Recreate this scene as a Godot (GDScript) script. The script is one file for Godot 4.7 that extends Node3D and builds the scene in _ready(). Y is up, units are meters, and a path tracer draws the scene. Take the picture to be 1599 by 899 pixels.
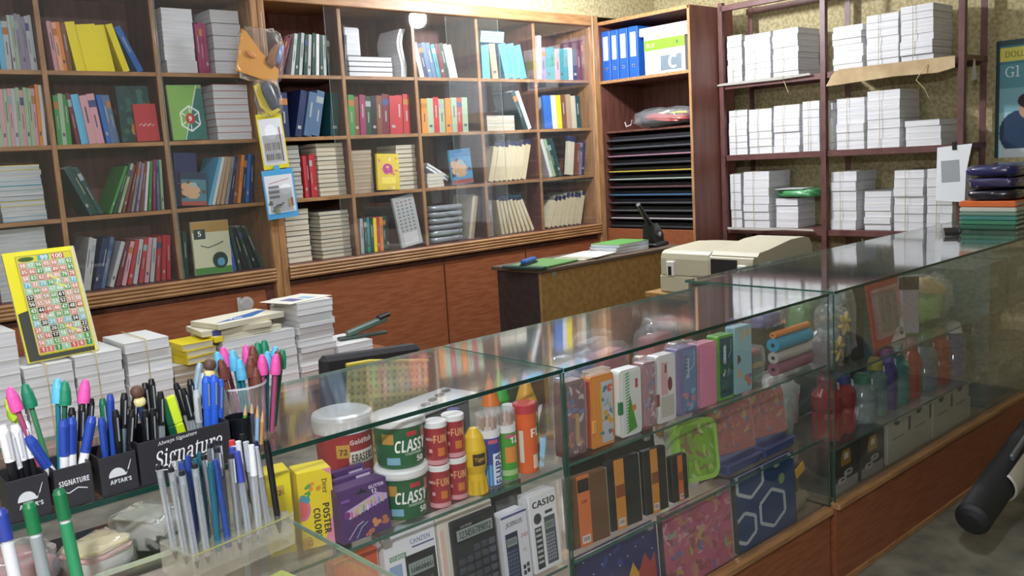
extends Node3D
# A stationery shop: glazed book cabinets along the back wall, a rack of tied textbooks on the right wall,
# glass display counters in front. x runs along the back wall, y up, z towards the customers. Metres.

const FLOOR_Y := 0.0
const CEILING_Y := 2.72
const CABINET_Z := -4.03      # front of the book cabinets
const COUNTER_TOP := 0.94
const COUNTER_FRONT := -1.317

var mats := {}
var meshes := {}
var used := {}
var rng := RandomNumberGenerator.new()
var font := SystemFont.new()
var bold := SystemFont.new()
var serif := SystemFont.new()

const ORD := ["first", "second", "third", "fourth", "fifth", "sixth", "seventh", "eighth", "ninth", "tenth", "eleventh", "twelfth", "thirteenth", "fourteenth", "fifteenth", "sixteenth", "seventeenth", "eighteenth", "nineteenth", "twentieth", "twenty-first", "twenty-second", "twenty-third", "twenty-fourth", "twenty-fifth", "twenty-sixth", "twenty-seventh", "twenty-eighth", "twenty-ninth", "thirtieth"]

# colour code -> [word, hex]
const INK := {
	"w": ["white", "dcdcd8"], "z": ["pale grey", "b9bcbb"], "x": ["grey", "8c8d8c"], "k": ["black", "1d1d20"], "n": ["navy", "1f2c55"], "b": ["blue", "2667b8"],
	"l": ["light blue", "63b6d8"], "s": ["slate blue", "53708f"], "t": ["teal", "3d8f93"], "T": ["dark teal", "1d4a4c"], "g": ["green", "3f9148"], "G": ["dark green", "1f4634"],
	"e": ["pale green", "9fb897"], "y": ["yellow", "eedb12"], "o": ["orange", "e08a3a"], "a": ["peach", "dfa182"], "r": ["red", "b8343a"], "R": ["maroon", "6f2630"],
	"p": ["pink", "cf9aa0"], "m": ["magenta", "97305f"], "v": ["lilac", "8f7fa3"], "u": ["brown", "7d4b35"], "d": ["tan", "b79c7c"], "c": ["cream", "d3ccb4"], "C": ["cream", "d9cda9"], "Z": ["silver-wrapped", "9aa0a2"],
}

# ------------------------------------------------------------------ nodes
func numbered(n: String) -> String:
	if not used.has(n):
		used[n] = 0
		return n
	used[n] += 1
	return "%s_%03d" % [n, used[n]]

func tag(o: Node3D, label: String, category: String, group := "", kind := "") -> Node3D:
	if label: o.set_meta("label", label)
	if category: o.set_meta("category", category)
	if group: o.set_meta("group", group)
	if kind: o.set_meta("kind", kind)
	return o

func thing(called: String, label: String, category: String, at := Vector3.ZERO, rot := Vector3.ZERO, group := "") -> Node3D:
	var o := Node3D.new()
	o.name = numbered(called)
	add_child(o)
	o.position = at
	o.rotation_degrees = rot
	tag(o, label, category, group)
	return o

func part(parent: Node3D, called: String, mesh: Mesh, material: Material, at := Vector3.ZERO, rot := Vector3.ZERO, label := "") -> MeshInstance3D:
	var o := MeshInstance3D.new()
	o.name = called
	o.mesh = mesh
	o.material_override = material
	o.position = at
	o.rotation_degrees = rot
	parent.add_child(o, true)
	if label: o.set_meta("label", label)
	return o

func single(called: String, mesh: Mesh, material: Material, label: String, category: String, at := Vector3.ZERO, rot := Vector3.ZERO, group := "") -> MeshInstance3D:
	var o := MeshInstance3D.new()
	o.name = numbered(called)
	o.mesh = mesh
	o.material_override = material
	add_child(o)
	o.position = at
	o.rotation_degrees = rot
	tag(o, label, category, group)
	return o

func struct(called: String, mesh: Mesh, material: Material, at := Vector3.ZERO, rot := Vector3.ZERO) -> MeshInstance3D:
	var o := MeshInstance3D.new()
	o.name = numbered(called)
	o.mesh = mesh
	o.material_override = material
	add_child(o)
	o.position = at
	o.rotation_degrees = rot
	o.set_meta("kind", "structure")
	return o

# ------------------------------------------------------------------ materials
func mt(hex: String, rough := 0.6, metal := 0.0) -> StandardMaterial3D:
	var key := "%s/%.2f/%.2f" % [hex, rough, metal]
	if mats.has(key): return mats[key]
	var m := StandardMaterial3D.new()
	m.albedo_color = Color(hex)
	m.roughness = rough
	m.metallic = metal
	mats[key] = m
	return m

func gloss(hex: String, rough := 0.35) -> StandardMaterial3D:
	var key := "gloss" + hex + str(rough)
	if mats.has(key): return mats[key]
	var m := StandardMaterial3D.new()
	m.albedo_color = Color(hex)
	m.roughness = rough
	m.clearcoat_enabled = true
	m.clearcoat = 0.6
	m.clearcoat_roughness = 0.12
	mats[key] = m
	return m

func clear(hex: String, alpha: float, rough := 0.03) -> StandardMaterial3D:
	var key := "clear%s%.2f%.2f" % [hex, alpha, rough]
	if mats.has(key): return mats[key]
	var m := StandardMaterial3D.new()
	m.transparency = BaseMaterial3D.TRANSPARENCY_ALPHA
	m.albedo_color = Color(Color(hex), alpha)
	m.roughness = rough
	mats[key] = m
	return m

func noise_tex(colors: Array, freq: float, kind := FastNoiseLite.TYPE_SIMPLEX_SMOOTH, octaves := 4, size := 512, sd := 3, offsets := []) -> NoiseTexture2D:
	var n := FastNoiseLite.new()
	n.noise_type = kind
	n.seed = sd
	n.frequency = freq
	n.fractal_octaves = octaves
	var g := Gradient.new()
	var cs := PackedColorArray()
	var os := PackedFloat32Array()
	for i in colors.size():
		cs.append(Color(colors[i]))
		os.append(offsets[i] if offsets else float(i) / (colors.size() - 1))
	g.colors = cs
	g.offsets = os
	var t := NoiseTexture2D.new()
	t.width = size
	t.height = size
	t.seamless = true
	t.noise = n
	t.color_ramp = g
	return t

func tri(tex: Texture2D, scale: Vector3, rough := 0.6, world := true) -> StandardMaterial3D:
	var m := StandardMaterial3D.new()
	m.albedo_texture = tex
	m.uv1_triplanar = true
	m.uv1_world_triplanar = world
	m.uv1_scale = scale
	m.roughness = rough
	return m

func printed(im: Image, rough := 0.4) -> StandardMaterial3D:
	var m := StandardMaterial3D.new()
	m.albedo_texture = ImageTexture.create_from_image(im)
	m.roughness = rough
	m.texture_repeat = false
	return m

# ------------------------------------------------------------------ meshes
func facet(st: SurfaceTool, pts: Array, out: Vector3, uvs := []) -> void:
	var a: Vector3 = pts[0]
	var b: Vector3 = pts[1]
	var c: Vector3 = pts[2]
	var n := (b - a).cross(c - a).normalized()
	var flip := n.dot(out) < 0.0
	if flip: n = -n
	for k in range(1, pts.size() - 1):
		var order := [0, k, k + 1] if flip else [0, k + 1, k]
		for i in order:
			st.set_normal(n)
			st.set_uv(uvs[i] if uvs else Vector2.ZERO)
			st.add_vertex(pts[i])

func add_box(st: SurfaceTool, lo: Vector3, hi: Vector3) -> void:
	for ax in 3:
		for s in 2:
			var b := (ax + 1) % 3
			var c := (ax + 2) % 3
			var pts := []
			for k in [[0, 0], [1, 0], [1, 1], [0, 1]]:
				var p := Vector3.ZERO
				p[ax] = hi[ax] if s else lo[ax]
				p[b] = hi[b] if k[0] else lo[b]
				p[c] = hi[c] if k[1] else lo[c]
				pts.append(p)
			var out := Vector3.ZERO
			out[ax] = 1.0 if s else -1.0
			facet(st, pts, out)

func begin() -> SurfaceTool:
	var st := SurfaceTool.new()
	st.begin(Mesh.PRIMITIVE_TRIANGLES)
	return st

# a box with chamfered edges, centred; from_base puts its base at y 0
func bev(x: float, y: float, z: float, b := 0.003, from_base := false) -> Mesh:
	var key := "bev%.4f,%.4f,%.4f,%.4f,%s" % [x, y, z, b, from_base]
	if meshes.has(key): return meshes[key]
	var h := Vector3(x, y, z) / 2.0
	b = minf(b, minf(h.x, minf(h.y, h.z)) * 0.49)
	var up := Vector3(0, h.y if from_base else 0.0, 0)
	var st := begin()
	var pt := func(s: Array, ax: int) -> Vector3:
		var p := Vector3.ZERO
		for i in 3: p[i] = s[i] * (h[i] if i == ax else h[i] - b)
		return p + up
	var sg := [-1, 1]
	for ax in 3:
		var u := (ax + 1) % 3
		var v := (ax + 2) % 3
		for s in sg:
			var pts := []
			for k in [[-1, -1], [1, -1], [1, 1], [-1, 1]]:
				var q := [0, 0, 0]
				q[ax] = s
				q[u] = k[0]
				q[v] = k[1]
				pts.append(pt.call(q, ax))
			var out := Vector3.ZERO
			out[ax] = s
			facet(st, pts, out)
		for s1 in sg:
			for s2 in sg:
				var e := [[0, 0, 0], [0, 0, 0]]
				for w in 2:
					e[w][ax] = sg[w]
					e[w][u] = s1
					e[w][v] = s2
				var out := Vector3.ZERO
				out[u] = s1
				out[v] = s2
				facet(st, [pt.call(e[0], u), pt.call(e[1], u), pt.call(e[1], v), pt.call(e[0], v)], out)
	for a in sg:
		for c in sg:
			for d in sg:
				var q := [a, c, d]
				facet(st, [pt.call(q, 0), pt.call(q, 1), pt.call(q, 2)], Vector3(a, c, d))
	var m := st.commit()
	meshes[key] = m
	return m

# a card w by h, t thick, its front (+z) face mapped with the whole texture; base centre at the origin
func card(w: float, h: float, t: float) -> Mesh:
	var key := "card%.4f,%.4f,%.4f" % [w, h, t]
	if meshes.has(key): return meshes[key]
	var st := begin()
	var x := w / 2.0
	var uv := [Vector2(0, 1), Vector2(1, 1), Vector2(1, 0), Vector2(0, 0)]
	facet(st, [Vector3(-x, 0, t), Vector3(x, 0, t), Vector3(x, h, t), Vector3(-x, h, t)], Vector3(0, 0, 1), uv)
	facet(st, [Vector3(-x, 0, 0), Vector3(x, 0, 0), Vector3(x, h, 0), Vector3(-x, h, 0)], Vector3(0, 0, -1), uv)
	for s in [-1, 1]:
		facet(st, [Vector3(s * x, 0, 0), Vector3(s * x, 0, t), Vector3(s * x, h, t), Vector3(s * x, h, 0)], Vector3(s, 0, 0), [Vector2(0.5 + s * 0.495, 1), Vector2(0.5 + s * 0.495, 1), Vector2(0.5 + s * 0.495, 0), Vector2(0.5 + s * 0.495, 0)])
		var y := h if s > 0 else 0.0
		facet(st, [Vector3(-x, y, 0), Vector3(x, y, 0), Vector3(x, y, t), Vector3(-x, y, t)], Vector3(0, s, 0), [Vector2(0, 0.5 - s * 0.495), Vector2(1, 0.5 - s * 0.495), Vector2(1, 0.5 - s * 0.495), Vector2(0, 0.5 - s * 0.495)])
	var m := st.commit()
	meshes[key] = m
	return m

# profile of (radius, y) turned round the y axis; smooth around, one facet per profile step. arc < TAU leaves it open.
func lathe(profile: Array, segs := 20, from := 0.0, arc := TAU) -> Mesh:
	var key := "lathe%s%d%.3f%.3f" % [profile, segs, from, arc]
	if meshes.has(key): return meshes[key]
	var st := begin()
	for i in profile.size() - 1:
		var p: Vector2 = profile[i]
		var q: Vector2 = profile[i + 1]
		if p.is_equal_approx(q): continue
		var d := (q - p).normalized()
		var nr := Vector2(d.y, -d.x)
		for k in segs:
			var a0 := from + arc * k / segs
			var a1 := from + arc * (k + 1) / segs
			var vs := []
			for c in [[p, a0, 0.0], [p, a1, 1.0], [q, a1, 1.0], [q, a0, 0.0]]:
				var e := Vector3(sin(c[1]), 0, cos(c[1]))
				vs.append([Vector3(e.x * c[0].x, c[0].y, e.z * c[0].x), (e * nr.x + Vector3(0, nr.y, 0)).normalized(), Vector2((c[1] - from) / arc, 0.0)])
			var f: Vector3 = ((vs[1][0] - vs[0][0]) as Vector3).cross(vs[2][0] - vs[0][0])
			if f.length() < 1e-12: f = ((vs[2][0] - vs[0][0]) as Vector3).cross(vs[3][0] - vs[0][0])
			var order := [0, 1, 2, 0, 2, 3] if f.dot(vs[0][1]) < 0.0 else [0, 2, 1, 0, 3, 2]
			for o in order:
				st.set_normal(vs[o][1])
				var lo: float = profile[0].y
				var hi: float = profile[-1].y
				st.set_uv(Vector2(vs[o][2].x, 1.0 - (vs[o][0].y - lo) / maxf(hi - lo, 1e-5)))
				st.add_vertex(vs[o][0])
	var m := st.commit()
	meshes[key] = m
	return m

func tube(path: Array, r: float, sides := 7, r_end := -1.0) -> Mesh:
	var st := begin()
	var n := path.size()
	var rings := []
	for i in n:
		var t: Vector3 = (path[mini(i + 1, n - 1)] - path[maxi(i - 1, 0)]).normalized()
		var u := t.cross(Vector3(0, 1, 0) if absf(t.y) < 0.9 else Vector3(1, 0, 0)).normalized()
		var v := u.cross(t)
		var rr := r if r_end < 0 else lerpf(r, r_end, float(i) / (n - 1))
		var ring := []
		for k in sides:
			var a := TAU * k / sides
			var e := u * cos(a) + v * sin(a)
			ring.append([path[i] + e * rr, e])
		rings.append(ring)
	for i in n - 1:
		for k in sides:
			var l := (k + 1) % sides
			var vs := [rings[i][k], rings[i][l], rings[i + 1][l], rings[i + 1][k]]
			var f: Vector3 = ((vs[1][0] - vs[0][0]) as Vector3).cross(vs[2][0] - vs[0][0])
			for o in ([0, 1, 2, 0, 2, 3] if f.dot(vs[0][1]) < 0.0 else [0, 2, 1, 0, 3, 2]):
				st.set_normal(vs[o][1])
				st.set_uv(Vector2.ZERO)
				st.add_vertex(vs[o][0])
	for e in [0, n - 1]:
		var pts := []
		for k in sides: pts.append(rings[e][k][0])
		facet(st, pts, (path[0] - path[1]) if e == 0 else (path[n - 1] - path[n - 2]))
	return st.commit()

# an outline (x, y) given thickness t along z, base of z at 0
func extrude(poly: Array, t: float) -> Mesh:
	var st := begin()
	var pl := PackedVector2Array(poly)
	var ix := Geometry2D.triangulate_polygon(pl)
	var r := Rect2(pl[0], Vector2.ZERO)
	for p in pl: r = r.expand(p)
	for i in range(0, ix.size(), 3):
		for z in [0.0, t]:
			var pts := []
			var uv := []
			for k in 3:
				var p := pl[ix[i + k]]
				pts.append(Vector3(p.x, p.y, z))
				uv.append(Vector2((p.x - r.position.x) / r.size.x, 1.0 - (p.y - r.position.y) / r.size.y))
			facet(st, pts, Vector3(0, 0, 1 if z > 0 else -1), uv)
	var ccw := not Geometry2D.is_polygon_clockwise(pl)
	for i in pl.size():
		var a := pl[i]
		var b := pl[(i + 1) % pl.size()]
		var d := b - a
		var out := Vector3(d.y, -d.x, 0)
		if not ccw: out = -out
		facet(st, [Vector3(a.x, a.y, 0), Vector3(b.x, b.y, 0), Vector3(b.x, b.y, t), Vector3(a.x, a.y, t)], out)
	return st.commit()

func rounded(w: float, h: float, r: float, n := 4) -> Array:
	var p := []
	for c in [[w / 2 - r, h - r, 0.0], [-w / 2 + r, h - r, PI / 2], [-w / 2 + r, r, PI], [w / 2 - r, r, 1.5 * PI]]:
		for k in n + 1:
			var a: float = c[2] + PI / 2 * k / n
			p.append(Vector2(c[0] + cos(a) * r, c[1] + sin(a) * r))
	return p

# a soft cushion-like lump (bags, packets): superellipsoid with dents
func lump(x: float, y: float, z: float, e := 0.5, bumps := 0.08, sd := 1, nu := 22, nv := 12) -> Mesh:
	var n := FastNoiseLite.new()
	n.seed = sd
	n.frequency = 1.6
	var st := begin()
	st.set_smooth_group(0)
	var grid := []
	for j in nv + 1:
		var row := []
		var b := -PI / 2 + PI * j / nv
		for i in nu + 1:
			var a := TAU * (i % nu) / nu
			var cb := pow(absf(cos(b)), e) * signf(cos(b))
			var p := Vector3(pow(absf(cos(a)), e) * signf(cos(a)) * cb, pow(absf(sin(b)), e) * signf(sin(b)), pow(absf(sin(a)), e) * signf(sin(a)) * cb)
			var k := 1.0 + bumps * n.get_noise_3dv(p * 2.0) * 2.0
			row.append(Vector3(p.x * x / 2 * k, maxf(0.0, p.y * k * 0.5 + 0.5) * y, p.z * z / 2 * k))
		grid.append(row)
	for j in nv:
		for i in nu:
			var q := [grid[j][i], grid[j][i + 1], grid[j + 1][i + 1], grid[j + 1][i]]
			var uv := [Vector2(float(i) / nu, 1.0 - float(j) / nv), Vector2(float(i + 1) / nu, 1.0 - float(j) / nv), Vector2(float(i + 1) / nu, 1.0 - float(j + 1) / nv), Vector2(float(i) / nu, 1.0 - float(j + 1) / nv)]
			for t in [[0, 1, 2], [0, 2, 3]]:
				var f: Vector3 = ((q[t[1]] - q[t[0]]) as Vector3).cross(q[t[2]] - q[t[0]])
				if f.length() < 1e-12: continue
				var c: Vector3 = (q[0] + q[2]) / 2.0 - Vector3(0, y / 2, 0)
				for o in (t if f.dot(c) < 0 else [t[0], t[2], t[1]]):
					st.set_uv(uv[o])
					st.add_vertex(q[o])
	st.index()
	st.generate_normals()
	return st.commit()

# ------------------------------------------------------------------ lettering
func letters(s: String, height: float, f: Font = null, max_w := 0.0, depth := 0.0006, slant := 0.0) -> Mesh:
	var key := "txt%s%.4f%s%.4f%.2f" % [s, height, f, max_w, slant]
	if meshes.has(key): return meshes[key]
	var t := TextMesh.new()
	t.text = s
	t.font = f if f else font
	t.font_size = 32
	t.pixel_size = 0.01
	t.depth = 0.02
	t.curve_step = 2.0
	var arr := t.get_mesh_arrays()
	var box := t.get_aabb()
	var k := height / maxf(box.size.y, 1e-4)
	var kx := k
	if max_w > 0.0: kx = max_w / maxf(box.size.x, 1e-4)
	var mid := box.get_center()
	var vs: PackedVector3Array = arr[Mesh.ARRAY_VERTEX]
	for i in vs.size():
		var p := vs[i] - mid
		vs[i] = Vector3(p.x * kx + p.y * k * slant, p.y * k, (p.z / 0.02 + 0.5) * depth)
	arr[Mesh.ARRAY_VERTEX] = vs
	var m := ArrayMesh.new()
	m.add_surface_from_arrays(Mesh.PRIMITIVE_TRIANGLES, arr)
	meshes[key] = m
	return m

# lettering wrapped round an upright cylinder of radius r
func curl(mesh: Mesh, r: float, turn: float, y: float) -> Mesh:
	var arr := mesh.surface_get_arrays(0)
	var vs: PackedVector3Array = arr[Mesh.ARRAY_VERTEX]
	var ns: PackedVector3Array = arr[Mesh.ARRAY_NORMAL]
	for i in vs.size():
		var a := vs[i].x / r + turn
		var rr := r + vs[i].z + 0.0003
		ns[i] = ns[i].rotated(Vector3.UP, a)
		vs[i] = Vector3(sin(a) * rr, vs[i].y + y, cos(a) * rr)
	arr[Mesh.ARRAY_VERTEX] = vs
	arr[Mesh.ARRAY_NORMAL] = ns
	var m := ArrayMesh.new()
	m.add_surface_from_arrays(Mesh.PRIMITIVE_TRIANGLES, arr)
	return m

func text(parent: Node3D, s: String, height: float, hex: String, at: Vector3, rot := Vector3.ZERO, f: Font = null, w := 0.0, slant := 0.0) -> void:
	part(parent, "lettering", letters(s, height, f, w, 0.0006, slant), mt(hex, 0.5), at, rot)

# ------------------------------------------------------------------ painting flat print
func sheet(w: int, h: int, hex: String) -> Image:
	var im := Image.create(w, h, false, Image.FORMAT_RGB8)
	im.fill(Color(hex))
	return im

func disc(im: Image, x: float, y: float, r: float, hex: String, ry := -1.0) -> void:
	var c := Color(hex)
	if ry < 0: ry = r
	for j in range(maxi(0, int(y - ry)), mini(im.get_height(), int(y + ry) + 1)):
		for i in range(maxi(0, int(x - r)), mini(im.get_width(), int(x + r) + 1)):
			if pow((i - x) / r, 2) + pow((j - y) / ry, 2) <= 1.0: im.set_pixel(i, j, c)

func shape(im: Image, pts: Array, hex: String) -> void:
	var pl := PackedVector2Array(pts)
	var r := Rect2(pl[0], Vector2.ZERO)
	for p in pl: r = r.expand(p)
	var c := Color(hex)
	for j in range(maxi(0, int(r.position.y)), mini(im.get_height(), int(r.end.y) + 1)):
		for i in range(maxi(0, int(r.position.x)), mini(im.get_width(), int(r.end.x) + 1)):
			if Geometry2D.is_point_in_polygon(Vector2(i, j), pl): im.set_pixel(i, j, c)

func stroke(im: Image, pts: Array, w: float, hex: String) -> void:
	for i in pts.size() - 1:
		var d: Vector2 = (pts[i + 1] - pts[i]).normalized().orthogonal() * w / 2
		shape(im, [pts[i] + d, pts[i + 1] + d, pts[i + 1] - d, pts[i] - d], hex)

func block(im: Image, x: int, y: int, w: int, h: int, hex: String) -> void:
	im.fill_rect(Rect2i(x, y, w, h), Color(hex))

# loose blobs of colour: the unreadable pictures on covers and wrappers
func blobs(im: Image, sd: int, n: int, r0: float, r1: float, hexes: Array, area := Rect2(0, 0, 1, 1)) -> void:
	var g := RandomNumberGenerator.new()
	g.seed = sd
	for i in n:
		var c: String = hexes[g.randi() % hexes.size()]
		var x := (area.position.x + g.randf() * area.size.x) * im.get_width()
		var y := (area.position.y + g.randf() * area.size.y) * im.get_height()
		var r := g.randf_range(r0, r1)
		for k in 3: disc(im, x + g.randf_range(-r, r), y + g.randf_range(-r, r), r * g.randf_range(0.5, 1.0), c, r * g.randf_range(0.35, 1.0))

# curling strokes of colour: crowded unreadable pictures
func swirls(im: Image, sd: int, n: int, w0: float, w1: float, hexes: Array) -> void:
	var g := RandomNumberGenerator.new()
	g.seed = sd
	for i in n:
		var c: String = hexes[g.randi() % hexes.size()]
		var p := Vector2(g.randf() * im.get_width(), g.randf() * im.get_height())
		var a := g.randf() * TAU
		var bend := g.randf_range(-0.7, 0.7)
		var w := g.randf_range(w0, w1)
		for k in 6:
			disc(im, p.x, p.y, w * (1.0 - absf(k - 2.5) * 0.2), c)
			p += Vector2(cos(a), sin(a)) * w * 0.9
			a += bend

func calculator(im: Image, x: int, y: int, w: int, h: int, cols: int, rows: int, body := "23252b", key := "4b515c") -> void:
	block(im, x, y, w, h, body)
	block(im, x + w / 12, y + h / 9, w * 10 / 12, h / 6, "8d9a95")
	for i in 8: block(im, x + w * (16 + 9 * i) / 100, y + h * 14 / 100, maxi(2, w / 40), h / 10, "39403e")
	var y0 := y + h * 36 / 100
	for r in rows:
		for c in cols:
			block(im, x + w / 14 + c * (w * 12 / 14) / cols, y0 + r * (h * 6 / 10) / rows, (w * 12 / 14) / cols * 7 / 10, (h * 6 / 10) / rows * 7 / 10, key)

# ------------------------------------------------------------------ books
# cover and page block of a book: x 0..t, y 0..h, spine at z 0, fore edge at -d
func book_shape(t: float, h: float, d: float) -> Array:
	var key := "book%.4f,%.3f,%.3f" % [t, h, d]
	if meshes.has(key): return meshes[key]
	var c := minf(0.0022, t * 0.18)
	var st := begin()
	add_box(st, Vector3(0, 0, -d), Vector3(c, h, 0))
	add_box(st, Vector3(t - c, 0, -d), Vector3(t, h, 0))
	add_box(st, Vector3(c, 0, -c), Vector3(t - c, h, 0))
	var cover := st.commit()
	st = begin()
	var q := 0.0008
	add_box(st, Vector3(c, q, -d + q), Vector3(t - c, h - q, -c))
	var pages := st.commit()
	meshes[key] = [cover, pages]
	return [cover, pages]

func make_book(label: String, t: float, h: float, d: float, ink: String, page: String, group: String, called := "book") -> Node3D:
	var o := thing(called, label, "book", Vector3.ZERO, Vector3.ZERO, group)
	var s := book_shape(t, h, d)
	part(o, "cover", s[0], mt(INK[ink][1], 0.45))
	part(o, "pages", s[1], paper(page))
	return o

func paper(code: String) -> StandardMaterial3D:
	var key := "paper" + code
	if mats.has(key): return mats[key]
	var tone: Dictionary = {"w": ["d9dadc", "e8e8e8", "cfd0d3"], "c": ["cbc5ae", "d9d4bf", "b9b299"], "d": ["b0a48e", "c0b6a2", "9b8f79"], "x": ["aaa99f", "bcbbb2", "8f8e86"], "z": ["bfc4c4", "d2d6d6", "a7adad"], "Z": ["8e9598", "c4cacd", "6d7376"]}
	var t: Array = tone.get(code, tone["w"])
	var m := tri(noise_tex([t[2], t[0], t[1]], 0.02, FastNoiseLite.TYPE_SIMPLEX, 3, 128, 11), Vector3(0.8, 26, 0.8), 0.75)
	mats[key] = m
	return m

# ------------------------------------------------------------------ scene
func _ready() -> void:
	rng.seed = 20240
	font.font_names = PackedStringArray(["Droid Sans"])
	bold.font_names = PackedStringArray(["Droid Sans"])
	bold.font_weight = 700
	serif.font_names = PackedStringArray(["Droid Serif"])
	serif.font_italic = true

	var cam := Camera3D.new()
	cam.name = "camera"
	cam.fov = 35.72
	cam.near = 0.05
	cam.far = 60.0
	cam.transform = Transform3D(Basis(Vector3(0.73983, -0.05864, 0.67024), Vector3(0.14025, 0.98775, -0.06839), Vector3(-0.65802, 0.14459, 0.73899)), Vector3(0, 1.39, 0))
	add_child(cam)
	cam.current = true

	var env := Environment.new()
	env.background_mode = Environment.BG_SKY
	var sky := Sky.new()
	var sm := ProceduralSkyMaterial.new()
	sm.sky_top_color = Color("aebfd0")
	sm.sky_horizon_color = Color("d5d9d8")
	sm.ground_bottom_color = Color("6f6a62")
	sm.ground_horizon_color = Color("b9b6ae")
	sm.sky_energy_multiplier = 0.75
	sm.ground_energy_multiplier = 0.4
	sky.sky_material = sm
	env.sky = sky
	env.tonemap_mode = Environment.TONE_MAPPER_LINEAR
	env.tonemap_exposure = 1.5
	env.sdfgi_enabled = true
	env.ssao_enabled = true
	env.ssil_enabled = true
	var we := WorldEnvironment.new()
	we.environment = env
	add_child(we)

	bulb(Vector3(3.60, 2.306, -3.30), 1.75, "white globe bulb hanging near the folder cabinet", 0.055)
	bulb(Vector3(-0.25, 2.05, 0.0), 2.3, "white globe bulb hanging behind the camera on the customer side", 0.05)
	tube_light(Vector3(1.3, 2.62, -2.3), 2.0)

	make_room()
	make_cabinets()
	make_folder_cabinet()
	make_rack()
	make_counters()
	fill_cabinets()
	fill_folder_cabinet()
	fill_rack()
	behind_counter()
	pens()
	goods_left()
	goods_middle()
	goods_right()
	oddments()

func bulb(at: Vector3, energy: float, label: String, r: float) -> void:
	var o := thing("hanging_bulb", label, "lamp", at)
	var glow := StandardMaterial3D.new()
	glow.albedo_color = Color("f4f6fa")
	glow.emission_enabled = true
	glow.emission = Color("f3f6ff")
	glow.emission_energy_multiplier = 14.0
	var pr := []
	for k in 11:
		var a := -PI / 2 + PI * k / 10
		pr.append(Vector2(cos(a) * r, sin(a) * r))
	part(o, "globe", lathe(pr, 20), glow)
	part(o, "socket", lathe([Vector2(0.0, r - 0.004), Vector2(0.02, r - 0.004), Vector2(0.02, r + 0.045), Vector2(0.0, r + 0.05)], 14), mt("e6e4dc", 0.5))
	part(o, "cord", tube([Vector3(0, r + 0.04, 0), Vector3(0, CEILING_Y - at.y, 0)], 0.003, 6), mt("d8d8d4", 0.6))
	var l := OmniLight3D.new()
	l.name = "bulb_glow"
	l.light_energy = energy
	l.light_color = Color("f4f6ff")
	l.light_size = r
	l.omni_range = 12.0
	l.omni_attenuation = 2.0
	l.shadow_enabled = true
	o.add_child(l)

func tube_light(at: Vector3, energy: float) -> void:
	var o := thing("ceiling_tube_light", "white fluorescent tube batten fixed under the ceiling", "lamp", at)
	var glow := StandardMaterial3D.new()
	glow.albedo_color = Color("f4f6fa")
	glow.emission_enabled = true
	glow.emission = Color("eef4ff")
	glow.emission_energy_multiplier = 5.0
	part(o, "batten", bev(1.24, 0.05, 0.06, 0.006), mt("dcdcd8", 0.5), Vector3(0, 0.07, 0))
	part(o, "tube", tube([Vector3(-0.6, 0, 0), Vector3(0.6, 0, 0)], 0.014, 12), glow)
	for s in [-1, 1]: part(o, "tube_holder", bev(0.02, 0.07, 0.04, 0.004), mt("dcdcd8", 0.5), Vector3(s * 0.61, 0.01, 0))
	var l := AreaLight3D.new()
	l.name = "tube_glow"
	l.area_size = Vector2(1.2, 0.05)
	l.light_energy = energy
	l.light_color = Color("eef4ff")
	l.shadow_enabled = true
	o.add_child(l)
	l.position = Vector3(0, -0.02, 0)
	l.rotation_degrees = Vector3(-90, 0, 0)

# ------------------------------------------------------------------ room
func make_room() -> void:
	var wall := tri(noise_tex(["988a62", "ada077", "b8ab84", "c6ba96"], 0.045, FastNoiseLite.TYPE_SIMPLEX, 5, 512, 5, [0.1, 0.4, 0.6, 0.95]), Vector3(1.3, 1.3, 1.3), 0.9)
	mats["wall"] = wall
	var cement := tri(noise_tex(["66655a", "7d7b6e", "8e8b7c", "9e9b8b"], 0.012, FastNoiseLite.TYPE_SIMPLEX, 6, 512, 9), Vector3(0.7, 0.7, 0.7), 0.85)
	var lime := mt("c9ccc8", 0.9)
	struct("floor", bev(8.2, 0.2, 10.0, 0.001), cement, Vector3(2.0, -0.1, 0.2))
	struct("ceiling", bev(7.2, 0.15, 7.2, 0.001), lime, Vector3(1.8, CEILING_Y + 0.075, -1.1))
	struct("wall_back", bev(7.2, CEILING_Y, 0.15, 0.001, true), wall, Vector3(1.8, 0, -4.475))
	struct("wall_right", bev(0.15, CEILING_Y, 7.0, 0.001, true), wall, Vector3(5.175, 0, -0.9))
	struct("wall_left", bev(0.15, CEILING_Y, 7.0, 0.001, true), wall, Vector3(-1.675, 0, -0.9))
	# the plastered band above the built-in cabinets
	struct("wall_above_cabinets", bev(6.7, CEILING_Y - 2.262, 0.30, 0.002, true), wall, Vector3(1.75, 2.262, -4.215))
	# shop front behind the camera: a wide opening on the left
	struct("wall_front", bev(3.4, CEILING_Y, 0.15, 0.001, true), wall, Vector3(3.4, 0, 2.3))
	struct("wall_front", bev(3.4, 0.35, 0.15, 0.001, true), wall, Vector3(0.05, 2.37, 2.3))

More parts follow.
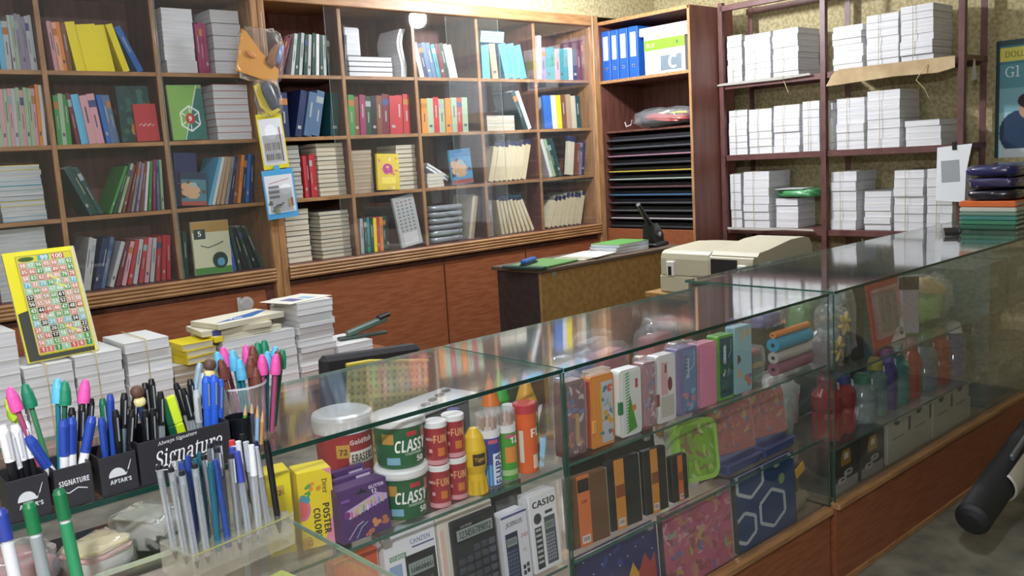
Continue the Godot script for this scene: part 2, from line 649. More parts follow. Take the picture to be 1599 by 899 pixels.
func wood(kind: String) -> StandardMaterial3D:
	if mats.has("wood_" + kind): return mats["wood_" + kind]
	var m: StandardMaterial3D
	match kind:
		"red": m = tri(noise_tex(["7d4429", "8a4f31", "935838", "9a5f3e"], 0.02, FastNoiseLite.TYPE_SIMPLEX, 5, 512, 21), Vector3(0.5, 4.5, 4.5), 0.42)
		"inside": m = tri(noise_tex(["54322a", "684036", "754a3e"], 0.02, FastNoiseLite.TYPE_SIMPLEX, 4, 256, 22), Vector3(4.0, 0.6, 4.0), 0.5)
		"oak": m = tri(noise_tex(["8a6340", "a2774d", "b48a5d"], 0.02, FastNoiseLite.TYPE_SIMPLEX, 4, 256, 23), Vector3(0.8, 6.0, 6.0), 0.45)
		"oak_up": m = tri(noise_tex(["8a6340", "a2774d", "b48a5d"], 0.02, FastNoiseLite.TYPE_SIMPLEX, 4, 256, 24), Vector3(6.0, 0.8, 6.0), 0.45)
		"steel": m = tri(noise_tex(["553431", "63403c", "6d4843"], 0.03, FastNoiseLite.TYPE_SIMPLEX, 4, 128, 25), Vector3(2, 2, 2), 0.45)
		"board": m = tri(noise_tex(["86632f", "98743c", "a5804a"], 0.05, FastNoiseLite.TYPE_SIMPLEX, 4, 256, 26), Vector3(1.5, 1.5, 1.5), 0.7)
	mats["wood_" + kind] = m
	return m

# ------------------------------------------------------------------ book cabinets
const SHELF_Y := [1.858, 1.552, 1.246, 0.922]
const COLUMNS := [[0.65, 1.123, 1.594, 2.042], [2.116, 2.552, 3.014, 3.474, 3.931, 4.418]]

func make_cabinets() -> void:
	for cab in 2:
		var cols: Array = COLUMNS[cab]
		var x0: float = cols[0]
		var x1: float = cols[-1]
		var w := x1 - x0
		var o := thing("glass_door_cabinet", ["built-in wooden bookcase with sliding glass left of the hanging blister packs", "five-compartment wide wooden bookcase with sliding glass, right of the hanging packs"][cab], "bookcase", Vector3(x0, 0, CABINET_Z))
		var inside := wood("inside")
		part(o, "back_panel", bev(w, 1.40, 0.012, 0.001, true), inside, Vector3(w / 2, 0.88, -0.345))
		# stiles, rails
		part(o, "stile", bev(0.036, 2.262, 0.34, 0.004, true), wood("oak_up"), Vector3(-0.018 + (0.0 if cab else 0.0), 0, -0.172))
		part(o, "stile", bev(0.036 if cab == 0 else 0.054, 2.262, 0.34, 0.004, true), wood("oak_up"), Vector3(w + (0.018 if cab == 0 else 0.027), 0, -0.172))
		part(o, "top_rail", bev(w, 0.062, 0.34, 0.004, true), wood("oak"), Vector3(w / 2, 2.198, -0.172))
		for k in range(1, cols.size() - 1):
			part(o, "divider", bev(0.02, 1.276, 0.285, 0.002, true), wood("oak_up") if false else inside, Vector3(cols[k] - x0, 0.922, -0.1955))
			part(o, "divider_edge", bev(0.021, 1.276, 0.006, 0.002, true), wood("oak_up"), Vector3(cols[k] - x0, 0.922, -0.05))
		for r in 3:
			for k in cols.size() - 1:
				var a: float = cols[k] - x0 + (0.0105 if k else 0.0)
				var b: float = cols[k + 1] - x0 - (0.0105 if k < cols.size() - 2 else 0.0)
				part(o, "shelf", bev(b - a - 0.001, 0.018, 0.28, 0.002), inside, Vector3((a + b) / 2, SHELF_Y[r] - 0.0095, -0.197))
				part(o, "shelf_edge", bev(b - a - 0.001, 0.0185, 0.005, 0.002), wood("oak"), Vector3((a + b) / 2, SHELF_Y[r] - 0.0095, -0.0515))
		part(o, "cabinet_floor", bev(w, 0.02, 0.33, 0.002), inside, Vector3(w / 2, 0.911, -0.175))
		# reeded moulding under the glass
		part(o, "moulding_base", bev(w, 0.068, 0.02, 0.001), wood("oak"), Vector3(w / 2, 0.886, -0.008))
		for k in 4:
			part(o, "moulding_reed", lathe_bar(w, 0.0075), wood("oak"), Vector3(0, 0.912 - 0.0165 * k, 0.002))
		# lower doors
		var doors := [[0.0, 0.30], [0.305, w - 0.05]] if cab == 0 else [[0.0, 0.98], [0.985, 1.62], [1.625, w]]
		part(o, "lower_case", bev(w, 0.83, 0.30, 0.001, true), inside, Vector3(w / 2, 0.01, -0.19))
		for d in doors:
			var p := part(o, "lower_door", bev(d[1] - d[0] - 0.005, 0.79, 0.022, 0.003, true), wood("red"), Vector3((d[0] + d[1]) / 2, 0.03, -0.03))
			if cab == 0 and d[0] > 0.2:
				part(p, "round_clear_pull", lathe([Vector2(0.0, 0.0), Vector2(0.036, 0.0), Vector2(0.036, 0.006), Vector2(0.024, 0.012), Vector2(0.0, 0.012)], 20), clear("e4e6e4", 0.35, 0.15), Vector3(0.407, 0.735, 0.012), Vector3(90, 0, 0), "clear plastic disc pull")
				part(p, "pull_plate", bev(0.02, 0.085, 0.004, 0.001), clear("e4e6e4", 0.4, 0.15), Vector3(0.372, 0.73, 0.014))
		# sliding glass
		var g := clear("b9c2c2", 0.02, 0.02)
		var panes := [[0.0, 0.952, -0.034], [0.936, w, -0.022]] if cab == 0 else [[0.335, 1.50, -0.022], [1.12, w, -0.034]]
		for p in panes:
			var pane := part(o, "glass_door", bev(p[1] - p[0], 1.272, 0.004, 0.0008, true), g, Vector3((p[0] + p[1]) / 2, 0.924, p[2]))
			for s in [-1, 1]: part(pane, "glass_edge", bev(0.0025, 1.272, 0.0045, 0.0008, true), clear("9fb5b0", 0.3, 0.1), Vector3(s * (p[1] - p[0]) / 2, 0, 0))

func lathe_bar(w: float, r: float) -> Mesh:
	var key := "bar%.3f%.4f" % [w, r]
	if not meshes.has(key): meshes[key] = tube([Vector3(0, 0, 0), Vector3(w, 0, 0)], r, 10)
	return meshes[key]

const CELLS := [
	[0, 0, 0, [["g", 0.974, 1.016, 0.8, 0.203, 2, "lz"], ["g", 1.021, 1.112, -0.4, 0.228, 7, "zevxvzz"]]],
	[0, 0, 1, [["g", 1.176, 1.246, -3.0, 0.206, 4, "paou"], ["g", 1.262, 1.424, -7.0, 0.208, 4, "yyyy"], ["g", 1.456, 1.486, -15.0, 0.208, 1, "y"], ["g", 1.520, 1.550, -23.0, 0.208, 1, "b"]]],
	[0, 0, 2, [["s", 1.645, 1.794, 0.290, 5, "w", "w"], ["g", 1.801, 1.853, -0.2, 0.236, 3, "mmm"], ["s", 1.878, 2.026, 0.296, 5, "w", "wk"]]],
	[0, 1, 0, [["g", 0.931, 1.078, 2.0, 0.239, 10, "epepzepeep"], ["g", 1.080, 1.108, 2.0, 0.252, 2, "ow"]]],
	[0, 1, 1, [["g", 1.151, 1.207, 1.1, 0.218, 3, "geg"], ["g", 1.224, 1.240, -5.2, 0.217, 1, "R"], ["g", 1.245, 1.340, -5.5, 0.214, 3, "lpp"], ["g", 1.350, 1.405, -6.5, 0.213, 3, "bss"], ["f", 1.414, 1.555, -0.9, 0.244, "T", "gold"], ["f", 1.472, 1.572, -1.1, 0.164, "r", "script"]]],
	[0, 1, 2, [["f", 1.633, 1.794, -0.9, 0.248, "e", "nine"], ["s", 1.854, 2.034, 0.260, 8, "w", "wr"]]],
	[0, 2, 0, [["s", 0.897, 1.071, 0.231, 11, "z", "lwzyswt"]]],
	[0, 2, 1, [["g", 1.242, 1.301, -22.0, 0.233, 3, "TGT"], ["g", 1.312, 1.565, 24.6, 0.230, 13, "gGeuRxvuwgmse", 3.0, 0.0105]]],
	[0, 2, 2, [["f", 1.619, 1.726, 3.8, 0.248, "n", "script"], ["f", 1.637, 1.757, 4.3, 0.153, "u", "photo"], ["g", 1.766, 2.0, 19.6, 0.238, 11, "lwddxnuonbn", 8.0, 0.0148]]],
	[0, 3, 0, [["s", 0.856, 1.056, 0.295, 4, "z", "w"]]],
	[0, 3, 1, [["g", 1.172, 1.205, 13.3, 0.236, 2, "zz"], ["g", 1.215, 1.265, 17.0, 0.232, 3, "nns"], ["g", 1.277, 1.560, 21.0, 0.212, 11, "zRprzrpzrrr", 6.0, 0.0172]]],
	[0, 3, 2, [["g", 1.625, 1.643, 3.0, 0.213, 1, "G"], ["f", 1.667, 1.849, 0.9, 0.250, "c", "five"], ["g", 1.868, 2.036, -6.0, 0.225, 6, "bGkGkG", -19.0, 0.0152]]],
	[1, 0, 0, [["g", 2.192, 2.228, 19.7, 0.205, 4, "RRRR"], ["g", 2.265, 2.503, 11.5, 0.217, 10, "zGzGzGwGzG", 3.0, 0.0165]]],
	[1, 0, 1, [["g", 2.588, 2.603, 3.6, 0.212, 1, "k"], ["s", 2.611, 2.891, 0.106, 4, "w", "k"], ["c", 2.945, 2.985, 3.0, 0.262, 2, "w"]]],
	[1, 0, 2, [["g", 3.073, 3.349, -11.5, 0.197, 9, "cnsstRGcc"]]],
	[1, 0, 3, [["g", 3.534, 3.594, 0.5, 0.202, 2, "ll"], ["g", 3.612, 3.660, -4.0, 0.206, 1, "a"], ["g", 3.715, 3.899, -12.0, 0.215, 3, "lll"]]],
	[1, 0, 4, [["g", 3.992, 4.020, 3.1, 0.271, 1, "w"], ["g", 4.026, 4.386, 0.6, 0.206, 9, "vttpttwnR"], ["g", 4.392, 4.408, 0.5, 0.260, 1, "R"]]],
	[1, 1, 0, [["g", 2.191, 2.237, 1.5, 0.222, 1, "n"], ["g", 2.262, 2.300, 14.0, 0.235, 1, "n"], ["g", 2.312, 2.402, 14.0, 0.234, 2, "ss"], ["g", 2.470, 2.520, 5.0, 0.221, 1, "T"]]],
	[1, 1, 1, [["g", 2.583, 2.795, 2.5, 0.214, 6, "gumGku"], ["g", 2.797, 2.980, 2.5, 0.218, 4, "Rrrr"]]],
	[1, 1, 2, [["g", 3.063, 3.399, 1.4, 0.201, 8, "oereoere"]]],
	[1, 1, 3, [["s", 3.538, 3.767, 0.091, 2, "c", "z"], ["g", 3.850, 3.914, -22.0, 0.253, 2, "Tw"]]],
	[1, 1, 4, [["f", 3.998, 4.083, -0.4, 0.205, "b", "plain"], ["g", 4.094, 4.368, -1.9, 0.217, 6, "wyudcT"]]],
	[1, 2, 0, [["s", 2.194, 2.281, 0.269, 12, "x", "xxk"], ["g", 2.292, 2.362, 0.2, 0.220, 4, "rRrr"], ["s", 2.373, 2.538, 0.274, 12, "c", "ddk"]]],
	[1, 2, 1, [["s", 2.582, 2.712, 0.228, 12, "d", "d"], ["f", 2.716, 2.859, 3.1, 0.195, "y", "circle"], ["s", 2.866, 3.002, 0.248, 10, "c", "dk"]]],
	[1, 2, 2, [["s", 3.067, 3.191, 0.080, 4, "c", "z"], ["f", 3.234, 3.388, -3.1, 0.200, "l", "photo"]]],
	[1, 2, 3, [["g", 3.530, 3.832, 16.0, 0.250, 8, "CCCCCCCC"]]],
	[1, 2, 4, [["g", 4.049, 4.160, -16.8, 0.253, 4, "weGT"], ["f", 4.165, 4.225, 10.0, 0.250, "c", "pad"], ["g", 4.290, 4.370, 8.0, 0.219, 3, "uvn"]]],
	[1, 3, 0, [["s", 2.160, 2.299, 0.271, 10, "c", "dxk"], ["s", 2.356, 2.538, 0.246, 12, "c", "dkx"]]],
	[1, 3, 1, [["g", 2.599, 2.782, 2.0, 0.194, 9, "zTtGyroGk"], ["f", 2.845, 2.990, -8.0, 0.281, "z", "lines"]]],
	[1, 3, 2, [["s", 3.074, 3.336, 0.218, 6, "Z", "z"], ["g", 3.345, 3.385, 12.0, 0.266, 2, "cd"]]],
	[1, 3, 3, [["g", 3.492, 3.545, -1.0, 0.221, 2, "xx"], ["g", 3.612, 3.905, -8.0, 0.250, 8, "CCCCCCCC", -24.0, 0.0215]]],
	[1, 3, 4, [["g", 3.985, 4.315, 25.0, 0.222, 8, "CCCCCCCC", 15.0, 0.028]]],
]

func cell_name(cab: int, row: int, col: int) -> String:
	var r: String = ["top", "second", "third", "bottom"][row]
	return "%s row, %s compartment, %s cabinet" % [r, ["first", "second", "third", "fourth", "fifth"][col], ["left", "right"][cab]]

func stack_word(i: int, n: int) -> String:
	return "topmost" if i == n - 1 else "lowest" if i == 0 else ORD[n - 1 - i] + " from top"

func fill_cabinets() -> void:
	for c in CELLS:
		var cab: int = c[0]
		var row: int = c[1]
		var where := cell_name(cab, row, c[2])
		var y: float = SHELF_Y[row] + 0.0005
		var zf := -4.115
		var group := "books in the %s glass cabinet" % ["left", "right"][cab]
		var order := 0
		var stacks := 0
		var total_stacks := 0
		for it in c[3]:
			if it[0] == "s": total_stacks += 1
		for it in c[3]:
			match it[0]:
				"g", "c":
					var n: int = it[5]
					var ang: float = it[3]
					var rad := deg_to_rad(ang)
					var pitch: float = (it[2] - it[1]) / n
					var t := pitch * cos(rad) - 0.0006
					if it.size() > 8: t = it[8]
					var codes: String = it[6]
					for i in n:
						var ink: String = codes[i % codes.length()]
						order += 1
						if it.size() > 7:
							ang = lerpf(it[3], it[7], float(i) / maxi(n - 1, 1))
							rad = deg_to_rad(ang)
						var lab := "%s book, %s standing from left, %s" % [INK[ink][0], ORD[order - 1], where]
						var h: float = it[4] - (0.0 if n == 1 else rng.randf() * 0.012)
						var b: Node3D
						if it[0] == "c":
							b = thing("magazine", "%s bowed soft magazine, %s standing from left, %s" % [INK[ink][0], ORD[order - 1], where], "magazine", Vector3.ZERO, Vector3.ZERO, group)
							part(b, "pages", bowed(t * 0.8, h, 0.19, 0.014), paper("w"))
						else:
							b = make_book(lab, t, h, 0.185, ink, "w" if ink != "C" else "c", group)
							spine_marks(b, t, h, ink, order + row)
						# pivot on the corner that touches the shelf
						if ang >= 0.0: b.position = Vector3(it[1] + pitch * (i + 1) - t * cos(rad), y + t * sin(rad), zf - rng.randf() * 0.008)
						else: b.position = Vector3(it[1] + pitch * i, y, zf - rng.randf() * 0.008)
						b.rotation_degrees.z = -ang
				"f":
					facing_book(it, where, y, group)
				"s":
					stacks += 1
					var n: int = it[4]
					var which := "" if total_stacks == 1 else ("left " if stacks == 1 else "right ")
					var hh: float = it[3]
					var yy := y
					for i in n:
						var t := hh / n
						var w: float = it[2] - it[1] - 0.006
						var page: String = it[5]
						var noun: String = "silver plastic-wrapped pack" if page == "Z" else INK[page][0] + "-paged book"
						var lab := "%s, %s of the %sstack, %s" % [noun, stack_word(i, n), which, where]
						var b: Node3D
						var d := 0.19 + rng.randf() * 0.006
						if page == "Z":
							b = thing("wrapped_pack", lab, "packet", Vector3.ZERO, Vector3.ZERO, group)
							part(b, "wrapper", lump(w, t * 0.98, d, 0.35, 0.05, i + 3, 20, 8), gloss("8f979a", 0.25), Vector3(w / 2, 0, d / 2))
							b.position = Vector3(it[1], yy, zf - d)
						else:
							b = make_book(lab, t - 0.0006, w, d, it[6][i % it[6].length()], page, group)
							b.transform = Transform3D(Basis(Vector3(0, 1, 0), Vector3(1, 0, 0), Vector3(0, 0, -1)), Vector3(it[1] + rng.randf() * 0.006, yy, zf - d))
						yy += t

# printed bands on a spine: label blocks a centimetre or so high
func spine_marks(b: Node3D, t: float, h: float, ink: String, seed_: int) -> void:
	if t < 0.006 or ink in "ywcdl": return
	if ink == "C":
		part(b, "navy_cap", bev(t, 0.03, 0.187, 0.0005), mt("20284f", 0.6), Vector3(t / 2, h - 0.0148, -0.0927), Vector3.ZERO, "navy binding tape along the top edge")
		return
	var light := mt("a9aaa2", 0.5)
	var dark := mt("55565c", 0.5)
	var a := light if ink in "kngGTbRrmsu" else dark
	match seed_ % 3:
		0: part(b, "spine_label", bev(t * 0.5, h * 0.07, 0.0008, 0.0002), a, Vector3(t / 2, h * 0.2, 0.0003))
		1: part(b, "spine_label", bev(t * 0.22, h * 0.34, 0.0008, 0.0002), a, Vector3(t / 2, h * 0.6, 0.0003))
		2:
			part(b, "spine_label", bev(t * 0.98, h * 0.14, 0.0008, 0.0002), mt(["b5722f", "9aa7a5", "3a4f7d"][(seed_ / 3) % 3], 0.5), Vector3(t / 2, h * 0.8, 0.0003))
			part(b, "spine_title", bev(t * 0.18, h * 0.26, 0.0008, 0.0002), a, Vector3(t / 2, h * 0.45, 0.0003))

func bowed(t: float, h: float, d: float, bow: float) -> Mesh:
	var st := begin()
	var n := 10
	var l := []
	for i in n + 1:
		var f := float(i) / n
		l.append(Vector2(sin(f * PI) * -bow + 0.012 * sin(f * TAU), h * f))
	for i in n:
		var a: Vector2 = l[i]
		var b: Vector2 = l[i + 1]
		facet(st, [Vector3(a.x, a.y, 0), Vector3(a.x + t, a.y, 0), Vector3(b.x + t, b.y, 0), Vector3(b.x, b.y, 0)], Vector3(0, 0, 1))
		facet(st, [Vector3(a.x, a.y, -d), Vector3(a.x + t, a.y, -d), Vector3(b.x + t, b.y, -d), Vector3(b.x, b.y, -d)], Vector3(0, 0, -1))
		facet(st, [Vector3(a.x, a.y, 0), Vector3(b.x, b.y, 0), Vector3(b.x, b.y, -d), Vector3(a.x, a.y, -d)], Vector3(-1, 0, 0))
		facet(st, [Vector3(a.x + t, a.y, 0), Vector3(b.x + t, b.y, 0), Vector3(b.x + t, b.y, -d), Vector3(a.x + t, a.y, -d)], Vector3(1, 0, 0))
	for e in [0, n]:
		var a: Vector2 = l[e]
		facet(st, [Vector3(a.x, a.y, 0), Vector3(a.x + t, a.y, 0), Vector3(a.x + t, a.y, -d), Vector3(a.x, a.y, -d)], Vector3(0, 1 if e else -1, 0))
	return st.commit()

func facing_book(it: Array, where: String, y: float, group: String) -> void:
	var w: float = it[2] - it[1]
	var ang: float = it[3]
	var h: float = it[4]
	var ink: String = it[5]
	var deco: String = it[6]
	var words: Dictionary = {"gold": "dark teal and gold", "script": "%s with pale script" % INK[ink][0], "nine": "green with white hexagon and number nine", "photo": "%s with a picture" % INK[ink][0], "five": "cream with number five", "plain": "plain blue, white edge", "circle": "yellow with magenta disc", "pad": "cream pad, navy top tape", "lines": "pale grey print"}
	var t := 0.016 if deco != "pad" else 0.022
	var lab := "book facing out, %s, %s" % [words[deco], where]
	var o := thing("book", lab, "book", Vector3.ZERO, Vector3.ZERO, group)
	var s := book_shape(t, h, w)
	# the book turned so that its front cover faces the room
	var inner := Vector3(90, 0, 0)
	part(o, "cover", s[0], mt(INK[ink][1], 0.45), Vector3(0, 0, 0), Vector3(0, -90, 0))
	part(o, "pages", s[1], paper("w"), Vector3(0, 0, 0), Vector3(0, -90, 0))
	var cx := w / 2
	var f := t + 0.0004
	match deco:
		"gold":
			var im := sheet(64, 96, "1d4240")
			blobs(im, 5, 14, 4, 10, ["b98a3d", "2c5c58", "16302f", "3d6b62"])
			part(o, "cover_print", card(w * 0.98, h * 0.98, 0.0006), printed(im), Vector3(cx, 0.002, t))
		"script":
			for k in 3: part(o, "script_stroke", tube([Vector3(0, 0, 0), Vector3(w * 0.12, h * 0.06, 0), Vector3(w * 0.2, -h * 0.02, 0), Vector3(w * 0.3, h * 0.03, 0)], 0.0012, 5), mt("eadfd8", 0.5), Vector3(w * (0.15 + 0.2 * k), h * 0.42, f))
		"nine":
			var im := sheet(96, 128, "7fae56")
			shape(im, [Vector2(96, 8), Vector2(96, 128), Vector2(30, 128), Vector2(80, 8)], "2d6f66")
			stroke(im, [Vector2(82, 0), Vector2(34, 127)], 3, "d9e2d4")
			var hx := []
			for k in 7: hx.append(Vector2(54, 78) + Vector2(cos(TAU * k / 6 + 0.52), sin(TAU * k / 6 + 0.52)) * 30)
			stroke(im, hx, 4, "dfe6df")
			var hr := []
			for k in 6: hr.append(Vector2(54, 78) + Vector2(cos(TAU * k / 6 + 0.52), sin(TAU * k / 6 + 0.52)) * 14)
			shape(im, hr, "b23a35")
			for k in 6: stroke(im, [hr[k], hx[k]], 3, "dfe6df")
			part(o, "cover_print", card(w * 0.99, h * 0.99, 0.0006), printed(im), Vector3(cx, 0.001, t))
			text(o, "9", 0.022, "efefe8", Vector3(w * 0.56, h * 0.39, f + 0.0004), Vector3.ZERO, bold)
		"photo":
			var im := sheet(64, 96, "4d7d8a" if ink != "l" else "4f93bd")
			block(im, 0, 0, 64, 20, "233a52" if ink != "l" else "3b7aa6")
			blobs(im, 8, 10, 6, 14, ["6d4a3a", "caa27c", "2e3a40", "83b6c0"], Rect2(0.2, 0.35, 0.6, 0.45))
			block(im, 0, 84, 64, 12, "a05048")
			part(o, "cover_print", card(w * 0.98, h * 0.98, 0.0006), printed(im), Vector3(cx, 0.002, t))
		"five":
			var im := sheet(96, 128, "cfcfae")
			block(im, 0, 0, 96, 26, "ad8a4d")
			block(im, 0, 112, 96, 16, "4d8a3d")
			disc(im, 66, 96, 20, "243c33")
			disc(im, 68, 100, 10, "5aa0c0")
			block(im, 4, 18, 30, 24, "26443d")
			part(o, "cover_print", card(w * 0.99, h * 0.99, 0.0006), printed(im), Vector3(cx, 0.001, t))
			text(o, "5", 0.024, "eef0ea", Vector3(w * 0.2, h * 0.77, f + 0.0004), Vector3.ZERO, bold)
			part(o, "script_stroke", tube([Vector3(0, 0, 0), Vector3(w * 0.2, -h * 0.05, 0), Vector3(w * 0.5, h * 0.01, 0), Vector3(w * 0.62, h * 0.05, 0)], 0.0022, 5), mt("26302a", 0.5), Vector3(w * 0.2, h * 0.55, f))
		"circle":
			var im := sheet(64, 96, "e3c94c")
			disc(im, 30, 40, 15, "b8408c")
			blobs(im, 4, 16, 2, 5, ["d9b48f", "cf7f66", "f0e6b8"])
			block(im, 12, 62, 40, 18, "efe06a")
			part(o, "cover_print", card(w * 0.98, h * 0.98, 0.0006), printed(im), Vector3(cx, 0.002, t))
		"pad":
			part(o, "navy_tape", bev(w + 0.001, 0.034, t + 0.002, 0.0006), mt("242d58", 0.6), Vector3(cx, h - 0.017, t / 2))
		"lines":
			var im := sheet(64, 96, "b4b6b4")
			for k in 36: block(im, 8 + (k % 4) * 13, 8 + (k / 4) * 7, 7, 3, "76797a")
			block(im, 10, 70, 44, 22, "cfd1d0")
			part(o, "cover_print", card(w * 0.98, h * 0.98, 0.0006), printed(im), Vector3(cx, 0.002, t))
		"plain":
			part(o, "white_edge", bev(w * 0.15, h, 0.0008, 0.0002, true), mt("dfe3e4", 0.5), Vector3(w * 0.9, 0, t + 0.0003))
	var depth := -4.124 if deco == "gold" or (deco == "script" and ink == "n") else -4.104
	o.position = Vector3(it[1], y + maxf(0.0, sin(deg_to_rad(ang)) * w) + 0.0022, depth)
	o.rotation_degrees = Vector3(-2.0, 0, -ang)

# ------------------------------------------------------------------ open cabinet with box files and chart slots
const FOLDER_X := 4.48
const SLOT_Y := [1.505, 1.453, 1.402, 1.351, 1.300, 1.250, 1.199, 1.148, 1.097, 1.046, 0.995, 0.944, 0.893]

func make_folder_cabinet() -> void:
	var o := thing("open_cabinet", "tall open brown cabinet with box files above and black chart slots below", "cabinet", Vector3(FOLDER_X, 0, -4.055))
	var inside := wood("inside")
	var d := 0.44
	part(o, "side_panel", bev(d, 2.22, 0.016, 0.002, true), inside, Vector3(d / 2, 0, 0.008))
	part(o, "side_panel", bev(d, 2.22, 0.016, 0.002, true), tri(noise_tex(["72463a", "815145", "8b5c4f"], 0.02, FastNoiseLite.TYPE_SIMPLEX, 4, 128, 27), Vector3(4.0, 0.6, 4.0), 0.5), Vector3(d / 2, 0, 0.737))
	for z in [0.008, 0.737]: part(o, "edge_strip", bev(0.006, 2.22, 0.018, 0.001, true), wood("oak_up"), Vector3(-0.003, 0, z))
	part(o, "back_panel", bev(0.012, 2.2, 0.713, 0.001, true), inside, Vector3(d - 0.006, 0.01, 0.3725))
	part(o, "top_board", bev(d, 0.02, 0.713, 0.002), inside, Vector3(d / 2, 2.21, 0.3725))
	part(o, "top_edge", bev(0.006, 0.022, 0.75, 0.001), wood("oak"), Vector3(-0.003, 2.21, 0.3725))
	part(o, "shelf", bev(d - 0.014, 0.018, 0.712, 0.002), inside, Vector3(d / 2 - 0.006, 1.836, 0.3725))
	part(o, "shelf_edge", bev(0.006, 0.02, 0.712, 0.001), wood("oak"), Vector3(-0.003, 1.836, 0.3725))
	part(o, "shelf", bev(d - 0.05, 0.014, 0.712, 0.002), inside, Vector3(d / 2 + 0.01, 1.513, 0.3725))
	for k in range(1, SLOT_Y.size()):
		part(o, "slot_board", bev(d - 0.05, 0.005, 0.712, 0.001), mt("17171a", 0.6), Vector3(d / 2 + 0.005, SLOT_Y[k] - 0.0025, 0.3725))
	part(o, "lower_panel", bev(0.02, 0.86, 0.712, 0.002, true), wood("red"), Vector3(0.02, 0.02, 0.3725))

func fill_folder_cabinet() -> void:
	var y := 1.8455
	var x := 4.50
	var spans := [[-4.036, -3.962], [-3.958, -3.894], [-3.889, -3.813], [-3.808, -3.728]]
	for i in 4:
		var z0: float = spans[i][0]
		var z1: float = spans[i][1]
		var w := z1 - z0
		var o := thing("lever_arch_file", "blue lever arch file, %s from left in the open cabinet" % ORD[i], "file", Vector3(x, y, (z0 + z1) / 2), Vector3(0, -90, 0), "blue lever arch files")
		part(o, "cover", bev(w - 0.003, 0.315, 0.28, 0.003, true), mt("1f57a8", 0.4), Vector3(0, 0, -0.14))
		part(o, "label", bev(w * 0.55, 0.15, 0.001, 0.0003), mt("dfe5ea", 0.5), Vector3(0, 0.205, 0.0003))
		for k in 3: part(o, "label_rule", bev(w * 0.45, 0.003, 0.0008, 0.0002), mt("8fa6c0", 0.5), Vector3(0, 0.262 - 0.018 * k, 0.001))
		part(o, "finger_ring", lathe([Vector2(0.006, 0.0), Vector2(0.011, 0.0), Vector2(0.011, 0.002), Vector2(0.006, 0.002)], 16), mt("c9cdd2", 0.25, 0.9), Vector3(0, 0.075, 0.0003), Vector3(90, 0, 0))
		part(o, "finger_hole", lathe([Vector2(0.0, 0.0), Vector2(0.006, 0.0), Vector2(0.006, 0.0012), Vector2(0.0, 0.0012)], 12), mt("0f1626", 0.8), Vector3(0, 0.075, 0.0003), Vector3(90, 0, 0))
	# printer paper and machine cartons
	var c := thing("cardboard_carton", "white and green cartridge carton with large pale letter C", "box", Vector3(4.50, y, -3.524), Vector3(0, -90, 0))
	part(c, "body", bev(0.31, 0.21, 0.25, 0.003, true), mt("cdd0cf", 0.5), Vector3(0, 0, -0.125))
	part(c, "green_band", bev(0.3105, 0.062, 0.001, 0.0003), mt("74b02a", 0.5), Vector3(0, 0.178, 0.0005))
	part(c, "grey_picture", bev(0.16, 0.09, 0.001, 0.0003), mt("68757d", 0.5), Vector3(0.05, 0.062, 0.0005))
	text(c, "C", 0.08, "eef1f1", Vector3(0.062, 0.066, 0.001), Vector3.ZERO, bold)
	text(c, "BLU", 0.026, "c6e38a", Vector3(-0.105, 0.178, 0.001), Vector3.ZERO, bold)
	text(c, "●", 0.02, "356d3a", Vector3(0.10, 0.178, 0.001))
	part(c, "grey_rule", bev(0.05, 0.004, 0.001, 0.0003), mt("8f9496", 0.5), Vector3(-0.085, 0.09, 0.0005))
	c = thing("toner_box", "long white carton lying on top of the green-banded carton", "box", Vector3(4.50, y + 0.2105, -3.515), Vector3(0, -90, 0))
	part(c, "body", bev(0.335, 0.028, 0.25, 0.003, true), mt("c9cfc8", 0.6), Vector3(0, 0, -0.125))
	c = thing("toner_box", "thin white carton with small grey print, topmost beside the box files", "box", Vector3(4.497, y + 0.239, -3.530), Vector3(0, -90, 0))
	part(c, "body", bev(0.37, 0.05, 0.26, 0.004, true), mt("d6d8d7", 0.5), Vector3(0, 0, -0.13))
	text(c, "Canon", 0.014, "8c9299", Vector3(-0.12, 0.026, 0.0003))
	# charts lying in the slots, only their front edges show
	var tones := [["grey", "55585c"], ["grey", "5d6064"], ["pink", "b78296"], ["dark grey", "4a4c50"], ["yellow", "c9b13c"], ["white and green", "a9b8a5"], ["maroon", "73494a"], ["blue", "3f6d92"], ["dark grey", "4b4d52"], ["grey", "5a5a5c"], ["white", "b9adab"], ["charcoal", "3b3c40"]]
	for k in 12:
		var yy: float = SLOT_Y[k + 1] + 0.0004
		var o := thing("chart_sheet_bundle", "%s chart sheets in the %s slot from top of the open cabinet" % [tones[k][0], ORD[k]], "paper", Vector3(4.51, yy, -3.683), Vector3.ZERO, "chart sheets in the slots")
		part(o, "sheets", bev(0.37, 0.006, 0.69, 0.001, true), mt(tones[k][1], 0.6), Vector3(0.19, 0, 0))
		part(o, "sheet_backing", bev(0.35, 0.022, 0.68, 0.002, true), mt("1c1c20", 0.55), Vector3(0.21, 0.006, 0))
	# clear bag with red cloth-like covers on the slot block
	var b := thing("plastic_packet", "crumpled clear packet with red, yellow and white contents on black chart slots", "packet", Vector3(4.61, 1.5205, -3.60))
	part(b, "contents", lump(0.22, 0.09, 0.40, 0.8, 0.15, 5), mt("34373c", 0.5), Vector3(0.03, 0, 0))
	part(b, "red_cover", lump(0.16, 0.03, 0.30, 0.6, 0.2, 7), gloss("b2483f", 0.4), Vector3(-0.05, 0.05, 0.05), Vector3(6, 0, 12))
	part(b, "yellow_trim", tube([Vector3(0, 0, -0.14), Vector3(0.02, 0.03, -0.03), Vector3(0.02, 0.035, 0.06), Vector3(0.0, 0.03, 0.14)], 0.008, 7), mt("c9b63a", 0.5), Vector3(-0.06, 0.05, 0.06))
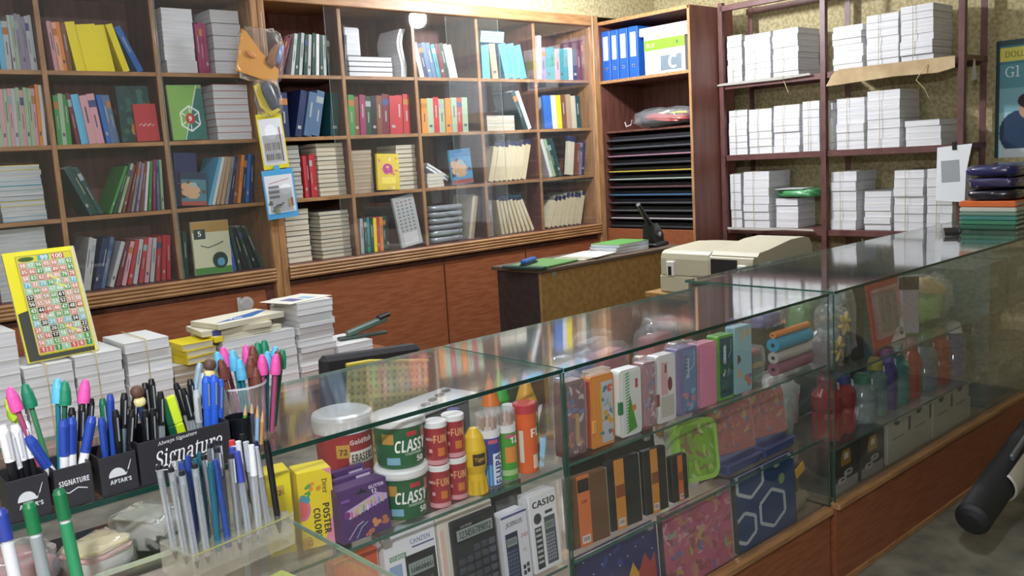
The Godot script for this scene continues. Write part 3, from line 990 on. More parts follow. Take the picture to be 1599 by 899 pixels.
	part(b, "white_trim", tube([Vector3(0, 0, -0.15), Vector3(0.02, 0.02, -0.06), Vector3(0.0, 0.03, 0.02)], 0.010, 7), mt("d6d0bd", 0.5), Vector3(-0.06, 0.065, 0.04))
	part(b, "white_cord", tube([Vector3(0, 0.02, 0), Vector3(-0.01, -0.01, 0.02), Vector3(0, 0.0, 0.05), Vector3(0.0, 0.03, 0.06)], 0.003, 6), mt("d9dbd6", 0.5), Vector3(-0.11, 0.03, -0.26))
	part(b, "wrapping", lump(0.27, 0.125, 0.46, 0.75, 0.15, 9), clear("dfe6e8", 0.16, 0.06), Vector3(-0.005, 0, 0))

# ------------------------------------------------------------------ rack
const RACK_X := 4.75
const RACK_Y := [1.757, 1.322, 0.872, 0.42]
const RACK_STACKS := [
	[0, -3.327, -3.156, 0.284, 8],
	[0, -3.146, -2.962, 0.274, 8],
	[0, -2.953, -2.782, 0.274, 8],
	[0, -2.577, -2.398, 0.237, 7],
	[0, -2.383, -2.200, 0.269, 7],
	[0, -2.197, -2.021, 0.286, 8],
	[1, -3.306, -3.130, 0.272, 7],
	[1, -3.125, -2.961, 0.266, 6],
	[1, -2.957, -2.780, 0.275, 7],
	[1, -2.768, -2.655, 0.284, 6],
	[1, -2.611, -2.572, 0.267, 6],
	[1, -2.557, -2.388, 0.281, 6],
	[1, -2.380, -2.192, 0.306, 6],
	[1, -2.168, -1.978, 0.135, 4],
	[2, -3.329, -3.182, 0.332, 6],
	[2, -3.173, -2.987, 0.343, 7],
	[2, -2.974, -2.819, 0.178, 4],
	[2, -2.599, -2.437, 0.327, 6],
	[2, -2.396, -2.239, 0.217, 6],
	[2, -2.229, -2.063, 0.327, 7],
	[2, -2.053, -1.915, 0.329, 7],
]

func make_rack() -> void:
	var o := thing("storage_rack", "brown painted steel rack loaded with stacks of white textbooks", "rack", Vector3(RACK_X, 0, 0))
	var m := wood("steel")
	for z in [-3.303, -2.63, -1.885]:
		for x in [0.0, 0.31]:
			var p := part(o, "post", angle_post(), m, Vector3(x, 0, z), Vector3(0, 0.0 if x == 0.0 else -90.0, 0))
			if x > 0.0 and z < -3.0: p.position.z += 0.03
	for y in RACK_Y:
		for s in [[-3.27, -2.632], [-2.598, -1.887]]:
			var len: float = s[1] - s[0]
			var sh := part(o, "shelf", bev(0.30, 0.010, len, 0.001), m, Vector3(0.165, y - 0.0052, (s[0] + s[1]) / 2))
			part(sh, "shelf_lip", bev(0.004, 0.034, len, 0.001), m, Vector3(-0.152, -0.012, 0))
			part(sh, "shelf_lip", bev(0.004, 0.034, len, 0.001), m, Vector3(0.148, -0.012, 0))
	part(o, "top_rail", bev(0.03, 0.035, 1.40, 0.002), m, Vector3(0.015, 2.205, -2.59))
	part(o, "top_rail", bev(0.03, 0.035, 1.40, 0.002), m, Vector3(0.30, 2.205, -2.59))
	for y in [1.75, 1.31, 0.86, 0.41, 2.20]:
		part(o, "cross_bar", bev(0.29, 0.03, 0.004, 0.001), m, Vector3(0.16, y, -1.858))

func angle_post() -> Mesh:
	if not meshes.has("angle"):
		var st := begin()
		add_box(st, Vector3(0, 0, 0), Vector3(0.004, 2.24, 0.03))
		add_box(st, Vector3(0.004, 0, 0.026), Vector3(0.032, 2.24, 0.03))
		meshes["angle"] = st.commit()
	return meshes["angle"]

func fill_rack() -> void:
	var sheetm := tri(noise_tex(["a8916b", "b89f78", "c6b08a"], 0.03, FastNoiseLite.TYPE_SIMPLEX, 3, 128, 31), Vector3(1.5, 1.5, 1.5), 0.8)
	var count := {}
	for s in RACK_STACKS:
		var shelf: int = s[0]
		var z0: float = maxf(s[1], -3.268)
		var z1: float = s[2]
		if z0 > -2.64 and z0 < -2.596: z0 = -2.596
		count[shelf] = count.get(shelf, 0) + 1
		var n: int = s[4]
		var y: float = RACK_Y[shelf] + 0.0005
		var t: float = float(s[3]) / n
		var which: String = ORD[count[shelf] - 1]
		var loose: bool = (shelf == 0 and count[shelf] == 4) or (shelf == 1 and count[shelf] == 8)
		for i in n:
			var lab := "white-paged textbook, %s of %s stack from left on the rack's %s shelf" % [stack_word(i, n), which, ["top", "middle", "lower"][shelf]]
			var d := 0.232 + rng.randf() * 0.01 - (0.04 if shelf == 2 and count[shelf] == 3 else 0.0)
			var b := make_book(lab, t - 0.0007, z1 - z0 - 0.008, d, "w" if (i * 7 + count[shelf] * 3) % 5 else "x", "w", "textbooks stacked on the steel rack", "textbook")
			var yaw := (rng.randf() - 0.5) * (5.0 if loose else 0.8)
			b.transform = Transform3D(Basis(Vector3(0, 1, 0), Vector3(0, 0, 1), Vector3(1, 0, 0)), Vector3(4.790 + 0.232 + (rng.randf() - 0.5) * (0.02 if loose else 0.006), y + t * i, z0 + 0.004 + rng.randf() * 0.003))
			if loose: b.rotate_y(deg_to_rad(yaw * 0.5))
			if loose: b.position.x = 4.790 + 0.232
		# twine round the tied stacks
		if n > 5 and not loose and not (shelf == 2 and count[shelf] == 5):
			var zc := lerpf(z0, z1, 0.42)
			var hh: float = s[3]
			var x0 := 4.775
			single("twine", tube([Vector3(x0, y + 0.003, zc), Vector3(x0 - 0.002, y + hh * 0.5, zc + 0.002), Vector3(x0, y + hh + 0.003, zc), Vector3(x0 + 0.12, y + hh + 0.0035, zc + 0.003), Vector3(x0 + 0.252, y + hh + 0.002, zc), Vector3(x0 + 0.256, y + hh * 0.5, zc), Vector3(x0 + 0.254, y + 0.003, zc)], 0.0018, 5), mt("c9bb86", 0.8), "straw-coloured twine tied round the %s stack from left on the rack's %s shelf" % [which, ["top", "middle", "lower"][shelf]], "string", Vector3.ZERO, Vector3.ZERO, "twine on the textbook stacks")
	# cardboard liner hanging over the top right shelf, and liners under the stacks
	var st := extrude([Vector2(-0.33, -0.035), Vector2(-0.31, -0.012), Vector2(-0.28, 0.0), Vector2(0.335, 0.0), Vector2(0.335, -0.058), Vector2(0.25, -0.075), Vector2(0.02, -0.07), Vector2(-0.25, -0.082), Vector2(-0.36, -0.085)], 0.003)
	var liner := single("cardboard_liner", st, sheetm, "torn brown cardboard strip hanging over the edge of the rack's top right shelf", "cardboard", Vector3(4.742, 1.762, -2.23), Vector3(-20, -90, 0))
	liner.rotation_degrees = Vector3(0, -90, 0)
	single("shelf_liner", extrude([Vector2(-0.36, -0.006), Vector2(-0.30, 0.0), Vector2(0.28, 0.002), Vector2(0.29, -0.010), Vector2(0.1, -0.016), Vector2(-0.34, -0.014)], 0.004), mt("a8a69c", 0.8), "grey paper liner edge under the stacks on the rack's top left shelf", "paper", Vector3(4.743, 1.760, -2.97), Vector3(0, -90, 0))
	single("shelf_liner", extrude([Vector2(-0.30, -0.010), Vector2(-0.30, 0.004), Vector2(-0.1, 0.002), Vector2(0.0, 0.006), Vector2(0.28, 0.002), Vector2(0.29, -0.010), Vector2(0.1, -0.006), Vector2(-0.05, -0.012)], 0.004), mt("b9b6aa", 0.8), "torn white paper liner edge on the rack's lower left shelf", "paper", Vector3(4.743, 0.874, -2.96), Vector3(0, -90, 0))
	single("paper_scrap", extrude([Vector2(0, 0), Vector2(0.02, -0.005), Vector2(0.045, -0.10), Vector2(-0.02, -0.11)], 0.001), mt("c9c9c2", 0.7), "small white paper scrap hanging at the rack's right end", "paper", Vector3(4.86, 1.745, -1.853))
	single("loose_twine", tube([Vector3(0, 0, 0), Vector3(-0.02, -0.05, -0.03), Vector3(-0.025, -0.075, -0.045), Vector3(-0.01, -0.12, -0.01), Vector3(0, -0.17, 0.01)], 0.0022, 5), mt("cfc08c", 0.8), "loose twine end dangling below the rack's top right shelf", "string", Vector3(4.735, 1.735, -2.03))
	single("loose_twine", tube([Vector3(0, 0, 0), Vector3(-0.01, -0.04, 0.02), Vector3(0, -0.1, 0.04)], 0.0018, 5), mt("cfc08c", 0.8), "loose twine end dangling below the rack's top left shelf", "string", Vector3(4.735, 1.765, -2.86))
	var gc := thing("folded_cover", "folded shiny green cover lying on the short stack, rack's lower shelf", "cover", Vector3(4.92, RACK_Y[2] + 0.1805, -2.83))
	part(gc, "green_sheet", lump(0.24, 0.05, 0.26, 0.5, 0.10, 14), gloss("4f9d62", 0.4))
	part(gc, "white_sheet", bev(0.2, 0.003, 0.17, 0.001), mt("d9dcd9", 0.6), Vector3(-0.02, 0.052, -0.05), Vector3(0, 8, 0))
	# the notice clipped to the rack
	var nt := thing("paper_notice", "white paper notice with a grey printed block, clipped to the rack's right post", "notice", Vector3(4.715, 1.315, -1.882), Vector3(0, -90, 3))
	part(nt, "sheet", extrude([Vector2(-0.085, 0), Vector2(0.085, 0.004), Vector2(0.05, -0.14), Vector2(0.038, -0.285), Vector2(-0.105, -0.27)], 0.001), mt("e3e7ea", 0.6))
	part(nt, "grey_print", bev(0.09, 0.11, 0.0006, 0.0002), mt("989ea2", 0.6), Vector3(-0.025, -0.125, 0.0015))
	part(nt, "black_clip", bev(0.022, 0.04, 0.012, 0.002), mt("1b1b1d", 0.4), Vector3(0.0, 0.0, 0.0))
	# poster on the right wall
	var po := thing("wall_poster", "blue-green poster with a yellow heading strip on the right wall", "poster", Vector3(5.098, 1.235, -1.83), Vector3(0, -90, 0))
	var im := sheet(96, 128, "6fa7b4")
	for j in 128: block(im, 0, j, 96, 1, ["3f7d8c", "5795a3", "7fb5c2", "a5cfd8", "bfdde3"][clampi(j / 26, 0, 4)])
	block(im, 0, 0, 96, 6, "31484f")
	block(im, 0, 0, 4, 128, "31484f")
	block(im, 4, 8, 92, 15, "d9d15e")
	disc(im, 26, 100, 22, "27405f", 24)
	disc(im, 34, 74, 10, "c59a80", 12)
	disc(im, 34, 66, 11, "2a211e", 8)
	block(im, 8, 118, 88, 10, "c9d3d6")
	part(po, "print", card(0.44, 0.60, 0.002), printed(im, 0.35), Vector3(0.22, 0, 0))
	text(po, "DOLLAR", 0.03, "6b6a30", Vector3(0.115, 0.528, 0.0022))
	text(po, "Gl", 0.055, "dfe8ea", Vector3(0.08, 0.44, 0.0022), Vector3.ZERO, serif)

# ------------------------------------------------------------------ display counters
func make_counters() -> void:
	var g := clear("a9bdb6", 0.012, 0.012)
	var edge := clear("12392f", 0.9, 0.1)
	var specs := [[-0.55, 1.300, 0.42, "near glass display counter holding craft tubs and calculators"], [1.306, 2.420, 0.42, "middle glass display counter holding pencil boxes and diaries"], [2.450, 4.700, 0.545, "far dark glass display counter holding water bottles and cartons"]]
	for i in 3:
		var s: Array = specs[i]
		var w: float = s[1] - s[0]
		var d: float = s[2]
		var o := thing("display_counter", s[3], "counter", Vector3(s[0], 0, COUNTER_FRONT))
		var cx := w / 2
		# wooden base
		part(o, "base_panel", bev(w, 0.235, 0.02, 0.002, true), wood("red"), Vector3(cx, 0.02, -0.012))
		part(o, "base_body", bev(w - 0.02, 0.245, d - 0.05, 0.002, true), wood("inside"), Vector3(cx, 0.0, -d / 2 - 0.002))
		part(o, "skirting", bev(w, 0.022, 0.026, 0.003, true), wood("oak"), Vector3(cx, 0.0, -0.009))
		part(o, "ledge_moulding", bev(w, 0.026, 0.034, 0.009), wood("oak"), Vector3(cx, 0.268, -0.005))
		part(o, "base_floor", bev(w - 0.004, 0.012, d - 0.03, 0.001), mt("7d6a55", 0.6), Vector3(cx, 0.273, -d / 2 - 0.012))
		# glass
		var top := part(o, "glass_top", bev(w, 0.008, d, 0.0008), clear("b4c2be", 0.05, 0.055), Vector3(cx, COUNTER_TOP - 0.004, -d / 2))
		part(top, "glass_edge", bev(w, 0.0082, 0.002, 0.0005), edge, Vector3(0, 0, d / 2))
		part(top, "glass_edge", bev(w, 0.0082, 0.002, 0.0005), clear("5f8a7c", 0.6, 0.1), Vector3(0, 0, -d / 2))
		for q in [-1, 1]: part(top, "glass_edge", bev(0.002, 0.0082, d - 0.004, 0.0005), clear("2f5c4e", 0.7, 0.1), Vector3(q * w / 2, 0, 0))
		var fr := part(o, "front_glass", bev(w - 0.002, 0.648, 0.005, 0.0006, true), g, Vector3(cx, 0.282, -0.0035))
		for q in [-1, 1]: part(fr, "glass_edge", bev(0.0022, 0.648, 0.0052, 0.0006, true), clear("2f5c4e", 0.75, 0.1), Vector3(q * (w / 2 - 0.001), 0, 0))
		for q in [0.0025, w - 0.0025]:
			part(o, "end_glass", bev(0.004, 0.648, d - 0.012, 0.0006, true), g, Vector3(q, 0.282, -d / 2 - 0.002))
		var shelves := [0.724, 0.500] if i < 2 else [0.674, 0.448]
		for k in shelves.size():
			var sd := d - 0.03
			var sh := part(o, "glass_shelf", bev(w - 0.012, 0.006, sd, 0.0006), g, Vector3(cx, shelves[k] - 0.003, -sd / 2 - 0.008))
			part(sh, "glass_edge", bev(w - 0.012, 0.0062, 0.002, 0.0005), clear("3c6a5a", 0.8, 0.1), Vector3(0, 0, sd / 2))
			for q in ([0.25, 0.5, 0.75] if i < 2 else [0.2, 0.5, 0.8]):
				part(o, "shelf_clip", bev(0.02, 0.012, 0.012, 0.003), mt("b9bdbd", 0.3, 0.8), Vector3(w * q, shelves[k] - 0.012, -0.014))
		# rear frame that carries the sliding back
		for q in [0.02, w - 0.02]: part(o, "rear_post", bev(0.02, 0.648, 0.014, 0.002, true), mt("5a4a3e", 0.5), Vector3(q, 0.282, -d + 0.012))
		if i == 2:
			part(o, "partition_glass", bev(0.005, 0.63, d - 0.03, 0.0006, true), clear("5f7f80", 0.35, 0.05), Vector3(1.24, 0.285, -d / 2))
			part(o, "rear_board", bev(w - 0.05, 0.64, 0.01, 0.002, true), mt("4a4740", 0.7), Vector3(cx, 0.285, -d + 0.004))
	# the lower counter by the camera, at right angles to the others
	var o := thing("display_counter", "low glass-topped counter in the left foreground under the pen stand", "counter", Vector3(-0.62, 0, -1.305))
	var w := 1.245
	var d := 0.95
	part(o, "base_body", bev(w, 0.42, d - 0.02, 0.003, true), wood("red"), Vector3(w / 2, 0, d / 2))
	var top := part(o, "glass_top", bev(w, 0.008, d, 0.0008), g, Vector3(w / 2, 0.836, d / 2))
	for q in [0, 1]: part(top, "glass_edge", bev(0.002, 0.0082, d, 0.0005), clear("6f8f7f", 0.75, 0.1), Vector3(w * (q - 0.5), 0, 0))
	part(top, "glass_edge", bev(w, 0.0082, 0.002, 0.0005), clear("b9c7ae", 0.7, 0.1), Vector3(0, 0, -d / 2))
	part(o, "side_glass", bev(0.005, 0.41, d - 0.01, 0.0006, true), g, Vector3(w - 0.004, 0.421, d / 2))
	part(o, "rear_glass", bev(w - 0.01, 0.41, 0.005, 0.0006, true), g, Vector3(w / 2, 0.421, 0.004))
	var sh := part(o, "glass_shelf", bev(w - 0.02, 0.006, d - 0.05, 0.0006), g, Vector3(w / 2, 0.640, d / 2))
	part(sh, "glass_edge", bev(0.002, 0.0062, d - 0.05, 0.0005), clear("12392f", 0.9, 0.1), Vector3(w / 2 - 0.011, 0, 0))
	# things seen through its top
	var bx := thing("craft_box", "green and red striped carton under the low counter's glass", "box", Vector3(0.50, 0.6435, -1.16), Vector3(0, 8, 0))
	part(bx, "body", bev(0.16, 0.13, 0.07, 0.003, true), mt("b24a42", 0.5))
	part(bx, "green_lid", bev(0.162, 0.02, 0.072, 0.003, true), mt("a8b34a", 0.5), Vector3(0, 0.13, 0))
	for k in 3:
		var dl := thing("round_tin", "%s red round tin under the low counter's glass" % ["left", "middle", "right"][k], "tin", Vector3(0.28 + 0.13 * k, 0.6435, -1.03 + 0.02 * k), Vector3.ZERO, "red tins in the low counter")
		part(dl, "body", lathe([Vector2(0, 0), Vector2(0.055, 0), Vector2(0.057, 0.004), Vector2(0.057, 0.05), Vector2(0.0, 0.05)], 24), gloss("a33a34"))
		part(dl, "lid", lathe([Vector2(0.0, 0.052), Vector2(0.059, 0.05), Vector2(0.059, 0.064), Vector2(0.05, 0.07), Vector2(0.0, 0.07)], 24), gloss("b8584e"))
	var cr := thing("orange_carton", "orange carton lying in the low counter near its right glass", "box", Vector3(0.535, 0.6435, -0.84))
	part(cr, "body", bev(0.09, 0.06, 0.14, 0.003, true), mt("c4603c", 0.5))
	part(cr, "label", bev(0.05, 0.001, 0.09, 0.0003), mt("d9b9a0", 0.5), Vector3(0, 0.0605, 0))

# ------------------------------------------------------------------ behind the counters
func leg_table(called: String, label: String, x0: float, x1: float, z0: float, z1: float, h: float, mat: Material) -> Node3D:
	var o := thing(called, label, "table", Vector3((x0 + x1) / 2, 0, (z0 + z1) / 2))
	var w := x1 - x0
	var d := z1 - z0
	part(o, "table_top", bev(w, 0.025, d, 0.003), mat, Vector3(0, h - 0.0125, 0))
	for a in [-1, 1]:
		for b in [-1, 1]:
			part(o, "leg", bev(0.045, h - 0.025, 0.045, 0.003, true), mat, Vector3(a * (w / 2 - 0.04), 0, b * (d / 2 - 0.04)))
		part(o, "apron", bev(w - 0.12, 0.07, 0.02, 0.002), mat, Vector3(0, h - 0.06, a * (d / 2 - 0.04)))
	return o

func paper_stack(name_: String, x0: float, x1: float, zf: float, y: float, h: float, n: int, d: float, messy := 0.006, page := "w", twine := true) -> void:
	var t := h / n
	for i in n:
		var lab := "white notebook, %s of the %s" % [stack_word(i, n), name_]
		var dd := d - rng.randf() * 0.008
		var b := make_book(lab, t - 0.0006, x1 - x0, dd, "w" if (i * 5 + n) % 4 else "z", page, "notebook stacks behind the counter", "notebook")
		b.transform = Transform3D(Basis(Vector3(0, 1, 0), Vector3(1, 0, 0), Vector3(0, 0, -1)), Vector3(x0 + (rng.randf() - 0.5) * messy, y + t * i + 0.0005, zf - dd + (rng.randf() - 0.5) * messy))
	if twine:
		var xc := lerpf(x0, x1, 0.45)
		single("twine", tube([Vector3(xc, y + 0.004, zf + 0.008), Vector3(xc, y + h * 0.5, zf + 0.009), Vector3(xc, y + h + 0.004, zf + 0.007), Vector3(xc, y + h + 0.004, zf - d - 0.006), Vector3(xc, y + 0.004, zf - d - 0.008)], 0.002, 5), mt("cdbf85", 0.8), "pale twine tied round the %s" % name_, "string")

func behind_counter() -> void:
	leg_table("work_table", "long wooden table under the notebook stacks behind the counter", 0.30, 1.98, -3.12, -2.70, 0.66, wood("red"))
	var y := 0.6605
	paper_stack("leftmost tied notebook stack behind the counter", 0.445, 0.603, -2.80, y, 0.328, 8, 0.20)
	paper_stack("tied notebook stack under the number board's left corner", 0.611, 0.742, -2.80, y, 0.215, 7, 0.21, 0.004)
	paper_stack("tied notebook stack under the number board's right corner", 0.748, 0.884, -2.80, y, 0.222, 7, 0.21, 0.004)
	paper_stack("tied notebook stack just right of the number board", 0.897, 1.034, -2.80, y, 0.236, 7, 0.20, 0.01)
	paper_stack("wide notebook stack left of the tallest stack", 1.205, 1.470, -2.80, y, 0.186, 6, 0.20, 0.006, "w", false)
	paper_stack("tallest notebook stack behind the counter", 1.482, 1.622, -2.80, y, 0.270, 12, 0.205, 0.012, "w", false)
	paper_stack("short notebook stack right of the tallest stack", 1.632, 1.780, -2.80, y, 0.09, 4, 0.20, 0.01, "w", false)
	# low heap between the stacks
	paper_stack("low notebook heap between the tied stacks", 1.045, 1.195, -2.83, y, 0.13, 4, 0.2, 0.012, "d", false)
	# printed pads on top of the wide stack
	var yy := y + 0.1865
	for k in 3:
		var w: float = [0.25, 0.24, 0.26][k]
		var o := thing("exam_pad", ["cream pad with yellow tape, lowest on the wide notebook stack", "cream pad with navy corner in the middle on the wide notebook stack", "cream pad with blue printing, topmost on the wide notebook stack"][k], "pad", Vector3([1.30, 1.275, 1.31][k], yy, -2.895), Vector3(0, [4.0, -6.0, 9.0][k], 0), "pads on the wide stack")
		part(o, "sheets", bev(w, 0.018, 0.17, 0.002, true), paper("c"))
		part(o, "top_sheet", bev(w, 0.0012, 0.17, 0.0004), mt("ddd6c0", 0.6), Vector3(0, 0.0186, 0))
		if k == 0: part(o, "yellow_tape", bev(0.03, 0.02, 0.06, 0.002), mt("e3cf2f", 0.5), Vector3(-w / 2 + 0.012, 0.009, 0.06))
		if k == 1: part(o, "navy_corner", bev(0.03, 0.02, 0.03, 0.002), mt("474a86", 0.5), Vector3(-w / 2 + 0.05, 0.009, 0.072))
		if k == 2:
			part(o, "blue_band", extrude([Vector2(-0.12, -0.05), Vector2(0.02, -0.055), Vector2(0.12, 0.01), Vector2(0.10, 0.03), Vector2(-0.02, -0.01)], 0.0006), mt("3f6ba8", 0.5), Vector3(0, 0.0193, 0), Vector3(-90, 0, 0))
			text(o, "PAD", 0.018, "e8ecf0", Vector3(-0.03, 0.0199, 0.034), Vector3(-90, -8, 0), bold)
		yy += 0.0195
	for k in 3:
		var yb := thing("yellow_booklet", "yellow booklet, %s of three piled left of the wide notebook stack" % stack_word(k, 3), "booklet", Vector3(1.125 + 0.006 * (k % 2), y + 0.131 + 0.0225 * k, -2.87), Vector3(0, 8.0 - 4.0 * k, 0), "yellow booklets")
		part(yb, "pages", bev(0.10, 0.018, 0.13, 0.001, true), paper("c"), Vector3(0, 0.002, 0))
		part(yb, "cover", bev(0.104, 0.002, 0.134, 0.0005, true), mt("dcc520", 0.5), Vector3(0, 0.02, 0))
		part(yb, "cover", bev(0.104, 0.002, 0.134, 0.0005, true), mt("dcc520", 0.5))
		part(yb, "spine", bev(0.003, 0.022, 0.134, 0.0005, true), mt("dcc520", 0.5), Vector3(-0.0515, 0, 0))
	# sheet with blue print lying on the tallest stack
	var ts := thing("printed_sheet", "cream sheet with violet print on top of the tallest stack", "paper", Vector3(1.535, y + 0.2712, -2.895), Vector3(0, 14, 0))
	part(ts, "sheet", bev(0.20, 0.0015, 0.16, 0.0004, true), mt("ded9c8", 0.6))
	part(ts, "violet_print", bev(0.05, 0.0006, 0.07, 0.0002), mt("6a6a9c", 0.5), Vector3(-0.03, 0.0018, 0.01))
	part(ts, "blue_print", bev(0.03, 0.0006, 0.06, 0.0002), mt("7fb0cc", 0.5), Vector3(0.03, 0.0018, 0.02))
	var sp := thing("stapler", "dark green stapler with black tip on the short notebook stack", "stapler", Vector3(1.80, y + 0.0905, -2.86), Vector3(0, -12, 0))
	part(sp, "base", bev(0.19, 0.012, 0.035, 0.003, true), mt("3d4a42", 0.4), Vector3(-0.02, 0, 0))
	part(sp, "arm", bev(0.17, 0.022, 0.03, 0.005), mt("51685c", 0.4), Vector3(0, 0.04, 0), Vector3(0, 0, 14))
	part(sp, "tip", bev(0.05, 0.014, 0.034, 0.004), mt("1c1e1e", 0.4), Vector3(0.07, 0.069, 0), Vector3(0, 0, 14))
	# number board leaning back on the stacks
	number_board()
	# chair with a woven mat over its back
	var ch := thing("office_chair", "black chair behind the counter with a woven straw mat on it", "chair", Vector3(1.335, 0, -2.13))
	var blk := mt("222024", 0.7)
	part(ch, "backrest", bev(0.31, 0.42, 0.05, 0.012, true), blk, Vector3(-0.012, 0.455, 0.0), Vector3(0, -4, -3))
	part(ch, "seat", bev(0.42, 0.07, 0.40, 0.02), blk, Vector3(0, 0.40, -0.24))
	part(ch, "post", lathe([Vector2(0, 0.06), Vector2(0.03, 0.06), Vector2(0.03, 0.37), Vector2(0, 0.37)], 12), mt("2c2c2e", 0.4, 0.5), Vector3(0, 0, -0.24))
	for k in 5:
		var a := TAU * k / 5
		part(ch, "foot", bev(0.24, 0.04, 0.04, 0.006), blk, Vector3(cos(a) * 0.12, 0.05, -0.24 - sin(a) * 0.12), Vector3(0, rad_to_deg(a), 0))
	var wv := thing("woven_mat", "yellow-green woven straw mat hung on the black chair", "mat", Vector3(1.325, 0.53, -2.068), Vector3(-3, -6, -8))
	var straw := mt("b0a34c", 0.75)
	for k in 14: part(wv, "upright_strand", bev(0.011, 0.31, 0.003, 0.001, true), mt("bcae56" if k % 3 else "cfc26e", 0.75), Vector3(-0.12 + 0.0185 * k, 0, 0.0))
	for k in 16: part(wv, "cross_strand", bev(0.255, 0.011, 0.003, 0.001), mt("c4b760" if k % 2 else "aaa24e", 0.75), Vector3(0, 0.014 + 0.0188 * k, 0.0028))
	part(wv, "backing", bev(0.255, 0.31, 0.002, 0.0005, true), mt("8f8a55", 0.8), Vector3(0, 0, -0.0028))
	part(wv, "hem", tube([Vector3(-0.13, 0.31, 0), Vector3(-0.06, 0.318, 0), Vector3(0.13, 0.312, 0)], 0.006, 7), mt("c6b44a", 0.7))
	desk()
	printer()

func number_board() -> void:
	var o := thing("number_board", "yellow-framed snakes and ladders number board leaning on the notebook stacks", "board", Vector3(0.735, 0.883, -2.835), Vector3(-19, 0, 1))
	var w := 0.20
	var h := 0.335
	part(o, "backing", bev(w, h, 0.012, 0.002, true), mt("c9c3a6", 0.6), Vector3(0, 0, -0.006))
	part(o, "yellow_frame", bev(w * 0.955, h * 0.995, 0.002, 0.001, true), mt("e8dc1e", 0.45), Vector3(-0.0045, 0.001, 0.0008))
	part(o, "black_frame", extrude([Vector2(-w / 2 + 0.004, 0.003), Vector2(w / 2 - 0.014, 0.003), Vector2(w / 2 - 0.014, 0.016), Vector2(-0.066, 0.016), Vector2(-0.066, 0.155), Vector2(-w / 2 + 0.004, 0.148)], 0.0012), mt("3a3b34", 0.45), Vector3(0, 0, 0.0018))
	var pw := 0.150
	var ph := 0.296
	var im := sheet(7 * 24, 15 * 22, "bdb393")
	var tones := ["c2564e", "4a9a52", "5fb3c4", "c76a62", "26262a", "cf857a", "3f8f4a", "d39a92", "6ab8c4", "8fc4a4", "a88a74", "2c2a2a"]
	for r in 14:
		for c in 7:
			block(im, c * 24 + 2, im.get_height() - (r + 1) * 22 + 2, 20, 19, tones[(r * 5 + c * 3 + (r * c) % 4) % tones.size()])
	block(im, 0, 0, 168, 21, "d3c83a")
	block(im, 3 * 24 - 10, 2, 36, 18, "4fa6b8")
	block(im, 4 * 24 + 10, 2, 38, 18, "b8554c")
	disc(im, 26, 11, 24, "3c5d2c", 8)
	stroke(im, [Vector2(80, 70), Vector2(112, 92), Vector2(100, 104), Vector2(130, 120)], 7, "d6d65a")
	stroke(im, [Vector2(96, 250), Vector2(120, 268), Vector2(140, 280)], 7, "d6d65a")
	stroke(im, [Vector2(40, 190), Vector2(56, 204)], 5, "b8465a")
	part(o, "number_grid", card(pw, ph, 0.002), printed(im, 0.35), Vector3(0.010, 0.022, 0.0025))
	part(o, "grid_border", extrude_frame(pw + 0.006, ph + 0.006, 0.003, 0.003), mt("c9bf4d", 0.5), Vector3(0.010, 0.019, 0.0025))
	var st := begin()
	for r in 14:
		for c in 7:
			var v: int = r * 7 + (c + 1 if r % 2 == 0 else 7 - c)
			st.append_from(letters(str(v), 0.0115, bold, 0.0055 if v < 10 else 0.0135), 0, Transform3D(Basis(), Vector3(0.010 - pw / 2 + (c + 0.5) * pw / 7, 0.022 + (r + 0.5) * ph / 15, 0.0052)))
	st.append_from(letters("99", 0.0135, bold), 0, Transform3D(Basis(), Vector3(0.010 - pw / 2 + 3.4 * pw / 7, 0.022 + 14.5 * ph / 15, 0.0052)))
	st.append_from(letters("100", 0.0135, bold), 0, Transform3D(Basis(), Vector3(0.010 - pw / 2 + 5.1 * pw / 7, 0.022 + 14.5 * ph / 15, 0.0052)))
	part(o, "lettering", st.commit(), mt("eceae0", 0.5))

func extrude_frame(w: float, h: float, b: float, t: float) -> Mesh:
	var st := begin()
	add_box(st, Vector3(-w / 2, 0, 0), Vector3(w / 2, b, t))
	add_box(st, Vector3(-w / 2, h - b, 0), Vector3(w / 2, h, t))
	add_box(st, Vector3(-w / 2, b, 0), Vector3(-w / 2 + b, h - b, t))
	add_box(st, Vector3(w / 2 - b, b, 0), Vector3(w / 2, h - b, t))
	return st.commit()

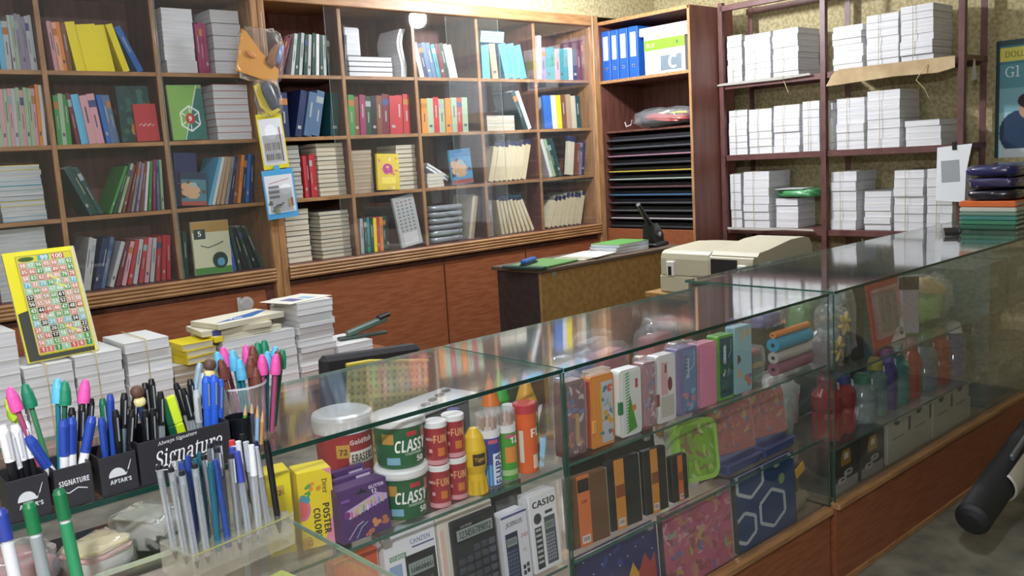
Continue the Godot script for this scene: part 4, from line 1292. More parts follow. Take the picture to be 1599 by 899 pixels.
func desk() -> void:
	var o := thing("desk", "brown board-fronted desk with a dark end panel", "desk", Vector3(2.93, 0, -3.08))
	part(o, "front_board", bev(1.08, 0.83, 0.016, 0.002, true), wood("board"), Vector3(0.54, 0, -0.008))
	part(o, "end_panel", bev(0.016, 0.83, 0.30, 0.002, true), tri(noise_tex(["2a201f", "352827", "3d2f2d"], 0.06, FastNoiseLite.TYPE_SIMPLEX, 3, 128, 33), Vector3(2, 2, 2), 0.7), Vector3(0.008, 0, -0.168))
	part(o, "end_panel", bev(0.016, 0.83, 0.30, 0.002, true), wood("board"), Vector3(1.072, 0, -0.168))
	part(o, "desk_top", bev(1.10, 0.02, 0.36, 0.003), mt("5b4a3a", 0.6), Vector3(0.54, 0.84, -0.17))
	part(o, "metal_bracket", bev(0.03, 0.022, 0.002, 0.0005), mt("9aa0a0", 0.35, 0.7), Vector3(0.09, 0.818, 0.001))
	var y := 0.8505
	var f := thing("clip_file", "flat green file at the desk's left corner under a blue stapler", "file", Vector3(3.06, y, -3.20), Vector3(0, 10, 0))
	part(f, "cover", bev(0.32, 0.012, 0.22, 0.003, true), mt("5d8a4a", 0.5))
	part(f, "dark_spine", bev(0.05, 0.014, 0.24, 0.003, true), mt("24413a", 0.5), Vector3(-0.15, 0, 0))
	var s := thing("stapler", "blue stapler lying on the green file at the desk's corner", "stapler", Vector3(2.98, y + 0.0145, -3.21), Vector3(0, 24, 0))
	part(s, "base", bev(0.16, 0.008, 0.032, 0.003, true), mt("2a3034", 0.4))
	part(s, "arm", bev(0.145, 0.02, 0.028, 0.006, true), mt("2f5fae", 0.35), Vector3(-0.004, 0.008, 0))
	var pb := thing("loose_papers", "sheaf of cream loose papers on the middle of the desk", "paper", Vector3(3.385, y, -3.225), Vector3(0, 3, 0))
	for k in 3: part(pb, "sheet", bev(0.24, 0.004, 0.21, 0.001, true), mt(["c9c4b2", "b9b59f", "d3cfc2"][k], 0.6), Vector3(0.02 * k, 0.0042 * k, 0.006 * k), Vector3(0, 5.0 * k, 0))
	var nb := ["green", "pale blue", "white"]
	for k in 3:
		var o2 := thing("exercise_book", ["white notebook, lowest of the pile by the lever punch", "pale blue notebook in the middle of the pile by the lever punch", "green-covered notebook on top of the pile by the lever punch"][k], "book", Vector3(3.672 + 0.006 * k, y + 0.0165 * k, -3.23), Vector3(0, 4.0 * k - 3, 0), "notebooks on the desk")
		part(o2, "pages", bev(0.27, 0.014, 0.19, 0.001, true), paper("w"))
		part(o2, "cover", bev(0.275, 0.002, 0.195, 0.0005, true), mt(["c6cbd0", "8fb0c4", "5f9a4e"][k], 0.45), Vector3(0, 0.014, 0))
	# heavy lever punch
	var p := thing("lever_punch", "heavy black lever paper punch with raised handle on the desk", "punch", Vector3(3.93, y, -3.20), Vector3(0, 14, 0))
	var bk := gloss("17181b", 0.35)
	part(p, "base", bev(0.17, 0.02, 0.12, 0.005, true), bk)
	part(p, "body", extrude([Vector2(-0.06, 0.02), Vector2(0.07, 0.02), Vector2(0.07, 0.06), Vector2(0.03, 0.10), Vector2(-0.01, 0.13), Vector2(-0.05, 0.12)], 0.07), bk, Vector3(0, 0, -0.035))
	part(p, "handle", tube([Vector3(0.0, 0.09, 0), Vector3(-0.05, 0.14, 0), Vector3(-0.13, 0.205, 0), Vector3(-0.17, 0.245, 0)], 0.017, 10, 0.012), bk)
	part(p, "pivot", lathe([Vector2(0, 0), Vector2(0.013, 0), Vector2(0.013, 0.006), Vector2(0, 0.009)], 16), mt("cfd2d4", 0.3, 0.4), Vector3(0.01, 0.065, 0.036), Vector3(90, 0, 0))

func printer() -> void:
	leg_table("printer_table", "plain wooden table carrying the beige printer", 3.29, 3.90, -2.74, -2.06, 0.715, wood("board"))
	var o := thing("desktop_printer", "large beige dot-matrix printer with two white latches", "printer", Vector3(3.33, 0.7155, -2.15))
	var cream := mt("bdb69c", 0.5)
	var dark := mt("232425", 0.5)
	part(o, "base", bev(0.49, 0.082, 0.53, 0.006, true), cream, Vector3(0.24, 0, -0.26))
	part(o, "front_cover", extrude([Vector2(0.0, 0.083), Vector2(0.30, 0.083), Vector2(0.30, 0.212), Vector2(0.10, 0.203), Vector2(0.028, 0.196), Vector2(0.008, 0.184), Vector2(0.0, 0.16)], 0.27), cream, Vector3(0, 0, -0.518))
	part(o, "front_cover", extrude([Vector2(0.0, 0.083), Vector2(0.10, 0.083), Vector2(0.10, 0.19), Vector2(0.02, 0.186), Vector2(0.005, 0.176), Vector2(0.0, 0.16)], 0.23), cream, Vector3(0, 0, -0.246))
	part(o, "rear_lid", extrude([Vector2(0.012, 0.186), Vector2(0.10, 0.10), Vector2(0.10, 0.084), Vector2(0.472, 0.084), Vector2(0.468, 0.19), Vector2(0.44, 0.228), Vector2(0.40, 0.236), Vector2(0.28, 0.234), Vector2(0.10, 0.208), Vector2(0.03, 0.202)], 0.24), mt("c2bba2", 0.5), Vector3(0, 0, -0.240))
	part(o, "rear_lid", extrude([Vector2(0.30, 0.084), Vector2(0.472, 0.084), Vector2(0.468, 0.18), Vector2(0.44, 0.20), Vector2(0.30, 0.212)], 0.27), cream, Vector3(0, 0, -0.515))
	part(o, "black_window", bev(0.003, 0.07, 0.14, 0.001), dark, Vector3(-0.0005, 0.135, -0.165))
	for z in [-0.455, -0.065]:
		var lt := part(o, "latch", bev(0.02, 0.07, 0.045, 0.004), mt("d9d8d0", 0.4), Vector3(-0.006, 0.115, z))
		part(lt, "latch_slot", bev(0.004, 0.042, 0.02, 0.001), dark, Vector3(-0.009, -0.01, 0))
	part(o, "seam", bev(0.003, 0.003, 0.50, 0.001), mt("6d6855", 0.6), Vector3(-0.001, 0.083, -0.26))
	for z in [-0.50, -0.22]: part(o, "screw", bev(0.003, 0.008, 0.008, 0.001), dark, Vector3(0.001, 0.06, z))
	part(o, "tab", bev(0.004, 0.014, 0.06, 0.001), mt("a69f86", 0.5), Vector3(0.001, 0.085, -0.31))

# ------------------------------------------------------------------ pens
const PENS := {
	"A": [["wk", 0.259, 1.072, -1.343, 0.269, -1.350], ["wk", 0.267, 1.057, -1.355, 0.278, -1.355], ["wk", 0.278, 1.065, -1.363, 0.285, -1.359], ["wk", 0.292, 1.064, -1.371, 0.295, -1.363], ["bw", 0.289, 1.047, -1.349, 0.330, -1.353], ["lf", 0.280, 1.100, -1.375, 0.296, -1.365], ["tp", 0.278, 1.118, -1.367, 0.311, -1.361], ["tg", 0.299, 1.118, -1.373, 0.320, -1.364]],
	"B": [["tb", 0.342, 1.116, -1.373, 0.323, -1.364], ["tG", 0.350, 1.112, -1.367, 0.327, -1.361], ["bw", 0.335, 1.061, -1.343, 0.326, -1.350], ["bw", 0.347, 1.061, -1.347, 0.334, -1.351], ["bw", 0.373, 1.057, -1.343, 0.341, -1.350], ["kb", 0.352, 1.072, -1.359, 0.340, -1.357], ["tp", 0.379, 1.108, -1.371, 0.341, -1.363], ["ko", 0.368, 1.072, -1.365, 0.348, -1.360], ["ko", 0.384, 1.076, -1.375, 0.357, -1.365]],
	"C": [["gG", 0.397, 1.074, -1.367, 0.392, -1.360], ["bb", 0.406, 1.080, -1.359, 0.396, -1.357], ["bb", 0.385, 1.052, -1.343, 0.386, -1.351], ["kk", 0.405, 1.059, -1.341, 0.404, -1.349], ["ks", 0.425, 1.078, -1.355, 0.406, -1.355], ["kk", 0.429, 1.053, -1.343, 0.412, -1.350], ["kk", 0.416, 1.036, -1.371, 0.421, -1.361], ["kk", 0.444, 1.065, -1.369, 0.423, -1.362]],
	"D": [["kc", 0.466, 1.080, -1.385, 0.462, -1.374], ["kc", 0.475, 1.085, -1.381, 0.468, -1.372], ["nt", 0.446, 1.083, -1.365, 0.459, -1.365], ["kc", 0.476, 1.069, -1.351, 0.470, -1.360], ["kc", 0.448, 1.048, -1.345, 0.447, -1.360], ["kc", 0.460, 1.047, -1.347, 0.458, -1.360], ["GG", 0.483, 1.056, -1.355, 0.500, -1.361], ["LL", 0.489, 1.060, -1.349, 0.513, -1.359], ["kc", 0.510, 1.071, -1.377, 0.531, -1.370], ["kc", 0.517, 1.063, -1.367, 0.532, -1.366], ["kc", 0.536, 1.071, -1.385, 0.536, -1.374], ["sc", 0.557, 1.093, -1.389, 0.510, -1.377], ["sc", 0.555, 1.079, -1.375, 0.515, -1.370], ["BB", 0.550, 1.077, -1.353, 0.543, -1.360], ["BB", 0.561, 1.077, -1.349, 0.552, -1.358], ["BB", 0.573, 1.067, -1.357, 0.560, -1.361], ["nt", 0.570, 1.099, -1.377, 0.537, -1.371], ["cc", 0.529, 1.060, -1.347, 0.532, -1.358]],
	"E": [["tb", 0.601, 1.099, -1.425, 0.627, -1.422], ["tp", 0.617, 1.103, -1.437, 0.637, -1.430], ["tb", 0.624, 1.099, -1.415, 0.637, -1.415], ["tb", 0.629, 1.084, -1.403, 0.639, -1.406], ["tu", 0.595, 1.091, -1.399, 0.617, -1.404], ["tp", 0.657, 1.100, -1.433, 0.658, -1.428], ["tu", 0.664, 1.099, -1.421, 0.656, -1.419], ["tG", 0.683, 1.099, -1.441, 0.669, -1.434], ["tu", 0.646, 1.086, -1.397, 0.644, -1.402], ["tu", 0.650, 1.067, -1.389, 0.647, -1.396], ["tp", 0.667, 1.086, -1.395, 0.660, -1.401], ["tb", 0.685, 1.086, -1.411, 0.669, -1.412], ["tG", 0.698, 1.100, -1.445, 0.678, -1.436], ["tb", 0.709, 1.088, -1.427, 0.684, -1.424], ["tu", 0.707, 1.083, -1.415, 0.682, -1.415], ["tp", 0.692, 1.082, -1.393, 0.672, -1.399], ["tG", 0.726, 1.079, -1.435, 0.694, -1.430]],
	"F": [["xg", 0.608, 1.022, -1.348, 0.597, -1.349], ["xb", 0.621, 1.021, -1.352, 0.610, -1.352], ["xn", 0.627, 1.014, -1.346, 0.619, -1.348], ["xu", 0.637, 1.003, -1.350, 0.628, -1.351]],
}

const PEN_WORDS := {"wk": "white-capped black pen", "bw": "white pen with a blue cap", "lf": "pencil with lime green knobbly topper", "tp": "pencil with bright pink topper", "tg": "green pencil with dark green topper", "tb": "pencil with light blue topper", "tG": "dark pencil with green topper", "tu": "pencil with brown topper", "kb": "blue pen with black cap", "ko": "gold pen with black cap", "gG": "green capped pen", "bb": "blue capped pen", "kk": "black ballpoint pen", "ks": "slim silver pen with black cap", "kc": "clear black-capped pen", "nt": "navy pen with brown and cream topper", "GG": "flat dark green highlighter", "LL": "flat lime highlighter", "sc": "slim silver-blue clear pen", "BB": "thick bright blue pen", "cc": "clear empty-looking pen", "xg": "sharpened green colour pencil", "xb": "sharpened blue colour pencil", "xn": "sharpened white-blue colour pencil", "xu": "sharpened tan colour pencil"}

func rod(parent: Node3D, called: String, r: float, y0: float, y1: float, m: Material, r2 := -1.0, segs := 10) -> MeshInstance3D:
	if r2 < 0: r2 = r
	return part(parent, called, lathe([Vector2(0, y0), Vector2(r, y0), Vector2(r2, y1), Vector2(0, y1)], segs), m)

func pen(kind: String, top: Vector3, foot: Vector3, label: String, group: String) -> Node3D:
	var dir := top - foot
	var l := dir.length()
	var o := thing("pencil" if kind[0] in "tx" else "pen", label, "pencil" if kind[0] in "tx" else "pen", foot, Vector3.ZERO, group)
	var up := dir.normalized()
	var side := up.cross(Vector3(0, 0, 1)).normalized()
	o.basis = Basis(side, up, side.cross(up))
	var tone: Dictionary = {"w": "e9eaec", "k": "1b1c20", "b": "2c4ba6", "g": "1f6a4a", "G": "12503c", "L": "c3dd25", "B": "2f62cf", "p": "d84f9c", "u": "70402f", "n": "26305a", "s": "8fa6b4", "c": "aeb6b8", "o": "8a743c", "l": "a9cf2e", "t": "2f7f86"}
	if kind[0] == "t":
		var body: String = {"p": "a34a72", "g": "3f7d55", "b": "1f6f7f", "G": "245a4c", "u": "7d4a30"}[kind[1]]
		var cap: String = {"p": "e255a6", "g": "167a58", "b": "5cb4da", "G": "14805c", "u": "6f3c30"}[kind[1]]
		rod(o, "barrel", 0.0037, 0, l - 0.024, mt(body, 0.35), -1, 6)
		part(o, "topper", lathe([Vector2(0.0, l - 0.036), Vector2(0.0088, l - 0.036), Vector2(0.0092, l - 0.029), Vector2(0.0078, l - 0.014), Vector2(0.0045, l - 0.003), Vector2(0.0, l)], 12), mt(cap, 0.55))
	elif kind[0] == "x":
		var body: String = {"g": "4f9a3f", "b": "2f5a9c", "n": "8fb0d0", "u": "b98a50"}[kind[1]]
		rod(o, "barrel", 0.0037, 0, l - 0.02, mt(body, 0.35), -1, 6)
		rod(o, "wood_tip", 0.0037, l - 0.02, l - 0.004, mt("c9a274", 0.6), 0.0012, 6)
		rod(o, "lead", 0.0012, l - 0.004, l, mt(body, 0.5), 0.0003, 6)
	elif kind == "lf":
		rod(o, "barrel", 0.0037, 0, l - 0.03, mt("7d8f3a", 0.35), -1, 6)
		part(o, "topper", lump(0.018, 0.034, 0.018, 0.9, 0.35, 12, 14, 10), mt("b6d93a", 0.5), Vector3(0, l - 0.034, 0))
	elif kind == "nt":
		rod(o, "barrel", 0.005, 0, l - 0.03, mt("2c3660", 0.35))
		part(o, "topper_head", lump(0.02, 0.02, 0.018, 0.9, 0.05, 3, 14, 10), mt("5a3f33", 0.6), Vector3(0, l - 0.02, 0))
		part(o, "topper_body", lump(0.018, 0.016, 0.016, 0.8, 0.05, 4, 14, 8), mt("dfd493", 0.6), Vector3(0, l - 0.034, 0))
	elif kind in ["GG", "LL"]:
		part(o, "barrel", bev(0.013, l * 0.6, 0.008, 0.002, true), mt(tone[kind[0]], 0.35))
		part(o, "cap", bev(0.0135, l * 0.4, 0.0085, 0.002, true), mt("1d5a3e" if kind == "GG" else "cfe93a", 0.35), Vector3(0, l * 0.6, 0))
	else:
		var body: String = kind[1]
		var m: Material = clear("c9d2d6", 0.35, 0.08) if body == "c" else mt(tone[body], 0.3, 0.6 if body == "s" else 0.0)
		var fat := 0.0072 if kind in ["wk", "BB", "bw"] else 0.0054
		rod(o, "barrel", fat * 0.9, 0, l - 0.048, m)
		if body == "c": rod(o, "ink_tube", 0.0016, 0.004, l - 0.05, mt("20222a", 0.4))
		var cap := part(o, "cap", lathe([Vector2(0.0, l - 0.052), Vector2(fat, l - 0.052), Vector2(fat * 1.02, l - 0.008), Vector2(fat * 0.7, l), Vector2(0.0, l)], 12), clear("dfe4e6", 0.5, 0.1) if kind[0] in "c" else mt(tone[kind[0]], 0.3))
		part(cap, "clip", bev(0.0022, 0.036, 0.0016, 0.0004), mt(tone[kind[0]] if kind[0] in "wb" else "9aa0a6", 0.3, 0.3), Vector3(0, l - 0.028, fat + 0.001))
	return o

func pen_box(called: String, label: String, x0: float, x1: float, zf: float, h: float, d: float) -> Node3D:
	var w := x1 - x0
	var o := thing(called, label, "pen holder", Vector3((x0 + x1) / 2, COUNTER_TOP + 0.0005, zf))
	var m := mt("232327", 0.45)
	part(o, "front_wall", bev(w, h, 0.003, 0.0008, true), mt("2b2b30", 0.4), Vector3(0, 0, -0.0015))
	part(o, "back_wall", bev(w, h * 1.12, 0.003, 0.0008, true), m, Vector3(0, 0, -d + 0.0015))
	for s in [-1, 1]: part(o, "side_wall", bev(0.003, h, d - 0.006, 0.0008, true), m, Vector3(s * (w / 2 - 0.0015), 0, -d / 2))
	part(o, "bottom", bev(w - 0.006, 0.003, d - 0.006, 0.0008, true), m, Vector3(0, 0, -d / 2))
	return o

func pens() -> void:
	var names := {"A": "leftmost pen box", "B": "second pen box", "C": "third pen box", "D": "wide script pen box", "E": "clear cup", "F": "small dark tub"}
	for k in 3:
		var xs: Array = [[0.249, 0.301], [0.308, 0.358], [0.368, 0.420]][k]
		var o := pen_box("pen_box", ["small black card pen box with white sunrise emblem, leftmost on the counter", "small black card pen box reading signature, second on the counter", "small black card pen box with white sunrise emblem beside the wide box"][k], xs[0], xs[1], -1.322, 0.058, 0.05)
		if k == 1:
			text(o, "SIGNATURE", 0.0075, "c9cbcd", Vector3(0, 0.036, 0.0001), Vector3.ZERO, bold, 0.04)
			part(o, "emblem_stroke", tube([Vector3(-0.018, 0.024, 0), Vector3(-0.008, 0.021, 0), Vector3(0.004, 0.026, 0), Vector3(0.016, 0.022, 0)], 0.0009, 5), mt("c9cbcd", 0.5), Vector3(0, 0, 0.0006))
		else:
			var pl := []
			for i in 11: pl.append(Vector2(cos(PI * i / 10) * 0.012, sin(PI * i / 10) * 0.013))
			part(o, "emblem", extrude(pl, 0.0006), mt("c4c8cb", 0.5), Vector3(-0.003, 0.026, 0.0001))
			part(o, "emblem_stroke", tube([Vector3(0.009, 0.027, 0), Vector3(0.013, 0.034, 0), Vector3(0.018, 0.047, 0)], 0.0013, 5, 0.0004), mt("c4c8cb", 0.5), Vector3(0, 0, 0.0006))
			text(o, "APTAR'S", 0.006, "c4c8cb", Vector3(0.001, 0.019, 0.0001), Vector3.ZERO, bold, 0.03)
	var o := pen_box("pen_box", "wide black card pen box with white script writing", 0.424, 0.566, -1.322, 0.066, 0.085)
	text(o, "Signature", 0.034, "dcdee0", Vector3(0.004, 0.034, 0.0001), Vector3(0, 0, 4), serif, 0.104, 0.25)
	part(o, "script_flourish", tube([Vector3(-0.05, 0.019, 0), Vector3(-0.02, 0.014, 0), Vector3(0.01, 0.018, 0), Vector3(0.03, 0.024, 0)], 0.0008, 5), mt("dcdee0", 0.5), Vector3(0, 0, 0.0006))
	text(o, "Always Signature", 0.007, "c9cbcd", Vector3(-0.012, 0.059, 0.0001), Vector3(0, 0, 3), serif, 0.06, 0.2)
	# clear cup and the small tub
	var cup := thing("clear_cup", "clear plastic cup packed with topped pencils", "cup", Vector3(0.630, COUNTER_TOP + 0.0005, -1.415))
	part(cup, "wall", lathe([Vector2(0.0, 0.0), Vector2(0.036, 0.0), Vector2(0.044, 0.098), Vector2(0.0425, 0.098), Vector2(0.0345, 0.003), Vector2(0.0, 0.003)], 28), clear("dfe6e6", 0.10, 0.03))
	part(cup, "rim", lathe([Vector2(0.0425, 0.0965), Vector2(0.0455, 0.0965), Vector2(0.0455, 0.0995), Vector2(0.0425, 0.0995), Vector2(0.0425, 0.0965)], 28), clear("eef3f3", 0.45, 0.05))
	var tub := thing("pencil_tub", "small dark tub of colour pencils in front of the clear cup", "pen holder", Vector3(0.594, COUNTER_TOP + 0.0005, -1.351))
	part(tub, "wall", lathe([Vector2(0.0, 0.0), Vector2(0.020, 0.0), Vector2(0.022, 0.062), Vector2(0.0205, 0.062), Vector2(0.0185, 0.003), Vector2(0.0, 0.003)], 20), clear("10131c", 0.85, 0.15))
	for key in PENS:
		var list: Array = PENS[key].duplicate()
		list.sort_custom(func(a, b): return a[1] < b[1])
		for i in list.size():
			var p: Array = list[i]
			var foot := Vector3(p[4], COUNTER_TOP + 0.006, p[5])
			pen(p[0], Vector3(p[1], p[2], p[3]), foot, "%s, %s from left in the %s" % [PEN_WORDS[p[0]], ORD[i], names[key]], "pens in the %s" % names[key])
	acrylic_stand()

func acrylic_stand() -> void:
	var at := Vector3(0.497, 0.8405, -1.205)
	var turn := 9.0
	var o := thing("acrylic_pen_stand", "yellowed clear acrylic block stand full of ballpoint pens", "pen holder", at, Vector3(0, turn, 0))
	var ac := clear("cfcdb8", 0.13, 0.08)
	var w := 0.165
	var d := 0.088
	part(o, "top_plate", bev(w, 0.004, d, 0.001), ac, Vector3(0, 0.044, 0))
	part(o, "front_plate", bev(w, 0.044, 0.004, 0.001, true), ac, Vector3(0, 0, d / 2 - 0.002))
	part(o, "rear_plate", bev(w, 0.044, 0.004, 0.001, true), ac, Vector3(0, 0, -d / 2 + 0.002))
	for s in [-1, 1]: part(o, "side_plate", bev(0.004, 0.044, d - 0.008, 0.001, true), ac, Vector3(s * (w / 2 - 0.002), 0, 0))
	part(o, "middle_plate", bev(w - 0.008, 0.003, d - 0.008, 0.001), ac, Vector3(0, 0.016, 0))
	part(o, "emerald_edge", bev(w, 0.002, 0.003, 0.0005), clear("a8a86a", 0.6, 0.1), Vector3(0, 0.0455, d / 2))
	# [row, column, kind]: cap-down ballpoints and upright ones
	var kinds := ["clear pen with black tip", "blue-barrelled pen", "teal-barrelled pen", "silver pen with black tip", "silver patterned pen", "clear pen with blue cap", "clear pen with white cap", "black slim pen", "navy slim pen", "red-capped pen", "grey-capped clear pen"]
	var lay := [[0, 0, 1, 2, 3, 4, 9, 6, 7], [0, 1, 2, 3, 4, 5, 6, 10, 8], [0, 0, 2, 1, 3, 5, 6, 10, 7]]
	var b := Basis(Vector3.UP, deg_to_rad(turn))
	for r in 3:
		for c in 9:
			var kd: int = lay[r][c]
			var lx := -w / 2 + 0.014 + c * 0.0171
			var lz := -d / 2 + 0.016 + r * 0.027
			var p := thing("ballpoint_pen", "%s, %s from left in the %s row of the acrylic stand" % [kinds[kd], ORD[c], ["rear", "middle", "front"][r]], "pen", at + b * Vector3(lx, 0.018, lz), Vector3((rng.randf() - 0.5) * 4, turn, (rng.randf() - 0.5) * 6 + 1.5), "pens in the acrylic stand")
			var l := 0.138 + rng.randf() * 0.01
			var bar: Material = [clear("c9d2d6", 0.32, 0.08), clear("2c4a92", 0.8, 0.1), clear("1f5f72", 0.8, 0.1), mt("b9bec4", 0.22, 0.8), mt("9aa0aa", 0.22, 0.8), clear("c9d2d6", 0.32, 0.08), clear("d6dcdf", 0.35, 0.08), mt("17181b", 0.35), mt("22305c", 0.35), clear("d6dcdf", 0.3, 0.08), clear("c2c8cb", 0.35, 0.08)][kd]
			rod(p, "barrel", 0.0048, 0.012, l - (0.04 if kd in [5, 6, 9, 10] else 0.006), bar, 0.005)
			rod(p, "tip", 0.0018, 0.0, 0.012, mt("1c1d22" if kd in [0, 3, 7] else "8f949a", 0.3, 0.4), 0.004)
			if kd in [0, 5, 6, 9, 10]: rod(p, "ink_tube", 0.0014, 0.012, l - 0.02, mt("1e2230" if kd != 5 else "2a3a86", 0.4))
			if kd in [5, 6, 9, 10]: rod(p, "cap", 0.0058, l - 0.045, l, mt(["3a47a0", "d3d8dc", "c23a3a", "a9afb4"][[5, 6, 9, 10].find(kd)], 0.35), 0.0046)
			else: rod(p, "plug", 0.0044, l - 0.006, l, mt(["1c1d22", "27408a", "1c5666", "1c1d22", "1c1d22", "", "", "101114", "1a2548"][kd], 0.35), 0.0036)
			part(p, "clip", bev(0.002, 0.034, 0.0014, 0.0004), mt(["8f949a", "27408a", "1c5666", "d3d6da", "d3d6da", "3a47a0", "d3d8dc", "101114", "1a2548", "c23a3a", "a9afb4"][kd], 0.3, 0.3), Vector3(0, l - 0.024, 0.0062))
	# markers standing in the left foreground
	var ms := [[0.233, -1.222, "2a3f98", "d5d8dc", "blue-capped white marker at the bottom left of the low counter", 0.996], [0.262, -1.205, "0f7040", "8d9597", "green-capped grey marker, left of the green pair on the low counter", 1.0], [0.300, -1.213, "0f6b3d", "2f8a5c", "green-capped green marker, right of the green pair on the low counter", 1.004]]
	for m in ms:
		var p := thing("marker", m[4], "marker", Vector3(m[0] - 0.004, 0.8405, m[1]), Vector3(-2, 0, 3), "markers on the low counter")
		var l: float = m[5] - 0.8405
		rod(p, "barrel", 0.0078, 0.0, l - 0.045, mt(m[3], 0.3), 0.0078, 14)
		rod(p, "neck", 0.0064, l - 0.045, l - 0.04, mt("c9cdd0", 0.4), 0.0064, 14)
		part(p, "cap", lathe([Vector2(0, l - 0.04), Vector2(0.0084, l - 0.04), Vector2(0.0084, l - 0.006), Vector2(0.006, l), Vector2(0, l)], 16), gloss(m[2]))
	# packets lying on a shallow carton inside the near counter on the left
	var sc := carton("shallow_carton", "shallow cream carton under the packets inside the near counter", 0.15, 0.575, -1.34, 0.7245, 0.075, 0.26, "c9c4b4")
	part(sc, "lid_edge", bev(0.427, 0.02, 0.262, 0.002), mt("d4d0c2", 0.5), Vector3(0, 0.065, -0.13))
	var pk := thing("bead_packet", "clear packet of pink and white layers inside the near counter", "packet", Vector3(0.372, 0.8005, -1.402), Vector3(0, 20, 0))
	part(pk, "contents", lump(0.085, 0.04, 0.075, 0.5, 0.1, 20), mt("cfd2c9", 0.5))
	part(pk, "pink_layer", lump(0.087, 0.010, 0.077, 0.5, 0.1, 21), mt("d3a29c", 0.5), Vector3(0, 0.032, 0))
	part(pk, "yellow_layer", lump(0.086, 0.009, 0.075, 0.5, 0.1, 22), mt("d4c58a", 0.5), Vector3(0, 0.041, 0))
	part(pk, "wrapping", lump(0.092, 0.055, 0.08, 0.5, 0.12, 23), clear("e6ebea", 0.2, 0.06))
	pk = thing("bead_packet", "clear packet of grey and black small wares inside the near counter", "packet", Vector3(0.468, 0.8005, -1.445), Vector3(0, 30, 0))
	part(pk, "contents", lump(0.075, 0.05, 0.10, 0.5, 0.15, 24), mt("a3a399", 0.5))
	part(pk, "dark_wares", lump(0.09, 0.03, 0.05, 0.6, 0.15, 25), mt("2a2826", 0.5), Vector3(0.005, 0.002, 0.034))
	part(pk, "pale_sheet", bev(0.068, 0.003, 0.07, 0.001), mt("c9cbb8", 0.5), Vector3(0, 0.052, -0.01), Vector3(4, 10, 0))
	part(pk, "wrapping", lump(0.082, 0.06, 0.112, 0.5, 0.12, 26), clear("e6ebea", 0.2, 0.06))
	pk = thing("bead_packet", "reddish clear packet behind the green markers inside the near counter", "packet", Vector3(0.262, 0.8005, -1.45))
	part(pk, "contents", lump(0.11, 0.05, 0.09, 0.5, 0.15, 27), mt("a3605a", 0.5))
	part(pk, "wrapping", lump(0.122, 0.06, 0.1, 0.5, 0.12, 28), clear("e6ebea", 0.2, 0.06))

# ------------------------------------------------------------------ goods in the counters
func patch(w: float, h: float, r: float, turn: float, y: float, nx := 8) -> Mesh:
	# a printed patch bent round a cylinder
	var st := begin()
	for i in nx:
		var a0 := turn + (float(i) / nx - 0.5) * w / r
		var a1 := turn + (float(i + 1) / nx - 0.5) * w / r
		var rr := r + 0.0003
		facet(st, [Vector3(sin(a0) * rr, y - h / 2, cos(a0) * rr), Vector3(sin(a1) * rr, y - h / 2, cos(a1) * rr), Vector3(sin(a1) * rr, y + h / 2, cos(a1) * rr), Vector3(sin(a0) * rr, y + h / 2, cos(a0) * rr)], Vector3(sin((a0 + a1) / 2), 0, cos((a0 + a1) / 2)), [Vector2(float(i) / nx, 1), Vector2(float(i + 1) / nx, 1), Vector2(float(i + 1) / nx, 0), Vector2(float(i) / nx, 0)])
	return st.commit()

func bent(parent: Node3D, s: String, hgt: float, hex: String, r: float, turn: float, y: float, f: Font = null, w := 0.0, slant := 0.0) -> void:
	part(parent, "lettering", curl(letters(s, hgt, f, w, 0.0006, slant), r, turn, y), mt(hex, 0.5))

# faces of round goods are turned towards the customers, a little to the left
const FACE := -0.62

func tub(called: String, label: String, at: Vector3, r: float, h: float, hex: String) -> Node3D:
	var o := thing(called, label, "tub", at)
	part(o, "body", lathe([Vector2(0, 0), Vector2(r * 0.9, 0), Vector2(r * 0.92, 0.004), Vector2(r, h * 0.84), Vector2(0, h * 0.84)], 32), gloss(hex, 0.4))
	part(o, "lid", lathe([Vector2(0, h * 0.82), Vector2(r * 1.06, h * 0.82), Vector2(r * 1.08, h * 0.86), Vector2(r * 1.08, h * 0.95), Vector2(r * 1.03, h * 0.985), Vector2(r * 0.9, h), Vector2(0, h)], 32), gloss("dfe1df", 0.4))
	return o

func canister(called: String, label: String, at: Vector3, r: float, h: float, body: String, cap: String, category := "tube") -> Node3D:
	var o := thing(called, label, category, at)
	part(o, "body", lathe([Vector2(0, 0), Vector2(r * 0.97, 0), Vector2(r, 0.003), Vector2(r, h * 0.88), Vector2(0, h * 0.88)], 24), gloss(body, 0.4))
	part(o, "cap", lathe([Vector2(0, h * 0.87), Vector2(r * 1.06, h * 0.87), Vector2(r * 1.06, h * 0.985), Vector2(r * 0.98, h), Vector2(0, h)], 24), gloss(cap, 0.4))
	return o

func carton(called: String, label: String, x0: float, x1: float, zf: float, y: float, h: float, d: float, hex: String, rot := Vector3.ZERO, category := "box", group := "") -> Node3D:
	var o := thing(called, label, category, Vector3((x0 + x1) / 2, y + d * sin(deg_to_rad(absf(rot.x))) + 0.0003, zf - 0.002), rot, group)
	part(o, "body", bev(x1 - x0, h, d, 0.0015, true), mt(hex, 0.45), Vector3(0, 0, -d / 2))
	return o

